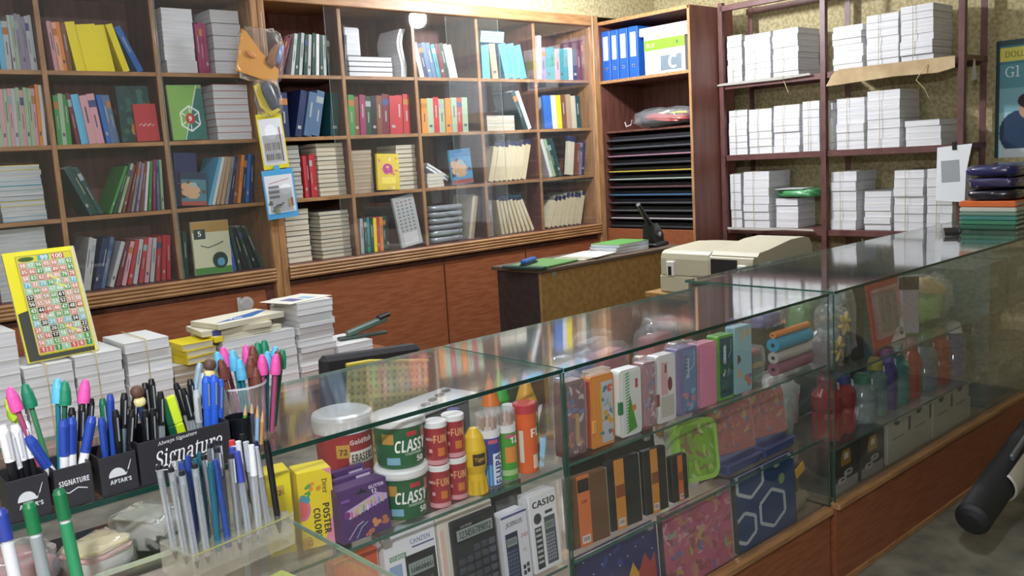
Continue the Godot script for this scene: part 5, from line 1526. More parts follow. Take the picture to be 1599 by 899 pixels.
func goods_left() -> void:
	var y := 0.7245
	# green sharpener tubs, one on the other
	for k in 2:
		var r := 0.0490
		var h := 0.098
		var o := tub("sharpener_tub", ["lower green tub with white lid in the stacked pair", "upper green tub with white lid in the stacked pair"][k], Vector3(0.925 + 0.004 * k, y + k * (h + 0.0005), -1.390 - 0.004 * k), r, h, "115c33")
		bent(o, "CLASSY", 0.023, "eef0ea", r * 0.975, FACE + 0.42 + 0.12 * k, h * 0.45, bold, 0.068, 0.12)
		bent(o, "SHARPENERS", 0.005, "b7d3bd", r * 0.965, FACE + 0.6, h * 0.29, null, 0.036)
		bent(o, "50", 0.011, "e6eae2", r * 0.95, FACE + 0.9, h * 0.16, bold)
		part(o, "brand_patch", patch(0.022, 0.009, r * 0.99, FACE + 0.55, h * 0.68), mt("b52e3b", 0.4))
		part(o, "sharpener_picture", patch(0.024, 0.02, r * 0.985, FACE - 0.45, h * 0.60), mt("b8893c", 0.4))
		part(o, "sharpener_picture", patch(0.026, 0.014, r * 0.945, FACE - 0.28, h * 0.16), mt("7ba9c0", 0.4))
		part(o, "sharpener_picture", patch(0.012, 0.022, r * 0.985, FACE + 1.15, h * 0.62), mt("c0726e", 0.4))
	# red eraser tub further back
	var e := tub("eraser_tub", "large red tub with white lid left of the green tubs", Vector3(0.872, y, -1.502), 0.0560, 0.196, "a3262f")
	bent(e, "ERASERS", 0.015, "5b5142", 0.0552, FACE + 0.75, 0.112, bold, 0.05)
	part(e, "label_patch", patch(0.06, 0.026, 0.0548, FACE + 0.75, 0.112), mt("e6e0d2", 0.4))
	part(e, "price_patch", patch(0.026, 0.026, 0.0552, FACE + 0.02, 0.128), mt("c99a3e", 0.4))
	bent(e, "72", 0.011, "5a3a12", 0.0556, FACE + 0.02, 0.127, bold)
	part(e, "brand_patch", patch(0.040, 0.013, 0.0554, FACE + 0.72, 0.144), mt("8e1d28", 0.4))
	bent(e, "Goldfish", 0.010, "e6cfc9", 0.0558, FACE + 0.72, 0.144, bold)
	# poster colour cartons
	for k in 2:
		var o := carton("poster_paint_carton", ["yellow paint carton with flowers, left one by the clear cup", "yellow paint carton with black lettering beside the purple pens pack"][k], [0.650, 0.700][k], [0.694, 0.762][k], [-1.392, -1.372][k], y, [0.15, 0.142][k], 0.05, "e3cf1a", Vector3(0, -14, 0))
		if k == 1:
			var im := sheet(96, 192, "e5cd22")
			disc(im, 8, 90, 22, "c96f8e", 30)
			disc(im, 8, 90, 15, "d3605f", 22)
			blobs(im, 31, 6, 5, 9, ["3f93a6", "4f9a4a", "d98a2c"], Rect2(0.1, 0.08, 0.5, 0.3))
			shape(im, [Vector2(96, 100), Vector2(60, 191), Vector2(96, 191)], "dd8a9c")
			shape(im, [Vector2(96, 18), Vector2(70, 0), Vector2(96, 0)], "d98aa2")
			disc(im, 14, 176, 16, "c9a024")
			part(o, "print", card(0.061, 0.14, 0.0006), printed(im), Vector3(0, 0.001, 0.0))
			text(o, "POSTER", 0.012, "2a2a20", Vector3(0.016, 0.050, 0.0008), Vector3(0, 0, -90), bold, 0.056)
			text(o, "COLORS", 0.012, "2a2a20", Vector3(-0.001, 0.044, 0.0008), Vector3(0, 0, -90), bold, 0.056)
			text(o, "Deer", 0.009, "33301c", Vector3(0.017, 0.110, 0.0008), Vector3(0, 0, -90), serif)
			text(o, "12", 0.008, "3a3420", Vector3(-0.018, 0.012, 0.0008), Vector3(0, 0, -90))
		else:
			var im := sheet(64, 192, "e8d81c")
			block(im, 12, 30, 34, 22, "c9a93a")
			blobs(im, 33, 7, 5, 10, ["efe9d6", "d49a86", "cfd89a"], Rect2(0.1, 0.5, 0.8, 0.25))
			part(o, "print", card(0.042, 0.148, 0.0006), printed(im), Vector3(0, 0.001, 0.0))
			text(o, "12", 0.009, "6a5a20", Vector3(-0.002, 0.113, 0.0008))
	# purple glitter pens pack
	var o := carton("glitter_pen_pack", "purple pack of glitter pens with hanging hole, bottom front", 0.757, 0.860, -1.336, y, 0.098, 0.04, "47265f", Vector3(-4, 0, 0))
	var im := sheet(192, 192, "4d2a66")
	shape(im, [Vector2(18, 78), Vector2(150, 44), Vector2(188, 58), Vector2(188, 78), Vector2(30, 110)], "b9a3cf")
	for k in 9: block(im, 40 + k * 16, 84 - k * 3, 6, 26, ["c94f6a", "d98a3c", "d9cc6a", "6aa36a", "d9d3df", "7a5fb0", "c97fb0", "5a8fb0", "d9a36a"][k])
	disc(im, 24, 92, 13, "7a2f6f")
	blobs(im, 40, 5, 8, 16, ["c9895a", "b06a4a", "d9b08a"], Rect2(0.5, 0.66, 0.4, 0.26))
	stroke(im, [Vector2(20, 180), Vector2(60, 140), Vector2(84, 132)], 4, "c9b0c9")
	stroke(im, [Vector2(50, 186), Vector2(76, 150), Vector2(100, 138)], 4, "6ab0a8")
	block(im, 6, 36, 34, 10, "7a4f96")
	part(o, "print", card(0.101, 0.096, 0.0006), printed(im), Vector3(0, 0.001, 0.0))
	text(o, "GLITTER", 0.010, "cbbf78", Vector3(0.0, 0.060, 0.0009), Vector3(0, 0, 13), bold, 0.046)
	text(o, "GLITTER", 0.006, "d9cfe6", Vector3(0.028, 0.088, 0.0009), Vector3(0, 0, 0), bold)
	text(o, "12", 0.008, "d9cfe6", Vector3(0.022, 0.079, 0.0009), Vector3(0, 0, 0), bold)
	part(o, "hanging_hole", extrude([Vector2(-0.012, 0), Vector2(0.012, 0), Vector2(0.009, 0.004), Vector2(0.004, 0.004), Vector2(0, 0.010), Vector2(-0.004, 0.004), Vector2(-0.009, 0.004)], 0.0006), mt("120a18", 0.6), Vector3(-0.004, 0.082, 0.0008))
	for k in 2:
		var b := carton("glitter_pen_pack", ["purple pack right behind the front glitter pens pack", "purple pack furthest back of the three glitter packs"][k], 0.758 + 0.003 * k, 0.861 + 0.003 * k, -1.388 - 0.03 * k, y, 0.104 + 0.004 * k, 0.012, "4f2d6a", Vector3.ZERO, "box", "glitter pen packs")
		part(b, "pale_label", bev(0.03, 0.008, 0.0008, 0.0002), mt("c9bfd6", 0.5), Vector3(0.030, 0.096, 0.0003))
	# four small red canisters
	for k in 4:
		var col := k % 2
		var up := k / 2
		var r := 0.0215
		var h := 0.086
		var c := canister("fun_dough_canister", ["lower left", "lower right", "upper left", "upper right"][k] + " red canister with white cap in the block of four", Vector3([0.991, 1.040][col], y + up * (h + 0.0005), [-1.360, -1.368][col]), r, h, "9c2431", "e3e4e2")
		bent(c, "FUN", 0.015, "dba06a", r, FACE + 0.35, h * 0.62, bold, 0.026)
		bent(c, "Goldfish", 0.006, "e0b0b0", r, FACE - 0.7, h * 0.62, bold, 0.016)
		part(c, "star_picture", patch(0.014, 0.016, r, FACE + 0.4, h * 0.32), mt("c9762f", 0.4))
		part(c, "pink_foot", patch(0.05, 0.009, r, FACE, h * 0.08), mt("d0959a", 0.4))
		part(c, "round_mark", patch(0.007, 0.007, r, FACE - 0.6, h * 0.35), mt("d9a9a4", 0.4))
	# yellow squeeze bottle standing on its skirt
	o = thing("glue_bottle", "yellow ribbed glue bottle with dark emblem right of the red canisters", "bottle", Vector3(1.082, y, -1.358))
	part(o, "body", lathe([Vector2(0, 0), Vector2(0.0225, 0), Vector2(0.0205, 0.03), Vector2(0.019, 0.042), Vector2(0.024, 0.06), Vector2(0.024, 0.092), Vector2(0.018, 0.118), Vector2(0.008, 0.134), Vector2(0, 0.136)], 20), mt("d9b31c", 0.4))
	part(o, "emblem", patch(0.028, 0.024, 0.0243, FACE + 0.35, 0.074), mt("3a2a12", 0.4))
	bent(o, "Tiger", 0.010, "d9b24a", 0.0248, FACE + 0.35, 0.074, serif, 0.022)
	for k in 7: part(o, "skirt_rib", tube([Vector3(sin(k * 0.5 - 2.0) * 0.0195, 0.03, cos(k * 0.5 - 2.0) * 0.0195), Vector3(sin(k * 0.5 - 2.0) * 0.0225, 0.001, cos(k * 0.5 - 2.0) * 0.0225)], 0.0025, 6), mt("cfae1f", 0.4))
	# pencil tubes with clear caps
	var specs := [[1.133, 0.0245, 0.15, "2f3f8f", "blue pencil canister with clear cap, lower half light blue", "5aa3d0", "FLUPA"], [1.181, 0.0222, 0.148, "3f9a2c", "green pencil canister with clear cap and orange star picture", "3f9a2c", "FUN"]]
	for s in specs:
		var h: float = s[2]
		var r: float = s[1]
		var c := thing("pencil_canister", s[4], "tube", Vector3(s[0], y, -1.374 if s[1] > 0.023 else -1.374))
		part(c, "body", lathe([Vector2(0, 0), Vector2(r, 0), Vector2(r, h * 0.77), Vector2(0, h * 0.77)], 24), gloss(s[3], 0.4))
		part(c, "white_collar", lathe([Vector2(r + 0.0004, h * 0.68), Vector2(r + 0.0005, h * 0.68), Vector2(r + 0.0005, h * 0.78), Vector2(0, h * 0.78)], 24), mt("dfe2e0", 0.4))
		part(c, "clear_cap", lathe([Vector2(r * 1.01, h * 0.78), Vector2(r * 1.02, h * 0.98), Vector2(r * 0.95, h), Vector2(0, h)], 24), clear("dfe4e4", 0.22, 0.06))
		for k in 9:
			var a := TAU * k / 9
			part(c, "pencil_end", lathe([Vector2(0, h * 0.78), Vector2(0.0036, h * 0.78), Vector2(0.0036, h * 0.9), Vector2(0.0008, h * 0.96), Vector2(0, h * 0.96)], 7), mt(["b5846a", "8a5a44", "c9b09a"][k % 3], 0.5), Vector3(sin(a) * r * 0.62, 0, cos(a) * r * 0.62))
		if s[3] == "2f3f8f":
			part(c, "light_foot", patch(0.075, h * 0.3, r, FACE, h * 0.16), mt("5aa3d0", 0.4))
			part(c, "white_panel", patch(0.024, h * 0.44, r, FACE + 0.72, h * 0.24), mt("dfe6ea", 0.4))
			part(c, "lettering", curl(turned(letters("FLUPA", 0.015, bold), 90), r + 0.0004, FACE + 0.72, h * 0.24), mt("27408f", 0.5))
		else:
			part(c, "star_picture", patch(0.026, 0.034, r, FACE + 0.35, h * 0.36), mt("d98a3a", 0.4))
			part(c, "light_foot", patch(0.05, 0.012, r, FACE + 0.2, h * 0.1), mt("a8c98a", 0.4))
			bent(c, "12", 0.014, "e6efe0", r, FACE + 0.75, h * 0.57, bold)
		part(c, "pink_brand", patch(0.022, 0.008, r, FACE + 0.35, h * 0.63), mt("c05a76", 0.4))
	o = canister("pencil_canister", "slim clear tube with dark green contents between green and orange canisters", Vector3(1.2135, y, -1.398), 0.0135, 0.145, "4d6a4f", "c9cfca")
	part(o, "white_strip", patch(0.004, 0.10, 0.0157, FACE + 0.1, 0.06), mt("b9c2ba", 0.4))
	o = canister("pencil_canister", "orange canister with red cap left of the giant pencil", Vector3(1.2325, y, -1.368), 0.0240, 0.150, "dd5f22", "b9303c")
	bent(o, "FL", 0.018, "f0e6dc", 0.0242, FACE + 0.85, 0.088, bold)
	part(o, "white_panel", patch(0.010, 0.07, 0.0241, FACE - 0.55, 0.06), mt("d9cfc4", 0.4))
	part(o, "white_flame", patch(0.016, 0.03, 0.0241, FACE + 0.8, 0.025), mt("efd2b8", 0.4))
	# giant pencil-shaped pot
	o = thing("pencil_shaped_pot", "giant toy pencil with golden wooden tip and black eraser end", "pot", Vector3(1.2705, y, -1.402))
	var r := 0.024
	part(o, "black_end", lathe([Vector2(0, 0), Vector2(r * 0.88, 0), Vector2(r * 0.9, 0.025), Vector2(0, 0.025)], 24), mt("1a1a1c", 0.5))
	for k in 3: part(o, "end_ring", lathe([Vector2(r * 0.9, 0.006 + 0.006 * k), Vector2(r * 0.95, 0.007 + 0.006 * k), Vector2(r * 0.9, 0.009 + 0.006 * k)], 24), mt("26262a", 0.5))
	part(o, "red_foot", lathe([Vector2(0, 0.025), Vector2(r, 0.025), Vector2(r, 0.045), Vector2(0, 0.045)], 24), gloss("b02a30"))
	var pim := sheet(160, 96, "e0b81c")
	blobs(pim, 52, 26, 4, 10, ["2f6fc0", "c03a2c", "e6e0d0", "3f7a3a", "e0b81c"])
	var pm := printed(pim)
	part(o, "barrel_print", lathe([Vector2(r, 0.045), Vector2(r, 0.118)], 24), pm)
	part(o, "red_shoulder", lathe([Vector2(r, 0.118), Vector2(r, 0.140), Vector2(0, 0.140)], 24), gloss("b02a30"))
	part(o, "gold_cone", lathe([Vector2(0, 0.137), Vector2(r * 1.01, 0.137), Vector2(r * 0.35, 0.188), Vector2(0, 0.188)], 24), mt("c99a35", 0.4))
	part(o, "red_lead", lathe([Vector2(0, 0.188), Vector2(r * 0.34, 0.188), Vector2(r * 0.1, 0.203), Vector2(0, 0.204)], 16), mt("b0402f", 0.4))
	for k in 2:
		var c := thing("cone_topped_pot", ["orange cone-topped pot behind the pencil canisters", "green cone-topped pot behind the giant pencil"][k], "pot", Vector3([1.230, 1.272][k], y, [-1.475, -1.49][k]))
		part(c, "body", lathe([Vector2(0, 0), Vector2(0.02, 0), Vector2(0.02, 0.13), Vector2(0, 0.13)], 20), gloss(["c9c4ba", "3f8a3c"][k]))
		part(c, "cone", lathe([Vector2(0, 0.128), Vector2(0.021, 0.128), Vector2(0.005, 0.186), Vector2(0, 0.186)], 20), mt(["e07a2c", "3aa83f"][k], 0.4))
		part(c, "cone_tip", lathe([Vector2(0, 0.186), Vector2(0.005, 0.186), Vector2(0.0015, 0.2), Vector2(0, 0.2)], 10), mt(["d0703a", "3aa83f"][k], 0.4))
	# pale blister tray and blue bottle behind
	o = thing("blister_tray", "grey-white blister tray lying behind the pencil canisters", "tray", Vector3(1.13, y + 0.001, -1.545), Vector3(0, 10, 0))
	part(o, "stand", bev(0.14, 0.14, 0.08, 0.004, true), mt("6d6f72", 0.6))
	part(o, "tray", bev(0.17, 0.012, 0.10, 0.004, true), mt("c4c8ca", 0.5), Vector3(0, 0.14, 0))
	for k in 4: part(o, "dark_pin", bev(0.02, 0.006, 0.012, 0.002), mt("3d4046", 0.4), Vector3(-0.05 + 0.035 * k, 0.154, 0.02 - 0.012 * k))
	o = canister("spray_bottle", "dark blue bottle behind the red canisters", Vector3(1.110, y, -1.455), 0.014, 0.15, "27408f", "23367c", "bottle")
	part(o, "label", patch(0.015, 0.04, 0.0142, FACE, 0.06), mt("8fa6c9", 0.4))
	# calculators
	calculators()

func turned(m: Mesh, deg: float) -> Mesh:
	var arr := m.surface_get_arrays(0)
	var vs: PackedVector3Array = arr[Mesh.ARRAY_VERTEX]
	var ns: PackedVector3Array = arr[Mesh.ARRAY_NORMAL]
	for i in vs.size():
		vs[i] = vs[i].rotated(Vector3(0, 0, 1), deg_to_rad(deg))
		ns[i] = ns[i].rotated(Vector3(0, 0, 1), deg_to_rad(deg))
	arr[Mesh.ARRAY_VERTEX] = vs
	arr[Mesh.ARRAY_NORMAL] = ns
	var r := ArrayMesh.new()
	r.add_surface_from_arrays(Mesh.PRIMITIVE_TRIANGLES, arr)
	return r

func calculators() -> void:
	var y := 0.5005
	var zf := -1.336
	var o := carton("calculator_box", "white calculator box with green model label, leftmost calculator", 0.846, 0.965, zf, y, 0.203, 0.04, "dcdfe0", Vector3(-4, 0, 0), "box", "boxed calculators")
	var im := sheet(192, 320, "dfe2e4")
	block(im, 100, 54, 84, 5, "5a5f8f")
	block(im, 14, 62, 62, 16, "7d9a86")
	block(im, 10, 92, 46, 200, "8fa6c4")
	calculator(im, 70, 78, 116, 236, 5, 6)
	part(o, "print", card(0.117, 0.2, 0.0006), printed(im), Vector3(0, 0.001, 0))
	text(o, "CANZEN", 0.009, "7d86b0", Vector3(0.022, 0.177, 0.0009), Vector3.ZERO, null, 0.046)
	text(o, "CT-8120", 0.006, "e0ece2", Vector3(-0.032, 0.157, 0.0009))
	text(o, "123456789012", 0.008, "1f2524", Vector3(0.020, 0.121, 0.0009), Vector3.ZERO, null, 0.05, 0.1)
	o = carton("calculator_box", "large desk calculator with twelve-digit display in an open white box", 0.972, 1.112, zf, y, 0.198, 0.045, "d8d2c4", Vector3(-4, 0, 0), "box", "boxed calculators")
	part(o, "pink_flap", bev(0.01, 0.17, 0.001, 0.0003, true), mt("d9b8a8", 0.5), Vector3(-0.062, 0.004, 0.0004))
	var cb := part(o, "calculator", bev(0.112, 0.178, 0.012, 0.004, true), mt("20232a", 0.4), Vector3(0.010, 0.008, 0.006))
	part(cb, "display_frame", bev(0.100, 0.034, 0.001, 0.0003), mt("15181c", 0.3), Vector3(0, 0.150, 0.0063))
	part(cb, "display", bev(0.092, 0.022, 0.001, 0.0003), mt("8f9b95", 0.3), Vector3(0, 0.147, 0.007))
	text(cb, "123456789012", 0.014, "1a201e", Vector3(0, 0.147, 0.0076), Vector3.ZERO, null, 0.082, 0.12)
	text(cb, "ELECTRONIC", 0.004, "a9adb2", Vector3(-0.02, 0.163, 0.007))
	for r in 6:
		for c in 5:
			if r == 0 and c < 2: continue
			part(cb, "key", bev(0.015, 0.0115, 0.004, 0.0015), mt("3d434d" if c < 4 else "4d5560", 0.4), Vector3(-0.040 + 0.020 * c, 0.112 - 0.0185 * r, 0.007))
	o = carton("scientific_calculator_box", "white and navy scientific calculator box between two other calculators", 1.130, 1.203, zf, y, 0.152, 0.035, "d4d7dc", Vector3(-4, 0, 0), "box", "boxed calculators")
	im = sheet(128, 256, "d9dce2")
	block(im, 0, 0, 128, 8, "4a5286")
	calculator(im, 12, 66, 62, 176, 5, 7, "262c44", "5a6788")
	block(im, 86, 200, 14, 16, "33363c")
	block(im, 104, 196, 14, 16, "33363c")
	block(im, 86, 222, 14, 16, "33363c")
	block(im, 104, 218, 14, 16, "33363c")
	part(o, "print", card(0.071, 0.15, 0.0006), printed(im), Vector3(0, 0.001, 0))
	text(o, "JOINUS", 0.012, "44484e", Vector3(-0.002, 0.130, 0.0009), Vector3.ZERO, null, 0.046, 0.15)
	text(o, "240", 0.009, "c98a86", Vector3(0.023, 0.098, 0.0009))
	text(o, "10", 0.008, "c9a09a", Vector3(0.020, 0.066, 0.0009))
	o = carton("scientific_calculator_box", "white scientific calculator box at the right end of the calculators", 1.211, 1.292, zf, y, 0.170, 0.035, "dfe1e2", Vector3(-4, 0, 0), "box", "boxed calculators")
	im = sheet(128, 256, "e3e5e6")
	disc(im, 32, 78, 18, "3c3d42")
	block(im, 14, 106, 34, 140, "2f3035")
	for k in 7: block(im, 18, 112 + k * 18, 26, 8, "b9bcc0")
	calculator(im, 62, 82, 52, 160, 5, 8, "4d5159", "aab0b8")
	block(im, 70, 62, 36, 10, "3a3c40")
	part(o, "print", card(0.079, 0.168, 0.0006), printed(im), Vector3(0, 0.001, 0))
	text(o, "CASIO", 0.014, "2a2b30", Vector3(0.002, 0.149, 0.0009), Vector3.ZERO, bold, 0.066)
	o = carton("orange_pack", "plain orange pack left of the calculators on the lower shelf", 0.745, 0.838, -1.36, y, 0.19, 0.03, "c9562f")
	part(o, "pale_edge", bev(0.002, 0.19, 0.031, 0.0005, true), mt("d9a088", 0.5), Vector3(0.0475, 0, -0.015))
	# dark packs behind the calculators
	for k in 3:
		o = carton("calculator_box", ["dark pack behind the large desk calculator", "dark pack behind the navy calculator box", "dark pack behind the last calculator box"][k], 1.0 + 0.098 * k, 1.09 + 0.098 * k, -1.45, y, 0.17, 0.05, "2e2c2c", Vector3.ZERO, "box", "dark packs behind the calculators")
		part(o, "clear_window", bev(0.07, 0.08, 0.001, 0.0003), clear("c9cfd2", 0.3, 0.05), Vector3(0, 0.1, 0.0005))

# an upright pencil box seen narrow side out
func pencil_box(label: String, x0: float, x1: float, h: float, hex: String, corner: float, d: float, im: Image, lean := 0.0, wrapm := false) -> Node3D:
	var w := x1 - x0
	var o := thing("pencil_box", label, "pencil box", Vector3((x0 + x1) / 2, 0.7253 + w * 0.01, -1.345 - d), Vector3(0, 0, lean))
	part(o, "case", extrude(rounded(w, h, corner), d), gloss(hex, 0.4))
	part(o, "lid_print", extrude(rounded(w * 0.82, h * 0.92, corner * 0.8), 0.0008), printed(im, 0.35), Vector3(0.003, h * 0.04, d))
	if wrapm: part(o, "wrapping", lump(w * 1.12, h * 1.08, d * 1.5, 0.3, 0.05, int(x0 * 100), 24, 14), clear("eef2f4", 0.14, 0.05), Vector3(0, 0, d / 2))
	return o

func goods_middle() -> void:
	var im := sheet(64, 160, "5a2228")
	swirls(im, 61, 40, 3, 7, ["3d5c9c", "b04a3c", "2a1a1c", "c9b0a8", "7d3034"])
	block(im, 30, 70, 14, 70, "b08a3c")
	var lean := -1.0
	pencil_box("maroon wrapped pouch with blue and gold picture, leftmost on the upper middle shelf", 1.325, 1.392, 0.172, "6d2a30", 0.008, 0.03, im, lean, true)
	im = sheet(64, 160, "d98f3c")
	block(im, 26, 10, 38, 150, "b9bec4")
	blobs(im, 62, 14, 3, 8, ["3d7a8f", "c95a4a", "2f6a5a", "d0a040", "8fb0c0"], Rect2(0.4, 0.1, 0.6, 0.8))
	block(im, 22, 24, 6, 50, "c9b040")
	var o := pencil_box("orange pencil box with palm tree picture and clear flap", 1.410, 1.488, 0.166, "d98a36", 0.006, 0.03, im, lean)
	part(o, "red_edge", bev(0.004, 0.155, 0.03, 0.001, true), mt("a83a34", 0.45), Vector3(-0.041, 0.003, 0.015))
	part(o, "clasp", bev(0.012, 0.03, 0.006, 0.002), mt("e0a24c", 0.4), Vector3(-0.030, 0.05, 0.031))
	part(o, "clear_flap", bev(0.07, 0.012, 0.028, 0.002, true), clear("efe3cf", 0.4, 0.08), Vector3(0, 0.166, 0.015))
	im = sheet(64, 160, "d3d8d2")
	for k in 20: shape(im, [Vector2(12, 4 + k * 8), Vector2(24, 0 + k * 8), Vector2(24, 3 + k * 8), Vector2(12, 7 + k * 8)], "2f8f4a")
	shape(im, [Vector2(26, 60), Vector2(50, 150), Vector2(20, 158), Vector2(18, 100)], "4a8f2c")
	disc(im, 40, 96, 8, "c9803c")
	block(im, 46, 22, 10, 24, "b04a4a")
	o = pencil_box("white pencil box with green striped band and green clasp", 1.508, 1.586, 0.160, "dfe3dc", 0.010, 0.03, im, lean)
	part(o, "green_clasp", bev(0.014, 0.03, 0.008, 0.002), mt("1f7a44", 0.4), Vector3(-0.036, 0.072, 0.03))
	im = sheet(64, 160, "a8666c")
	swirls(im, 63, 30, 3, 7, ["b04a44", "5a6a9c", "c9b0b8", "6a3a44", "8f9cc0"])
	pencil_box("reddish patterned pencil case with blue label between two white boxes", 1.592, 1.640, 0.162, "8f4a50", 0.005, 0.028, im, lean, true)
	im = sheet(64, 160, "dcd8d6")
	block(im, 10, 12, 26, 84, "d3a8a8")
	disc(im, 44, 70, 9, "7a3a3c", 18)
	block(im, 8, 100, 52, 54, "bdbab2")
	block(im, 24, 18, 7, 22, "7a5050")
	o = pencil_box("white pencil box with dusty pink panel and grey window", 1.642, 1.718, 0.168, "dedcda", 0.010, 0.03, im, lean)
	part(o, "brown_clasp", bev(0.016, 0.03, 0.008, 0.002), mt("8f4a44", 0.4), Vector3(-0.036, 0.06, 0.03))
	im = sheet(64, 160, "2f6fa3")
	shape(im, [Vector2(0, 0), Vector2(14, 0), Vector2(14, 160), Vector2(0, 160)], "5a3f8f")
	stroke(im, [Vector2(56, 4), Vector2(56, 40), Vector2(44, 52), Vector2(30, 56)], 3, "8fc0d8")
	blobs(im, 64, 10, 4, 10, ["1f3f6a", "6ab0d0", "3a4a8f", "c06a8a"], Rect2(0.25, 0.55, 0.7, 0.4))
	block(im, 26, 22, 12, 52, "a9c4d8")
	o = pencil_box("purple pencil box with blue glossy picture panel", 1.722, 1.806, 0.170, "58408f", 0.008, 0.035, im, lean, true)
	text(o, "SPEED", 0.012, "1f2f5a", Vector3(-0.004, 0.125, 0.0362), Vector3(0, 0, -90), bold, 0.05)
	im = sheet(64, 160, "d98aa8")
	for k in 26: block(im, 0, 2 + k * 6, 64, 2, "cf7a9a")
	pencil_box("plain pink ribbed pencil box", 1.812, 1.890, 0.166, "d9849f", 0.006, 0.035, im, lean)
	im = sheet(64, 160, "1f4a5c")
	stroke(im, [Vector2(54, 6), Vector2(54, 40), Vector2(40, 54)], 3, "8fb8c8")
	block(im, 18, 20, 12, 44, "a9bcc0")
	blobs(im, 65, 10, 4, 10, ["12283c", "c9c4b0", "2f6a4a", "3f6a8a"], Rect2(0.15, 0.5, 0.8, 0.45))
	o = pencil_box("bright green pencil box with dark blue picture panel", 1.896, 1.966, 0.172, "59a83a", 0.006, 0.035, im, lean)
	part(o, "dark_clasp", bev(0.014, 0.028, 0.008, 0.002), mt("1f5a34", 0.4), Vector3(-0.018, 0.086, 0.036))
	text(o, "SPEED", 0.011, "cfd8d8", Vector3(-0.006, 0.118, 0.0362), Vector3(0, 0, -90), bold, 0.045)
	im = sheet(64, 160, "8fb8c0")
	blobs(im, 66, 9, 6, 12, ["c0705a", "6a5a9c", "c9a46a", "5a4a3a", "8fb8c0"])
	pencil_box("light blue pencil box with round orange and violet pictures", 1.974, 2.052, 0.182, "8fb8c4", 0.004, 0.03, im, lean)
	# pack of coloured erasers
	o = thing("eraser_pack", "clear pack of coloured eraser blocks beside the light blue box", "packet", Vector3(2.115, 0.7245, -1.40))
	var tones := ["b9a02c", "7a4a3c", "5a4a7a", "3a4a7a", "a03a5a", "8a3a4a", "4a5a5a", "b0962c", "2f5a3a", "4a7a6a"]
	for k in 10: part(o, "eraser_block", bev(0.05, 0.016, 0.03, 0.003, true), mt(tones[k], 0.45), Vector3([-0.028, 0.028][k / 5], 0.018 * (4 - k % 5), 0.0))
	part(o, "wrapping", lump(0.125, 0.10, 0.045, 0.3, 0.05, 71), clear("dfe6e8", 0.16, 0.05))
	# watch-like scissors/loops behind
	for k in 2:
		var l := thing("handled_scissors", ["blue-handled scissors standing behind the eraser pack", "orange-handled scissors standing behind the eraser pack"][k], "scissors", Vector3(2.115 + 0.05 * k, 0.7255, -1.46), Vector3(0, 0, -8.0 + 14 * k))
		var pts := []
		for i in 15: pts.append(Vector3(cos(TAU * i / 14) * 0.02, 0.142 + sin(TAU * i / 14) * 0.028, 0))
		part(l, "handle_loop", tube(pts, 0.006, 8), mt(["3f6fb0", "c9603a"][k], 0.4))
		part(l, "handle_pad", lathe([Vector2(0, 0), Vector2(0.016, 0), Vector2(0.016, 0.004), Vector2(0, 0.004)], 14), mt(["6a93c4", "c9603a"][k], 0.4), Vector3(0, 0.142, -0.002), Vector3(90, 0, 0))
		part(l, "blade", bev(0.012, 0.118, 0.003, 0.001, true), mt("8f959a", 0.3, 0.7))
	# rolls of foam sheet lying across
	var rolls := [["mauve foam sheet roll, lowest of the lying rolls", "8a5a68", 0.0, 0.020], ["grey-white foam sheet roll under the blue roll", "a8a49c", 0.036, 0.018], ["turquoise foam sheet roll in clear wrap", "2f8fae", 0.07, 0.021], ["orange foam sheet roll above the turquoise roll", "d08244", 0.11, 0.010]]
	for q in rolls:
		var ro := thing("foam_roll", q[0], "roll", Vector3(2.202, 0.7255 + q[2] + q[3], -1.372), Vector3.ZERO, "foam sheet rolls")
		part(ro, "sheet", tube([Vector3(0, 0, 0), Vector3(0.19, 0, 0)], q[3] * 0.95, 16), mt(q[1], 0.5))
		part(ro, "core", tube([Vector3(-0.0008, 0, 0), Vector3(0.1908, 0, 0)], q[3] * 0.3, 10), mt("2a2626", 0.7))
	var bp := thing("bead_packet", "small clear packet of blue and violet beads atop the foam rolls", "packet", Vector3(2.24, 0.86, -1.42))
	part(bp, "contents", lump(0.09, 0.04, 0.06, 0.6, 0.2, 81), mt("4a3f8a", 0.4))
	part(bp, "wrapping", lump(0.115, 0.052, 0.075, 0.5, 0.2, 82), clear("e6ecee", 0.2, 0.05))
	# flat packets on top of the boxes just under the glass
	var fp := [[1.50, -1.48, "4a6ab0", "blue patterned packet lying behind the white striped pencil box"], [1.64, -1.50, "a8403f", "red packet lying behind the patterned pencil case"], [1.86, -1.52, "c05a50", "red chequered packet lying behind the pink pencil box"], [1.72, -1.62, "3a4a5a", "dark blue clear-wrapped packet at the back of the middle counter"], [1.98, -1.60, "3a3d40", "black bulging packet at the back of the middle counter"]]
	for q in fp:
		var f := thing("wrapped_case", q[3], "packet", Vector3(q[0], 0.7245, q[1]), Vector3(0, 10, 0))
		part(f, "case", bev(0.11, 0.168, 0.05, 0.006, true), mt(q[2], 0.45))
		part(f, "wrapping", lump(0.13, 0.19, 0.075, 0.35, 0.08, int(q[0] * 40)), clear("e6ecee", 0.16, 0.05))
	goods_middle_low()

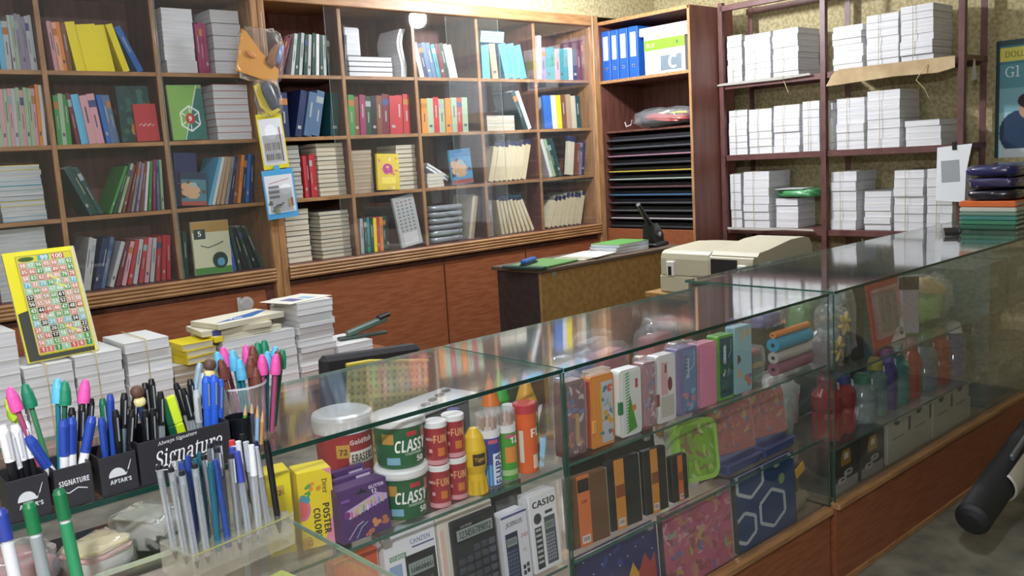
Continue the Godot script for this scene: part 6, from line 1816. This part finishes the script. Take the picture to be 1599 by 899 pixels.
func diary(label: String, x0: float, x1: float, h: float, hex: String, band: String, bx: float, lean := -1.0) -> Node3D:
	var w := x1 - x0
	var o := thing("diary", label, "notebook", Vector3((x0 + x1) / 2, 0.503 + w * 0.01, -1.35), Vector3(-3, -4, lean), "diaries with orange bands")
	var d := 0.02
	part(o, "cover", bev(w, h, d, 0.003, true), mt(hex, 0.55), Vector3(0, 0, -d / 2))
	part(o, "pages", bev(w * 0.98, h * 0.985, d * 0.7, 0.001, true), paper("c"), Vector3(0.0035, 0.0012, -d / 2))
	var b := part(o, "paper_band", bev(w * 0.30, h * 1.004, 0.0012, 0.0003, true), mt(band, 0.5), Vector3(bx * w, 0, 0.0006))
	part(b, "white_code_panel", bev(w * 0.2, h * 0.11, 0.0008, 0.0002), mt("d9d3cc", 0.5), Vector3(0, h * 0.10, 0.0006))
	for k in 5: part(b, "bar_stripe", bev(w * 0.012, h * 0.06, 0.0006, 0.0001), mt("4a4040", 0.5), Vector3((k - 2) * w * 0.03, h * 0.105, 0.0012))
	part(b, "picture_panel", bev(w * 0.28, h * 0.18, 0.0008, 0.0002), mt("8a4a22" if hex != "6a4a2c" else "23201e", 0.5), Vector3(0, h * (0.55 if hex != "6a4a2c" else 0.86), 0.0006))
	return o

func goods_middle_low() -> void:
	var o := diary("brown diary with an orange band, widest of the banded diaries", 1.338, 1.462, 0.165, "6a4a2c", "d9743f", -0.12)
	text(o, "20K", 0.008, "8a3a1c", Vector3(-0.015, 0.105, 0.0018))
	diary("black diary with a yellow-orange band beside the brown diary", 1.475, 1.580, 0.168, "18191d", "cf8a34", -0.18)
	diary("black diary with a yellow-orange band in the middle of the shelf", 1.600, 1.682, 0.160, "18191d", "cf8a34", -0.06)
	diary("small black diary with a narrow orange band, right of the others", 1.706, 1.766, 0.118, "18191d", "c96a34", 0.0)
	# loose dark covers behind
	for k in 3:
		var c := thing("diary", ["tall dark diary leaning behind the brown diary", "bundle of brown covers behind the black diaries", "grey diary behind the small black diary"][k], "notebook", Vector3(1.50 + 0.11 * k, 0.5045, -1.43 - 0.012 * k), Vector3(-6, 0, 0))
		part(c, "cover", bev(0.12, 0.185, 0.03, 0.003, true), mt(["2a2622", "4a3c2c", "3a3a38"][k], 0.5), Vector3(0, 0, -0.015))
		part(c, "pages", bev(0.112, 0.184, 0.024, 0.001, true), paper("d"), Vector3(0.0045, 0.003, -0.015))
	var gb := thing("lime_clip", "lime green clip behind the black diaries", "clip", Vector3(1.545, 0.5005, -1.50))
	part(gb, "body", lump(0.05, 0.2, 0.03, 0.5, 0.1, 90), gloss("6fae3a"))
	part(gb, "foot", bev(0.05, 0.006, 0.04, 0.002, true), mt("4d8a2c", 0.5))
	# lunch boxes
	var im := sheet(128, 128, "7fae3a")
	swirls(im, 91, 40, 4, 10, ["a8b07a", "8a9a52", "6f9f38", "bcc890", "a8c060", "8a7a58", "7fae3a", "7fae3a"])
	o = thing("lunch_box", "lime green rounded lunch box standing on edge", "lunch box", Vector3(1.855, 0.5125, -1.395), Vector3(-10, -6, -5))
	part(o, "lid", extrude(rounded(0.155, 0.162, 0.03, 6), 0.02), gloss("9fce5a"))
	part(o, "lid_print", extrude(rounded(0.130, 0.136, 0.024, 6), 0.0008), printed(im, 0.3), Vector3(0, 0.013, 0.02))
	part(o, "tray", extrude(rounded(0.145, 0.152, 0.028, 6), 0.03), clear("c9dfb0", 0.5, 0.1), Vector3(0, 0.005, -0.03))
	im = sheet(160, 128, "a83a38")
	swirls(im, 92, 60, 3, 8, ["8f2f30", "c04a42", "3f5a9c", "b89a3a", "7a2528", "c9605a", "a83a38", "b04a46"])
	for k in 2:
		o = thing("lunch_box", ["red lunch box with picture lid beside the green one", "red lunch box with picture lid at the right end of the shelf"][k], "lunch box", Vector3(2.028 + 0.178 * k, 0.546, -1.400 - 0.006 * k), Vector3(-10, -3, -4))
		part(o, "lid", extrude(rounded(0.165, 0.135, 0.014, 4), 0.02), gloss("b03a36"))
		part(o, "lid_print", extrude(rounded(0.145, 0.115, 0.010, 4), 0.0008), printed(im, 0.3), Vector3(0, 0.01, 0.02))
		part(o, "wrapping", bev(0.172, 0.142, 0.03, 0.006, true), clear("e6ecee", 0.14, 0.05), Vector3(0, -0.003, 0.01))
		var tr := thing("blue_lunch_tray", ["dark blue tray under the left red lunch box", "dark blue tray under the right red lunch box"][k], "tray", Vector3(2.028 + 0.178 * k, 0.5005, -1.405))
		part(tr, "tray", bev(0.16, 0.033, 0.10, 0.010, true), gloss("34417a"))
		part(tr, "rim", bev(0.166, 0.005, 0.106, 0.002), gloss("4a5890"), Vector3(0, 0.030, 0))
	o = thing("plastic_packet", "clear crumpled packet with silver shine at the middle counter's right end", "packet", Vector3(2.358, 0.5005, -1.45))
	part(o, "contents", lump(0.07, 0.12, 0.07, 0.6, 0.2, 95), mt("5f6f66", 0.4))
	part(o, "wrapping", lump(0.095, 0.17, 0.10, 0.6, 0.25, 96), clear("dfe8e4", 0.22, 0.05))
	# large exercise books at the bottom
	var y := 0.2795
	im = sheet(256, 200, "2c2f66")
	blobs(im, 101, 5, 6, 10, ["3a4a8a", "232650"])
	for q in [[40, 120, 60], [96, 90, 70], [170, 70, 64], [210, 60, 40]]:
		shape(im, [Vector2(q[0] - 30, 200), Vector2(q[0] - 22, q[1] + 40), Vector2(q[0], q[1]), Vector2(q[0] + 16, q[1] + 30), Vector2(q[0] + 34, q[1] + 10), Vector2(q[0] + 40, 200)], ["d98a2c", "c9602c", "d9a43a", "b0403a"][[60, 70, 64, 40].find(q[2])])
	stroke(im, [Vector2(120, 130), Vector2(160, 110), Vector2(200, 150), Vector2(190, 196)], 14, "23202c")
	stroke(im, [Vector2(150, 140), Vector2(176, 170), Vector2(170, 198)], 10, "d3d0d0")
	for k in 9: disc(im, 20 + k * 27, 14 + (k * 37) % 50, 2, "c9cce0")
	big_copy("large exercise book with deep blue and orange leafy cover", 1.345, 1.628, y, 0.205, "2c2f66", im)
	im = sheet(256, 220, "b8607c")
	swirls(im, 102, 170, 3, 10, ["c07c90", "ab5872", "c08a7c", "94565c", "b8806e", "c999a2", "a06a82", "b8706c", "b8607c", "a45e66"])
	swirls(im, 103, 14, 4, 8, ["b0a85a", "8fa08a", "6a7aa0"])
	big_copy("large exercise book with crowded pink picture cover", 1.652, 1.938, y, 0.208, "b0587a", im)
	im = sheet(256, 240, "23406f")
	for q in [[60, 20, 62], [150, 150, 62], [30, 170, 50]]:
		var hx := []
		for k in 7: hx.append(Vector2(q[0], q[1]) + Vector2(cos(TAU * k / 6 + 0.52), sin(TAU * k / 6 + 0.52)) * q[2])
		stroke(im, hx, 11, "b9c2c8")
	stroke(im, [Vector2(230, 0), Vector2(256, 20)], 11, "b9c2c8")
	disc(im, 196, 70, 14, "7f9a5a", 18)
	big_copy("large navy exercise book with pale hexagon lines", 1.968, 2.262, y, 0.212, "23406f", im)
	o = thing("loose_wares", "yellow and grey ware at the bottom right of the middle counter", "packet", Vector3(2.335, y, -1.40))
	part(o, "contents", lump(0.09, 0.06, 0.08, 0.6, 0.2, 105), mt("8a7f66", 0.5))
	part(o, "yellow_tag", bev(0.05, 0.03, 0.004, 0.001), mt("c9a03a", 0.5), Vector3(0, 0.13, 0.03), Vector3(0, 0, 20))
	part(o, "holder", bev(0.02, 0.13, 0.02, 0.004, true), mt("5a5a50", 0.5), Vector3(0, 0.02, 0.01))

func big_copy(label: String, x0: float, x1: float, y: float, h: float, hex: String, im: Image) -> void:
	var w := x1 - x0
	var o := thing("exercise_book", label, "notebook", Vector3((x0 + x1) / 2, y + 0.0012, -1.338), Vector3(-3, 0, 0), "large exercise books")
	part(o, "cover_print", card(w, h, 0.0012), printed(im, 0.35), Vector3(0, 0, -0.0012))
	part(o, "pages", bev(w - 0.006, h - 0.006, 0.012, 0.001, true), paper("w"), Vector3(0.002, 0.002, -0.0075))
	part(o, "back_cover", bev(w, h, 0.0015, 0.0004, true), mt(hex, 0.45), Vector3(0, 0, -0.0145))
	part(o, "spine", bev(0.004, h, 0.015, 0.001, true), mt("3a3f44", 0.5), Vector3(-w / 2 - 0.0015, 0, -0.0075))

func bottle(label: String, at: Vector3, r: float, h: float, hex: String, cap: String, alpha := 0.75) -> void:
	var o := thing("water_bottle", label, "bottle", at, Vector3.ZERO, "water bottles")
	part(o, "body", lathe([Vector2(0, 0), Vector2(r * 0.92, 0), Vector2(r, 0.012), Vector2(r, h * 0.35), Vector2(r * 0.9, h * 0.42), Vector2(r, h * 0.5), Vector2(r, h * 0.68), Vector2(r * 0.55, h * 0.8), Vector2(0, h * 0.8)], 20), clear(hex, alpha, 0.12))
	part(o, "cap", lathe([Vector2(0, h * 0.8), Vector2(r * 0.62, h * 0.8), Vector2(r * 0.62, h * 0.93), Vector2(r * 0.4, h), Vector2(0, h)], 18), gloss(cap, 0.35))
	part(o, "strap", tube([Vector3(r * 0.6, h * 0.86, 0), Vector3(r * 1.1, h * 0.8, 0.01), Vector3(r * 1.04, h * 0.6, 0.012)], 0.004, 6), mt("c9cfd0", 0.4))

func goods_right() -> void:
	var y := 0.2795
	var zf := -1.345
	# cartons along the front
	for k in 2:
		var o := carton("toy_carton", ["dark toy carton with gold emblem and toy cars, at the left of the far counter", "dark toy carton with gold emblem beside the white cartons"][k], 2.490 + 0.175 * k, 2.655 + 0.178 * k, zf, y, 0.150, 0.12, "3a3633", Vector3.ZERO, "box", "dark toy cartons")
		part(o, "gold_emblem", extrude([Vector2(-0.03, 0), Vector2(0.03, 0), Vector2(0.03, 0.03), Vector2(0.02, 0.05), Vector2(-0.02, 0.05), Vector2(-0.03, 0.03)], 0.0008), mt("96722f", 0.4), Vector3(0, 0.085, 0.0003))
		part(o, "white_badge", bev(0.025, 0.02, 0.0008, 0.0002), mt("c9c4b8", 0.4), Vector3(0, 0.115, 0.0015))
		part(o, "pale_foot", bev(0.15, 0.035, 0.0008, 0.0002), mt("8a8784", 0.5), Vector3(0, 0.02, 0.0003))
		for q in 2:
			var car := part(o, "car_picture", lump(0.055, 0.022, 0.0016, 0.7, 0.02, 3, 14, 8), mt("a8a6a4", 0.4), Vector3(-0.025 + 0.04 * q, 0.028 + 0.018 * q, 0.0008))
			part(car, "windscreen", bev(0.02, 0.006, 0.0008, 0.0002), mt("33363a", 0.4), Vector3(0, 0.014, 0.0012))
	for k in 4:
		var o := carton("white_carton", ["white carton with a cut flap next to the dark toy cartons", "second white carton from the dark toy cartons", "third white carton from the dark toy cartons", "fourth white carton from the dark toy cartons", "fifth white carton from the dark toy cartons"][k], 2.86 + 0.178 * k, 3.035 + 0.178 * k, zf - 0.004 * (k % 2), y, 0.145 + 0.004 * (k % 3), 0.16, "a9a798", Vector3.ZERO, "box", "white cartons in the far counter")
		part(o, "hand_hole", extrude([Vector2(-0.025, 0), Vector2(-0.012, -0.016), Vector2(0.012, -0.016), Vector2(0.025, 0)], 0.0008), mt("2a2a28", 0.6), Vector3(-0.02, 0.142, 0.0003))
		part(o, "dark_stripe", bev(0.016, 0.05, 0.0008, 0.0002), mt("3a3a38", 0.6), Vector3(0.075, 0.11, 0.0003))
		part(o, "grey_print", bev(0.09, 0.006, 0.0008, 0.0002), mt("7d7b70", 0.6), Vector3(-0.01, 0.08, 0.0003))
	# bottles behind them
	var b := [["large red water bottle at the left of the far counter", 2.552, 0.048, 0.36, "8f2528", "7a1f24", 0.9], ["second red water bottle close behind the large red one", 2.650, 0.043, 0.34, "8a2a2c", "2a3a7a", 0.9], ["clear shiny water bottle with white straw", 2.782, 0.046, 0.28, "9fb0ae", "2c6a52", 0.35], ["green-topped clear bottle behind the shiny one", 2.875, 0.04, 0.34, "6a8a80", "9a9a3c", 0.5], ["purple water bottle in the far counter", 2.965, 0.034, 0.36, "4a3f7a", "6a5f9c", 0.8], ["teal water bottle right of the purple one", 3.05, 0.038, 0.35, "3a7a76", "2c5f5c", 0.7], ["narrow red bottle right of the teal one", 3.15, 0.036, 0.37, "8a2628", "7a2226", 0.9], ["blue-grey bottle between two red bottles", 3.265, 0.044, 0.36, "5a6f7f", "3a4a5a", 0.6], ["red bottle at the right of the bottle row", 3.39, 0.042, 0.37, "7f2427", "6f2024", 0.9], ["blue sparkling bottle at the right of the bottle row", 3.52, 0.045, 0.37, "4a5a8a", "c9cccf", 0.6], ["dark green bottle in the far counter", 3.63, 0.04, 0.35, "2f4a40", "22382f", 0.8]]
	for q in b: bottle(q[0], Vector3(q[1], 0.4485, -1.40), q[2], q[3] * 0.58, q[4], q[5], q[6])
	# upper shelf of the far counter
	var ys := 0.6745
	var o := thing("pen_blister_card", "red blister card of pens standing in the far counter", "pack", Vector3(2.985, ys, -1.40), Vector3(-8, 0, 0))
	part(o, "card", bev(0.235, 0.235, 0.004, 0.001, true), mt("a3282c", 0.45))
	part(o, "white_corner", extrude([Vector2(0, 0), Vector2(0.11, 0), Vector2(0.11, 0.08)], 0.0008), mt("c9c6c6", 0.45), Vector3(0.006, 0.002, 0.0021))
	part(o, "black_emblem", lathe([Vector2(0, 0), Vector2(0.014, 0), Vector2(0.014, 0.001), Vector2(0, 0.001)], 16), mt("202022", 0.4), Vector3(0.09, 0.03, 0.0032), Vector3(90, 0, 0))
	for k in 6: part(o, "pen", tube([Vector3(-0.07 + 0.024 * k, 0.05, 0.012), Vector3(-0.07 + 0.024 * k, 0.18, 0.012)], 0.008, 8), mt(["6a3a34", "2a2a30", "5a2a2a", "2c2c34", "6f3a30", "33343a"][k], 0.4))
	part(o, "blister", bev(0.18, 0.17, 0.022, 0.008), clear("dfe4e6", 0.15, 0.05), Vector3(-0.012, 0.115, 0.013))
	o = thing("slim_pack", "slim white and black pack leaning beside the red blister card", "pack", Vector3(3.155, ys + 0.005, -1.41), Vector3(-6, -30, -4))
	part(o, "body", bev(0.07, 0.205, 0.02, 0.002, true), mt("8f8a90", 0.45))
	part(o, "black_top", bev(0.071, 0.05, 0.021, 0.002, true), mt("26252a", 0.45), Vector3(0, 0.155, 0))
	o = thing("bead_packet", "bright green packet with a yellow pouch on the far counter's upper shelf", "packet", Vector3(3.42, ys, -1.49))
	part(o, "green_pouch", lump(0.30, 0.10, 0.12, 0.6, 0.2, 111), gloss("6fa83a", 0.4))
	part(o, "yellow_pouch", lump(0.28, 0.06, 0.09, 0.7, 0.15, 112), gloss("c9a53a", 0.4), Vector3(0.06, 0.09, 0), Vector3(0, 0, -14))
	part(o, "wrapping", lump(0.34, 0.17, 0.15, 0.6, 0.15, 113), clear("e6ecee", 0.15, 0.05), Vector3(0.02, 0, 0))
	for k in 3:
		o = thing("gift_bow_packet", ["gold star bow packet at the far counter's left end", "second gold bow packet above the bottles", "dark green wrapped packet under the far counter's glass"][k], "packet", Vector3(2.545 + 0.10 * k, [ys, ys, ys][k], -1.40 - 0.03 * k))
		part(o, "bundle", lump(0.085, [0.10, 0.16, 0.21][k], 0.08, 0.7, 0.2, 120 + k), mt(["5a3a34", "4a4234", "24453a"][k], 0.45))
		if k < 2:
			for i in 6:
				var a := TAU * i / 6
				part(o, "bow_loop", lump(0.036, 0.012, 0.016, 0.9, 0.05, 2, 12, 6), gloss("b09a52", 0.3), Vector3(cos(a) * 0.022, 0.07 + 0.06 * k + sin(a) * 0.022, 0.044), Vector3(0, 0, rad_to_deg(a)))
		part(o, "wrapping", lump(0.10, [0.12, 0.18, 0.225][k], 0.095, 0.6, 0.2, 130 + k), clear("dfe6e8", 0.18, 0.05))
	o = thing("bead_packet", "small green and white packet behind the red blister card", "packet", Vector3(2.80, ys, -1.62))
	part(o, "contents", lump(0.12, 0.17, 0.08, 0.6, 0.15, 141), gloss("4f9a52", 0.4))
	part(o, "wrapping", lump(0.14, 0.19, 0.10, 0.6, 0.2, 142), clear("dfe6e8", 0.15, 0.05))
	# dim cartons beyond the partition
	for k in 3:
		o = carton("grey_carton", ["dim grey-blue carton beyond the far counter's partition, nearest", "dim grey-blue carton beyond the far counter's partition, middle", "dim grey-blue carton beyond the far counter's partition, last"][k], 3.72 + 0.28 * k, 3.98 + 0.28 * k, -1.37, y, 0.16, 0.2, "5d6a6c", Vector3.ZERO, "box", "dim cartons")
		part(o, "label", bev(0.12, 0.08, 0.0008, 0.0002), mt("7f8a86", 0.5), Vector3(0, 0.10, 0.0003))
	for k in 2:
		o = carton("grey_carton", ["long grey carton on the far counter's upper shelf, left", "long grey carton on the far counter's upper shelf, right"][k], 3.74 + 0.42 * k, 4.12 + 0.42 * k, -1.42, ys, 0.16, 0.2, "64705f", Vector3.ZERO, "box", "dim cartons")
		part(o, "label", bev(0.2, 0.05, 0.0008, 0.0002), mt("8a907f", 0.5), Vector3(0, 0.08, 0.0003))

# ------------------------------------------------------------------ odds and ends
func oddments() -> void:
	# pile of files and folders on the far counter
	var y := COUNTER_TOP + 0.0005
	var spec := [["dark green folder, lowest of the pile on the far counter", "2f5a46", 0.022], ["green folder, second from bottom of the far counter's pile", "3f7a5c", 0.020], ["teal folder, third from bottom of the far counter's pile", "3f7a72", 0.020], ["grey-green folder, fourth from bottom of the far counter's pile", "6a8a78", 0.018], ["white plastic folder in the middle of the far counter's pile", "b9bdb2", 0.022], ["orange folder under the violet wrapped covers", "d0662f", 0.028]]
	for q in spec:
		var o := thing("plastic_folder", q[0], "folder", Vector3(4.475, y, -1.56), Vector3(0, rng.randf() * 2 - 1, 0), "folders piled on the far counter")
		part(o, "cover", bev(0.40, q[2] - 0.001, 0.24, 0.004, true), mt(q[1], 0.4))
		part(o, "sheets", bev(0.394, q[2] * 0.4, 0.245, 0.001), mt("a9ac9f", 0.6), Vector3(0, q[2] * 0.5, 0))
		y += q[2]
	for k in 3:
		var o := thing("wrapped_covers", ["black shiny wrapped covers, lowest of the dark bundles", "violet shiny wrapped covers in the middle of the dark bundles", "deep blue shiny wrapped covers on top of the dark bundles"][k], "packet", Vector3(4.475, y, -1.56), Vector3.ZERO, "dark wrapped bundles")
		part(o, "bundle", lump(0.38, 0.050, 0.22, 0.35, 0.06, 150 + k), gloss(["1d1c26", "2e2750", "24275a"][k], 0.25))
		part(o, "silver_crease", tube([Vector3(-0.14, 0.03, 0.106), Vector3(-0.05, 0.036, 0.114), Vector3(0.12, 0.028, 0.108)], 0.004, 6), gloss("6a6690", 0.2))
		y += 0.054
	var cl := thing("binder_clip", "black folded glasses-like clip on the far counter's glass", "clip", Vector3(4.055, COUNTER_TOP + 0.0005, -1.63), Vector3(0, 30, 0))
	part(cl, "body", extrude([Vector2(-0.05, 0), Vector2(0.04, 0), Vector2(0.04, 0.018), Vector2(0.0, 0.03), Vector2(-0.04, 0.014)], 0.06), gloss("15181c", 0.3), Vector3(0, 0, -0.03))
	part(cl, "lever", tube([Vector3(-0.045, 0.01, 0.032), Vector3(-0.01, 0.032, 0.032), Vector3(0.04, 0.03, 0.032)], 0.005, 7), mt("2f3338", 0.3, 0.5))
	# blister packs hung on the post between the cabinets
	hung_packs()
	# light-blue booklets on top of the books, and the pale block on the magazines
	for k in 4:
		var bk := make_book("light blue booklet, %s of four lying on books, top row, right cabinet" % stack_word(k, 4), 0.016, 0.185, 0.15, "l", "z", "books in the right glass cabinet")
		bk.transform = Transform3D(Basis(Vector3(0, 1, 0), Vector3(1, 0, 0), Vector3(0, 0, -1)), Vector3(3.552 + 0.003 * k, 2.076 + 0.0165 * k, -4.29))
	var wb := thing("book", "white page block standing on the magazines, top row, second compartment, right cabinet", "book", Vector3(2.613, 1.9655, -4.14), Vector3.ZERO, "books in the right glass cabinet")
	part(wb, "pages", bev(0.10, 0.15, 0.12, 0.008, true), paper("w"), Vector3(0.05, 0, -0.06))
	part(wb, "cover", bev(0.002, 0.152, 0.122, 0.0005, true), mt("3a3d44", 0.5), Vector3(-0.001, 0, -0.06))
	for k in 2:
		var lb := make_book(["lower slanting white book resting on the low stack, third row, right cabinet", "upper slanting white book resting on the low stack, third row, right cabinet"][k], 0.012, 0.17, 0.15, "w", "w", "books in the right glass cabinet")
		lb.transform = Transform3D(Basis(Vector3(0, 0, 1), deg_to_rad(-30)) * Basis(Vector3(0, 1, 0), Vector3(1, 0, 0), Vector3(0, 0, -1)), Vector3(3.075 + 0.008 * k, 1.360 + 0.016 * k, -4.275))
	motorcycle()

func hung_packs() -> void:
	var z := -4.012
	var s := single("hanging_strip", tube([Vector3(0, 2.14, 0), Vector3(0.002, 1.6, 0.002), Vector3(0.0, 1.16, 0.0)], 0.002, 6), mt("c9c6ba", 0.7), "pale string carrying the blister packs on the cabinet post", "string", Vector3(2.086, 0, z))
	var o := thing("toy_pack", "orange card toy pack in clear film, topmost hanging pack", "pack", Vector3(2.05, 1.83, z + 0.012), Vector3(0, 0, -6))
	part(o, "orange_card", extrude([Vector2(-0.13, 0.02), Vector2(0.08, -0.02), Vector2(0.09, 0.05), Vector2(0.0, 0.12), Vector2(-0.08, 0.21), Vector2(-0.10, 0.215)], 0.003), mt("d08f26", 0.5))
	part(o, "picture", lump(0.06, 0.13, 0.012, 0.8, 0.2, 161), mt("8a5a28", 0.5), Vector3(0.035, 0.06, 0.006), Vector3(0, 0, -30))
	part(o, "blue_piece", lump(0.03, 0.10, 0.016, 0.7, 0.1, 162), mt("5f6f9c", 0.4), Vector3(0.075, 0.075, 0.008), Vector3(0, 0, -16))
	part(o, "orange_detail", lump(0.05, 0.028, 0.01, 0.8, 0.1, 163), mt("cf8440", 0.5), Vector3(-0.06, 0.09, 0.008), Vector3(0, 0, -20))
	part(o, "clear_film", lump(0.23, 0.25, 0.03, 0.5, 0.12, 164), clear("e9edf0", 0.05, 0.05), Vector3(-0.005, -0.02, 0.006))
	o = thing("toy_pack", "yellow card toy pack in clear film, second hanging pack", "pack", Vector3(2.078, 1.672, z + 0.02), Vector3(0, 0, 8))
	part(o, "yellow_card", extrude([Vector2(-0.06, 0.13), Vector2(-0.03, 0.14), Vector2(0.05, 0.0), Vector2(0.0, -0.02), Vector2(-0.05, 0.03)], 0.003), mt("cdb92a", 0.5))
	part(o, "grey_piece", lump(0.06, 0.13, 0.02, 0.7, 0.15, 165), mt("3f444d", 0.35), Vector3(0.025, 0.01, 0.008), Vector3(0, 0, 14))
	part(o, "clear_film", lump(0.13, 0.17, 0.03, 0.5, 0.15, 166), clear("e9edf0", 0.06, 0.05), Vector3(0.0, -0.02, 0.006))
	for k in 2:
		o = thing("blister_card", ["yellow and white blister card of coloured pens, third hanging pack", "light blue and white blister card, lowest hanging pack"][k], "pack", Vector3([2.082, 2.090][k], [1.402, 1.163][k], z + 0.018 + 0.006 * k), Vector3(0, 0, [4.0, 3.0][k]))
		var w: float = [0.135, 0.165][k]
		var h: float = [0.262, 0.235][k]
		var edge: String = ["d9c92f", "4f9fcf"][k]
		var im := sheet(96, 160, "d9dbdd")
		block(im, 0, 0, 96, 14 if k == 0 else 18, edge)
		block(im, 0, 148 if k == 0 else 142, 96, 18, edge)
		block(im, 0, 0, 5, 160, edge)
		block(im, 91, 0, 5, 160, edge)
		disc(im, 46, 52, 22, "eceef0") if k == 0 else disc(im, 66, 66, 18, "eceff2")
		if k == 0:
			for i in 8: block(im, 18 + i * 7, 84, 5, 22, ["c98a4a", "b0503c", "5a8ab0", "d9c04a", "7a6a9c", "8fa0a8", "c9a04a", "4a5a7a"][i])
			for i in 8: block(im, 18 + i * 7, 116, 5, 18, ["3a3a44", "6a7a4a", "9c5a4a", "4a6a9c", "c9b06a", "7d7d84", "55606a", "8a8a90"][i])
			block(im, 76, 40, 5, 100, "9c5a4a")
		else:
			for i in 3: block(im, 14, 52 + i * 16, 32, 9, "77747c")
			stroke(im, [Vector2(16, 44), Vector2(80, 32)], 3, "c08a90")
			blobs(im, 171, 8, 4, 8, ["5a6a4a", "8a9a6a", "3a3f3a", "b0a070"], Rect2(0.15, 0.66, 0.45, 0.2))
			block(im, 68, 100, 8, 28, "c9a84a")
			block(im, 78, 96, 8, 28, "9c5a4a")
		part(o, "card", card(w, h, 0.002), printed(im, 0.4))
		part(o, "blister", bev(w * 0.78, h * 0.5, 0.014, 0.006, true), clear("e9eef2", 0.12, 0.04), Vector3(0, h * 0.12, 0.009))
		part(o, "hang_tab", bev(0.03, 0.02, 0.002, 0.0005, true), mt(edge, 0.5), Vector3(0, h, 0.001))

func motorcycle() -> void:
	# only the silencer reaches into the picture; wheel and swing arm stand outside it
	var o := thing("motorcycle", "motorcycle rear end with black silencer and chrome heat shield in front of the counters", "motorcycle", Vector3(3.0, 0, -0.98))
	var blk := mt("1a1c1f", 0.55)
	part(o, "silencer", tube([Vector3(-0.385, 0.268, 0.0), Vector3(-0.375, 0.27, 0.0), Vector3(-0.08, 0.352, 0.0), Vector3(0.25, 0.44, 0.0), Vector3(0.55, 0.48, 0.0)], 0.05, 22), blk)
	part(o, "heat_shield", lathe([Vector2(0.054, 0.0), Vector2(0.060, 0.004), Vector2(0.062, 0.03), Vector2(0.062, 0.4), Vector2(0.054, 0.4)], 24, -0.9, 2.3), mt("cfccc2", 0.4, 0.6), Vector3(-0.21, 0.318, 0.0), Vector3(0, 0, -75))
	part(o, "end_cap", lathe([Vector2(0.0, -0.022), Vector2(0.026, -0.019), Vector2(0.042, -0.01), Vector2(0.05, 0.002)], 22), blk, Vector3(-0.385, 0.268, 0.0), Vector3(0, 0, -74.5))
	part(o, "bracket", bev(0.30, 0.02, 0.012, 0.004), mt("7d8688", 0.35, 0.7), Vector3(-0.03, 0.445, 0.03), Vector3(0, 0, 17))
	part(o, "tyre", torus(0.25, 0.055), mt("161616", 0.8), Vector3(0.35, 0.305, 0.13))
	part(o, "rim", torus(0.19, 0.018), mt("a9acae", 0.25, 0.9), Vector3(0.35, 0.305, 0.13))
	for k in 9:
		var a := TAU * k / 9
		part(o, "spoke", tube([Vector3(0, 0, 0), Vector3(cos(a) * 0.19, sin(a) * 0.19, 0)], 0.003, 6), mt("a9acae", 0.3, 0.9), Vector3(0.35, 0.305, 0.13))
	part(o, "swing_arm", bev(0.5, 0.04, 0.03, 0.006), blk, Vector3(0.58, 0.34, 0.07), Vector3(0, 0, 6))
	part(o, "hanger", bev(0.02, 0.18, 0.02, 0.003), blk, Vector3(0.45, 0.42, 0.04))

func torus(r: float, t: float) -> Mesh:
	var m := TorusMesh.new()
	m.inner_radius = r - t
	m.outer_radius = r + t
	m.rings = 36
	m.ring_segments = 14
	var st := SurfaceTool.new()
	st.append_from(m, 0, Transform3D(Basis(Vector3.RIGHT, PI / 2), Vector3.ZERO))
	return st.commit()
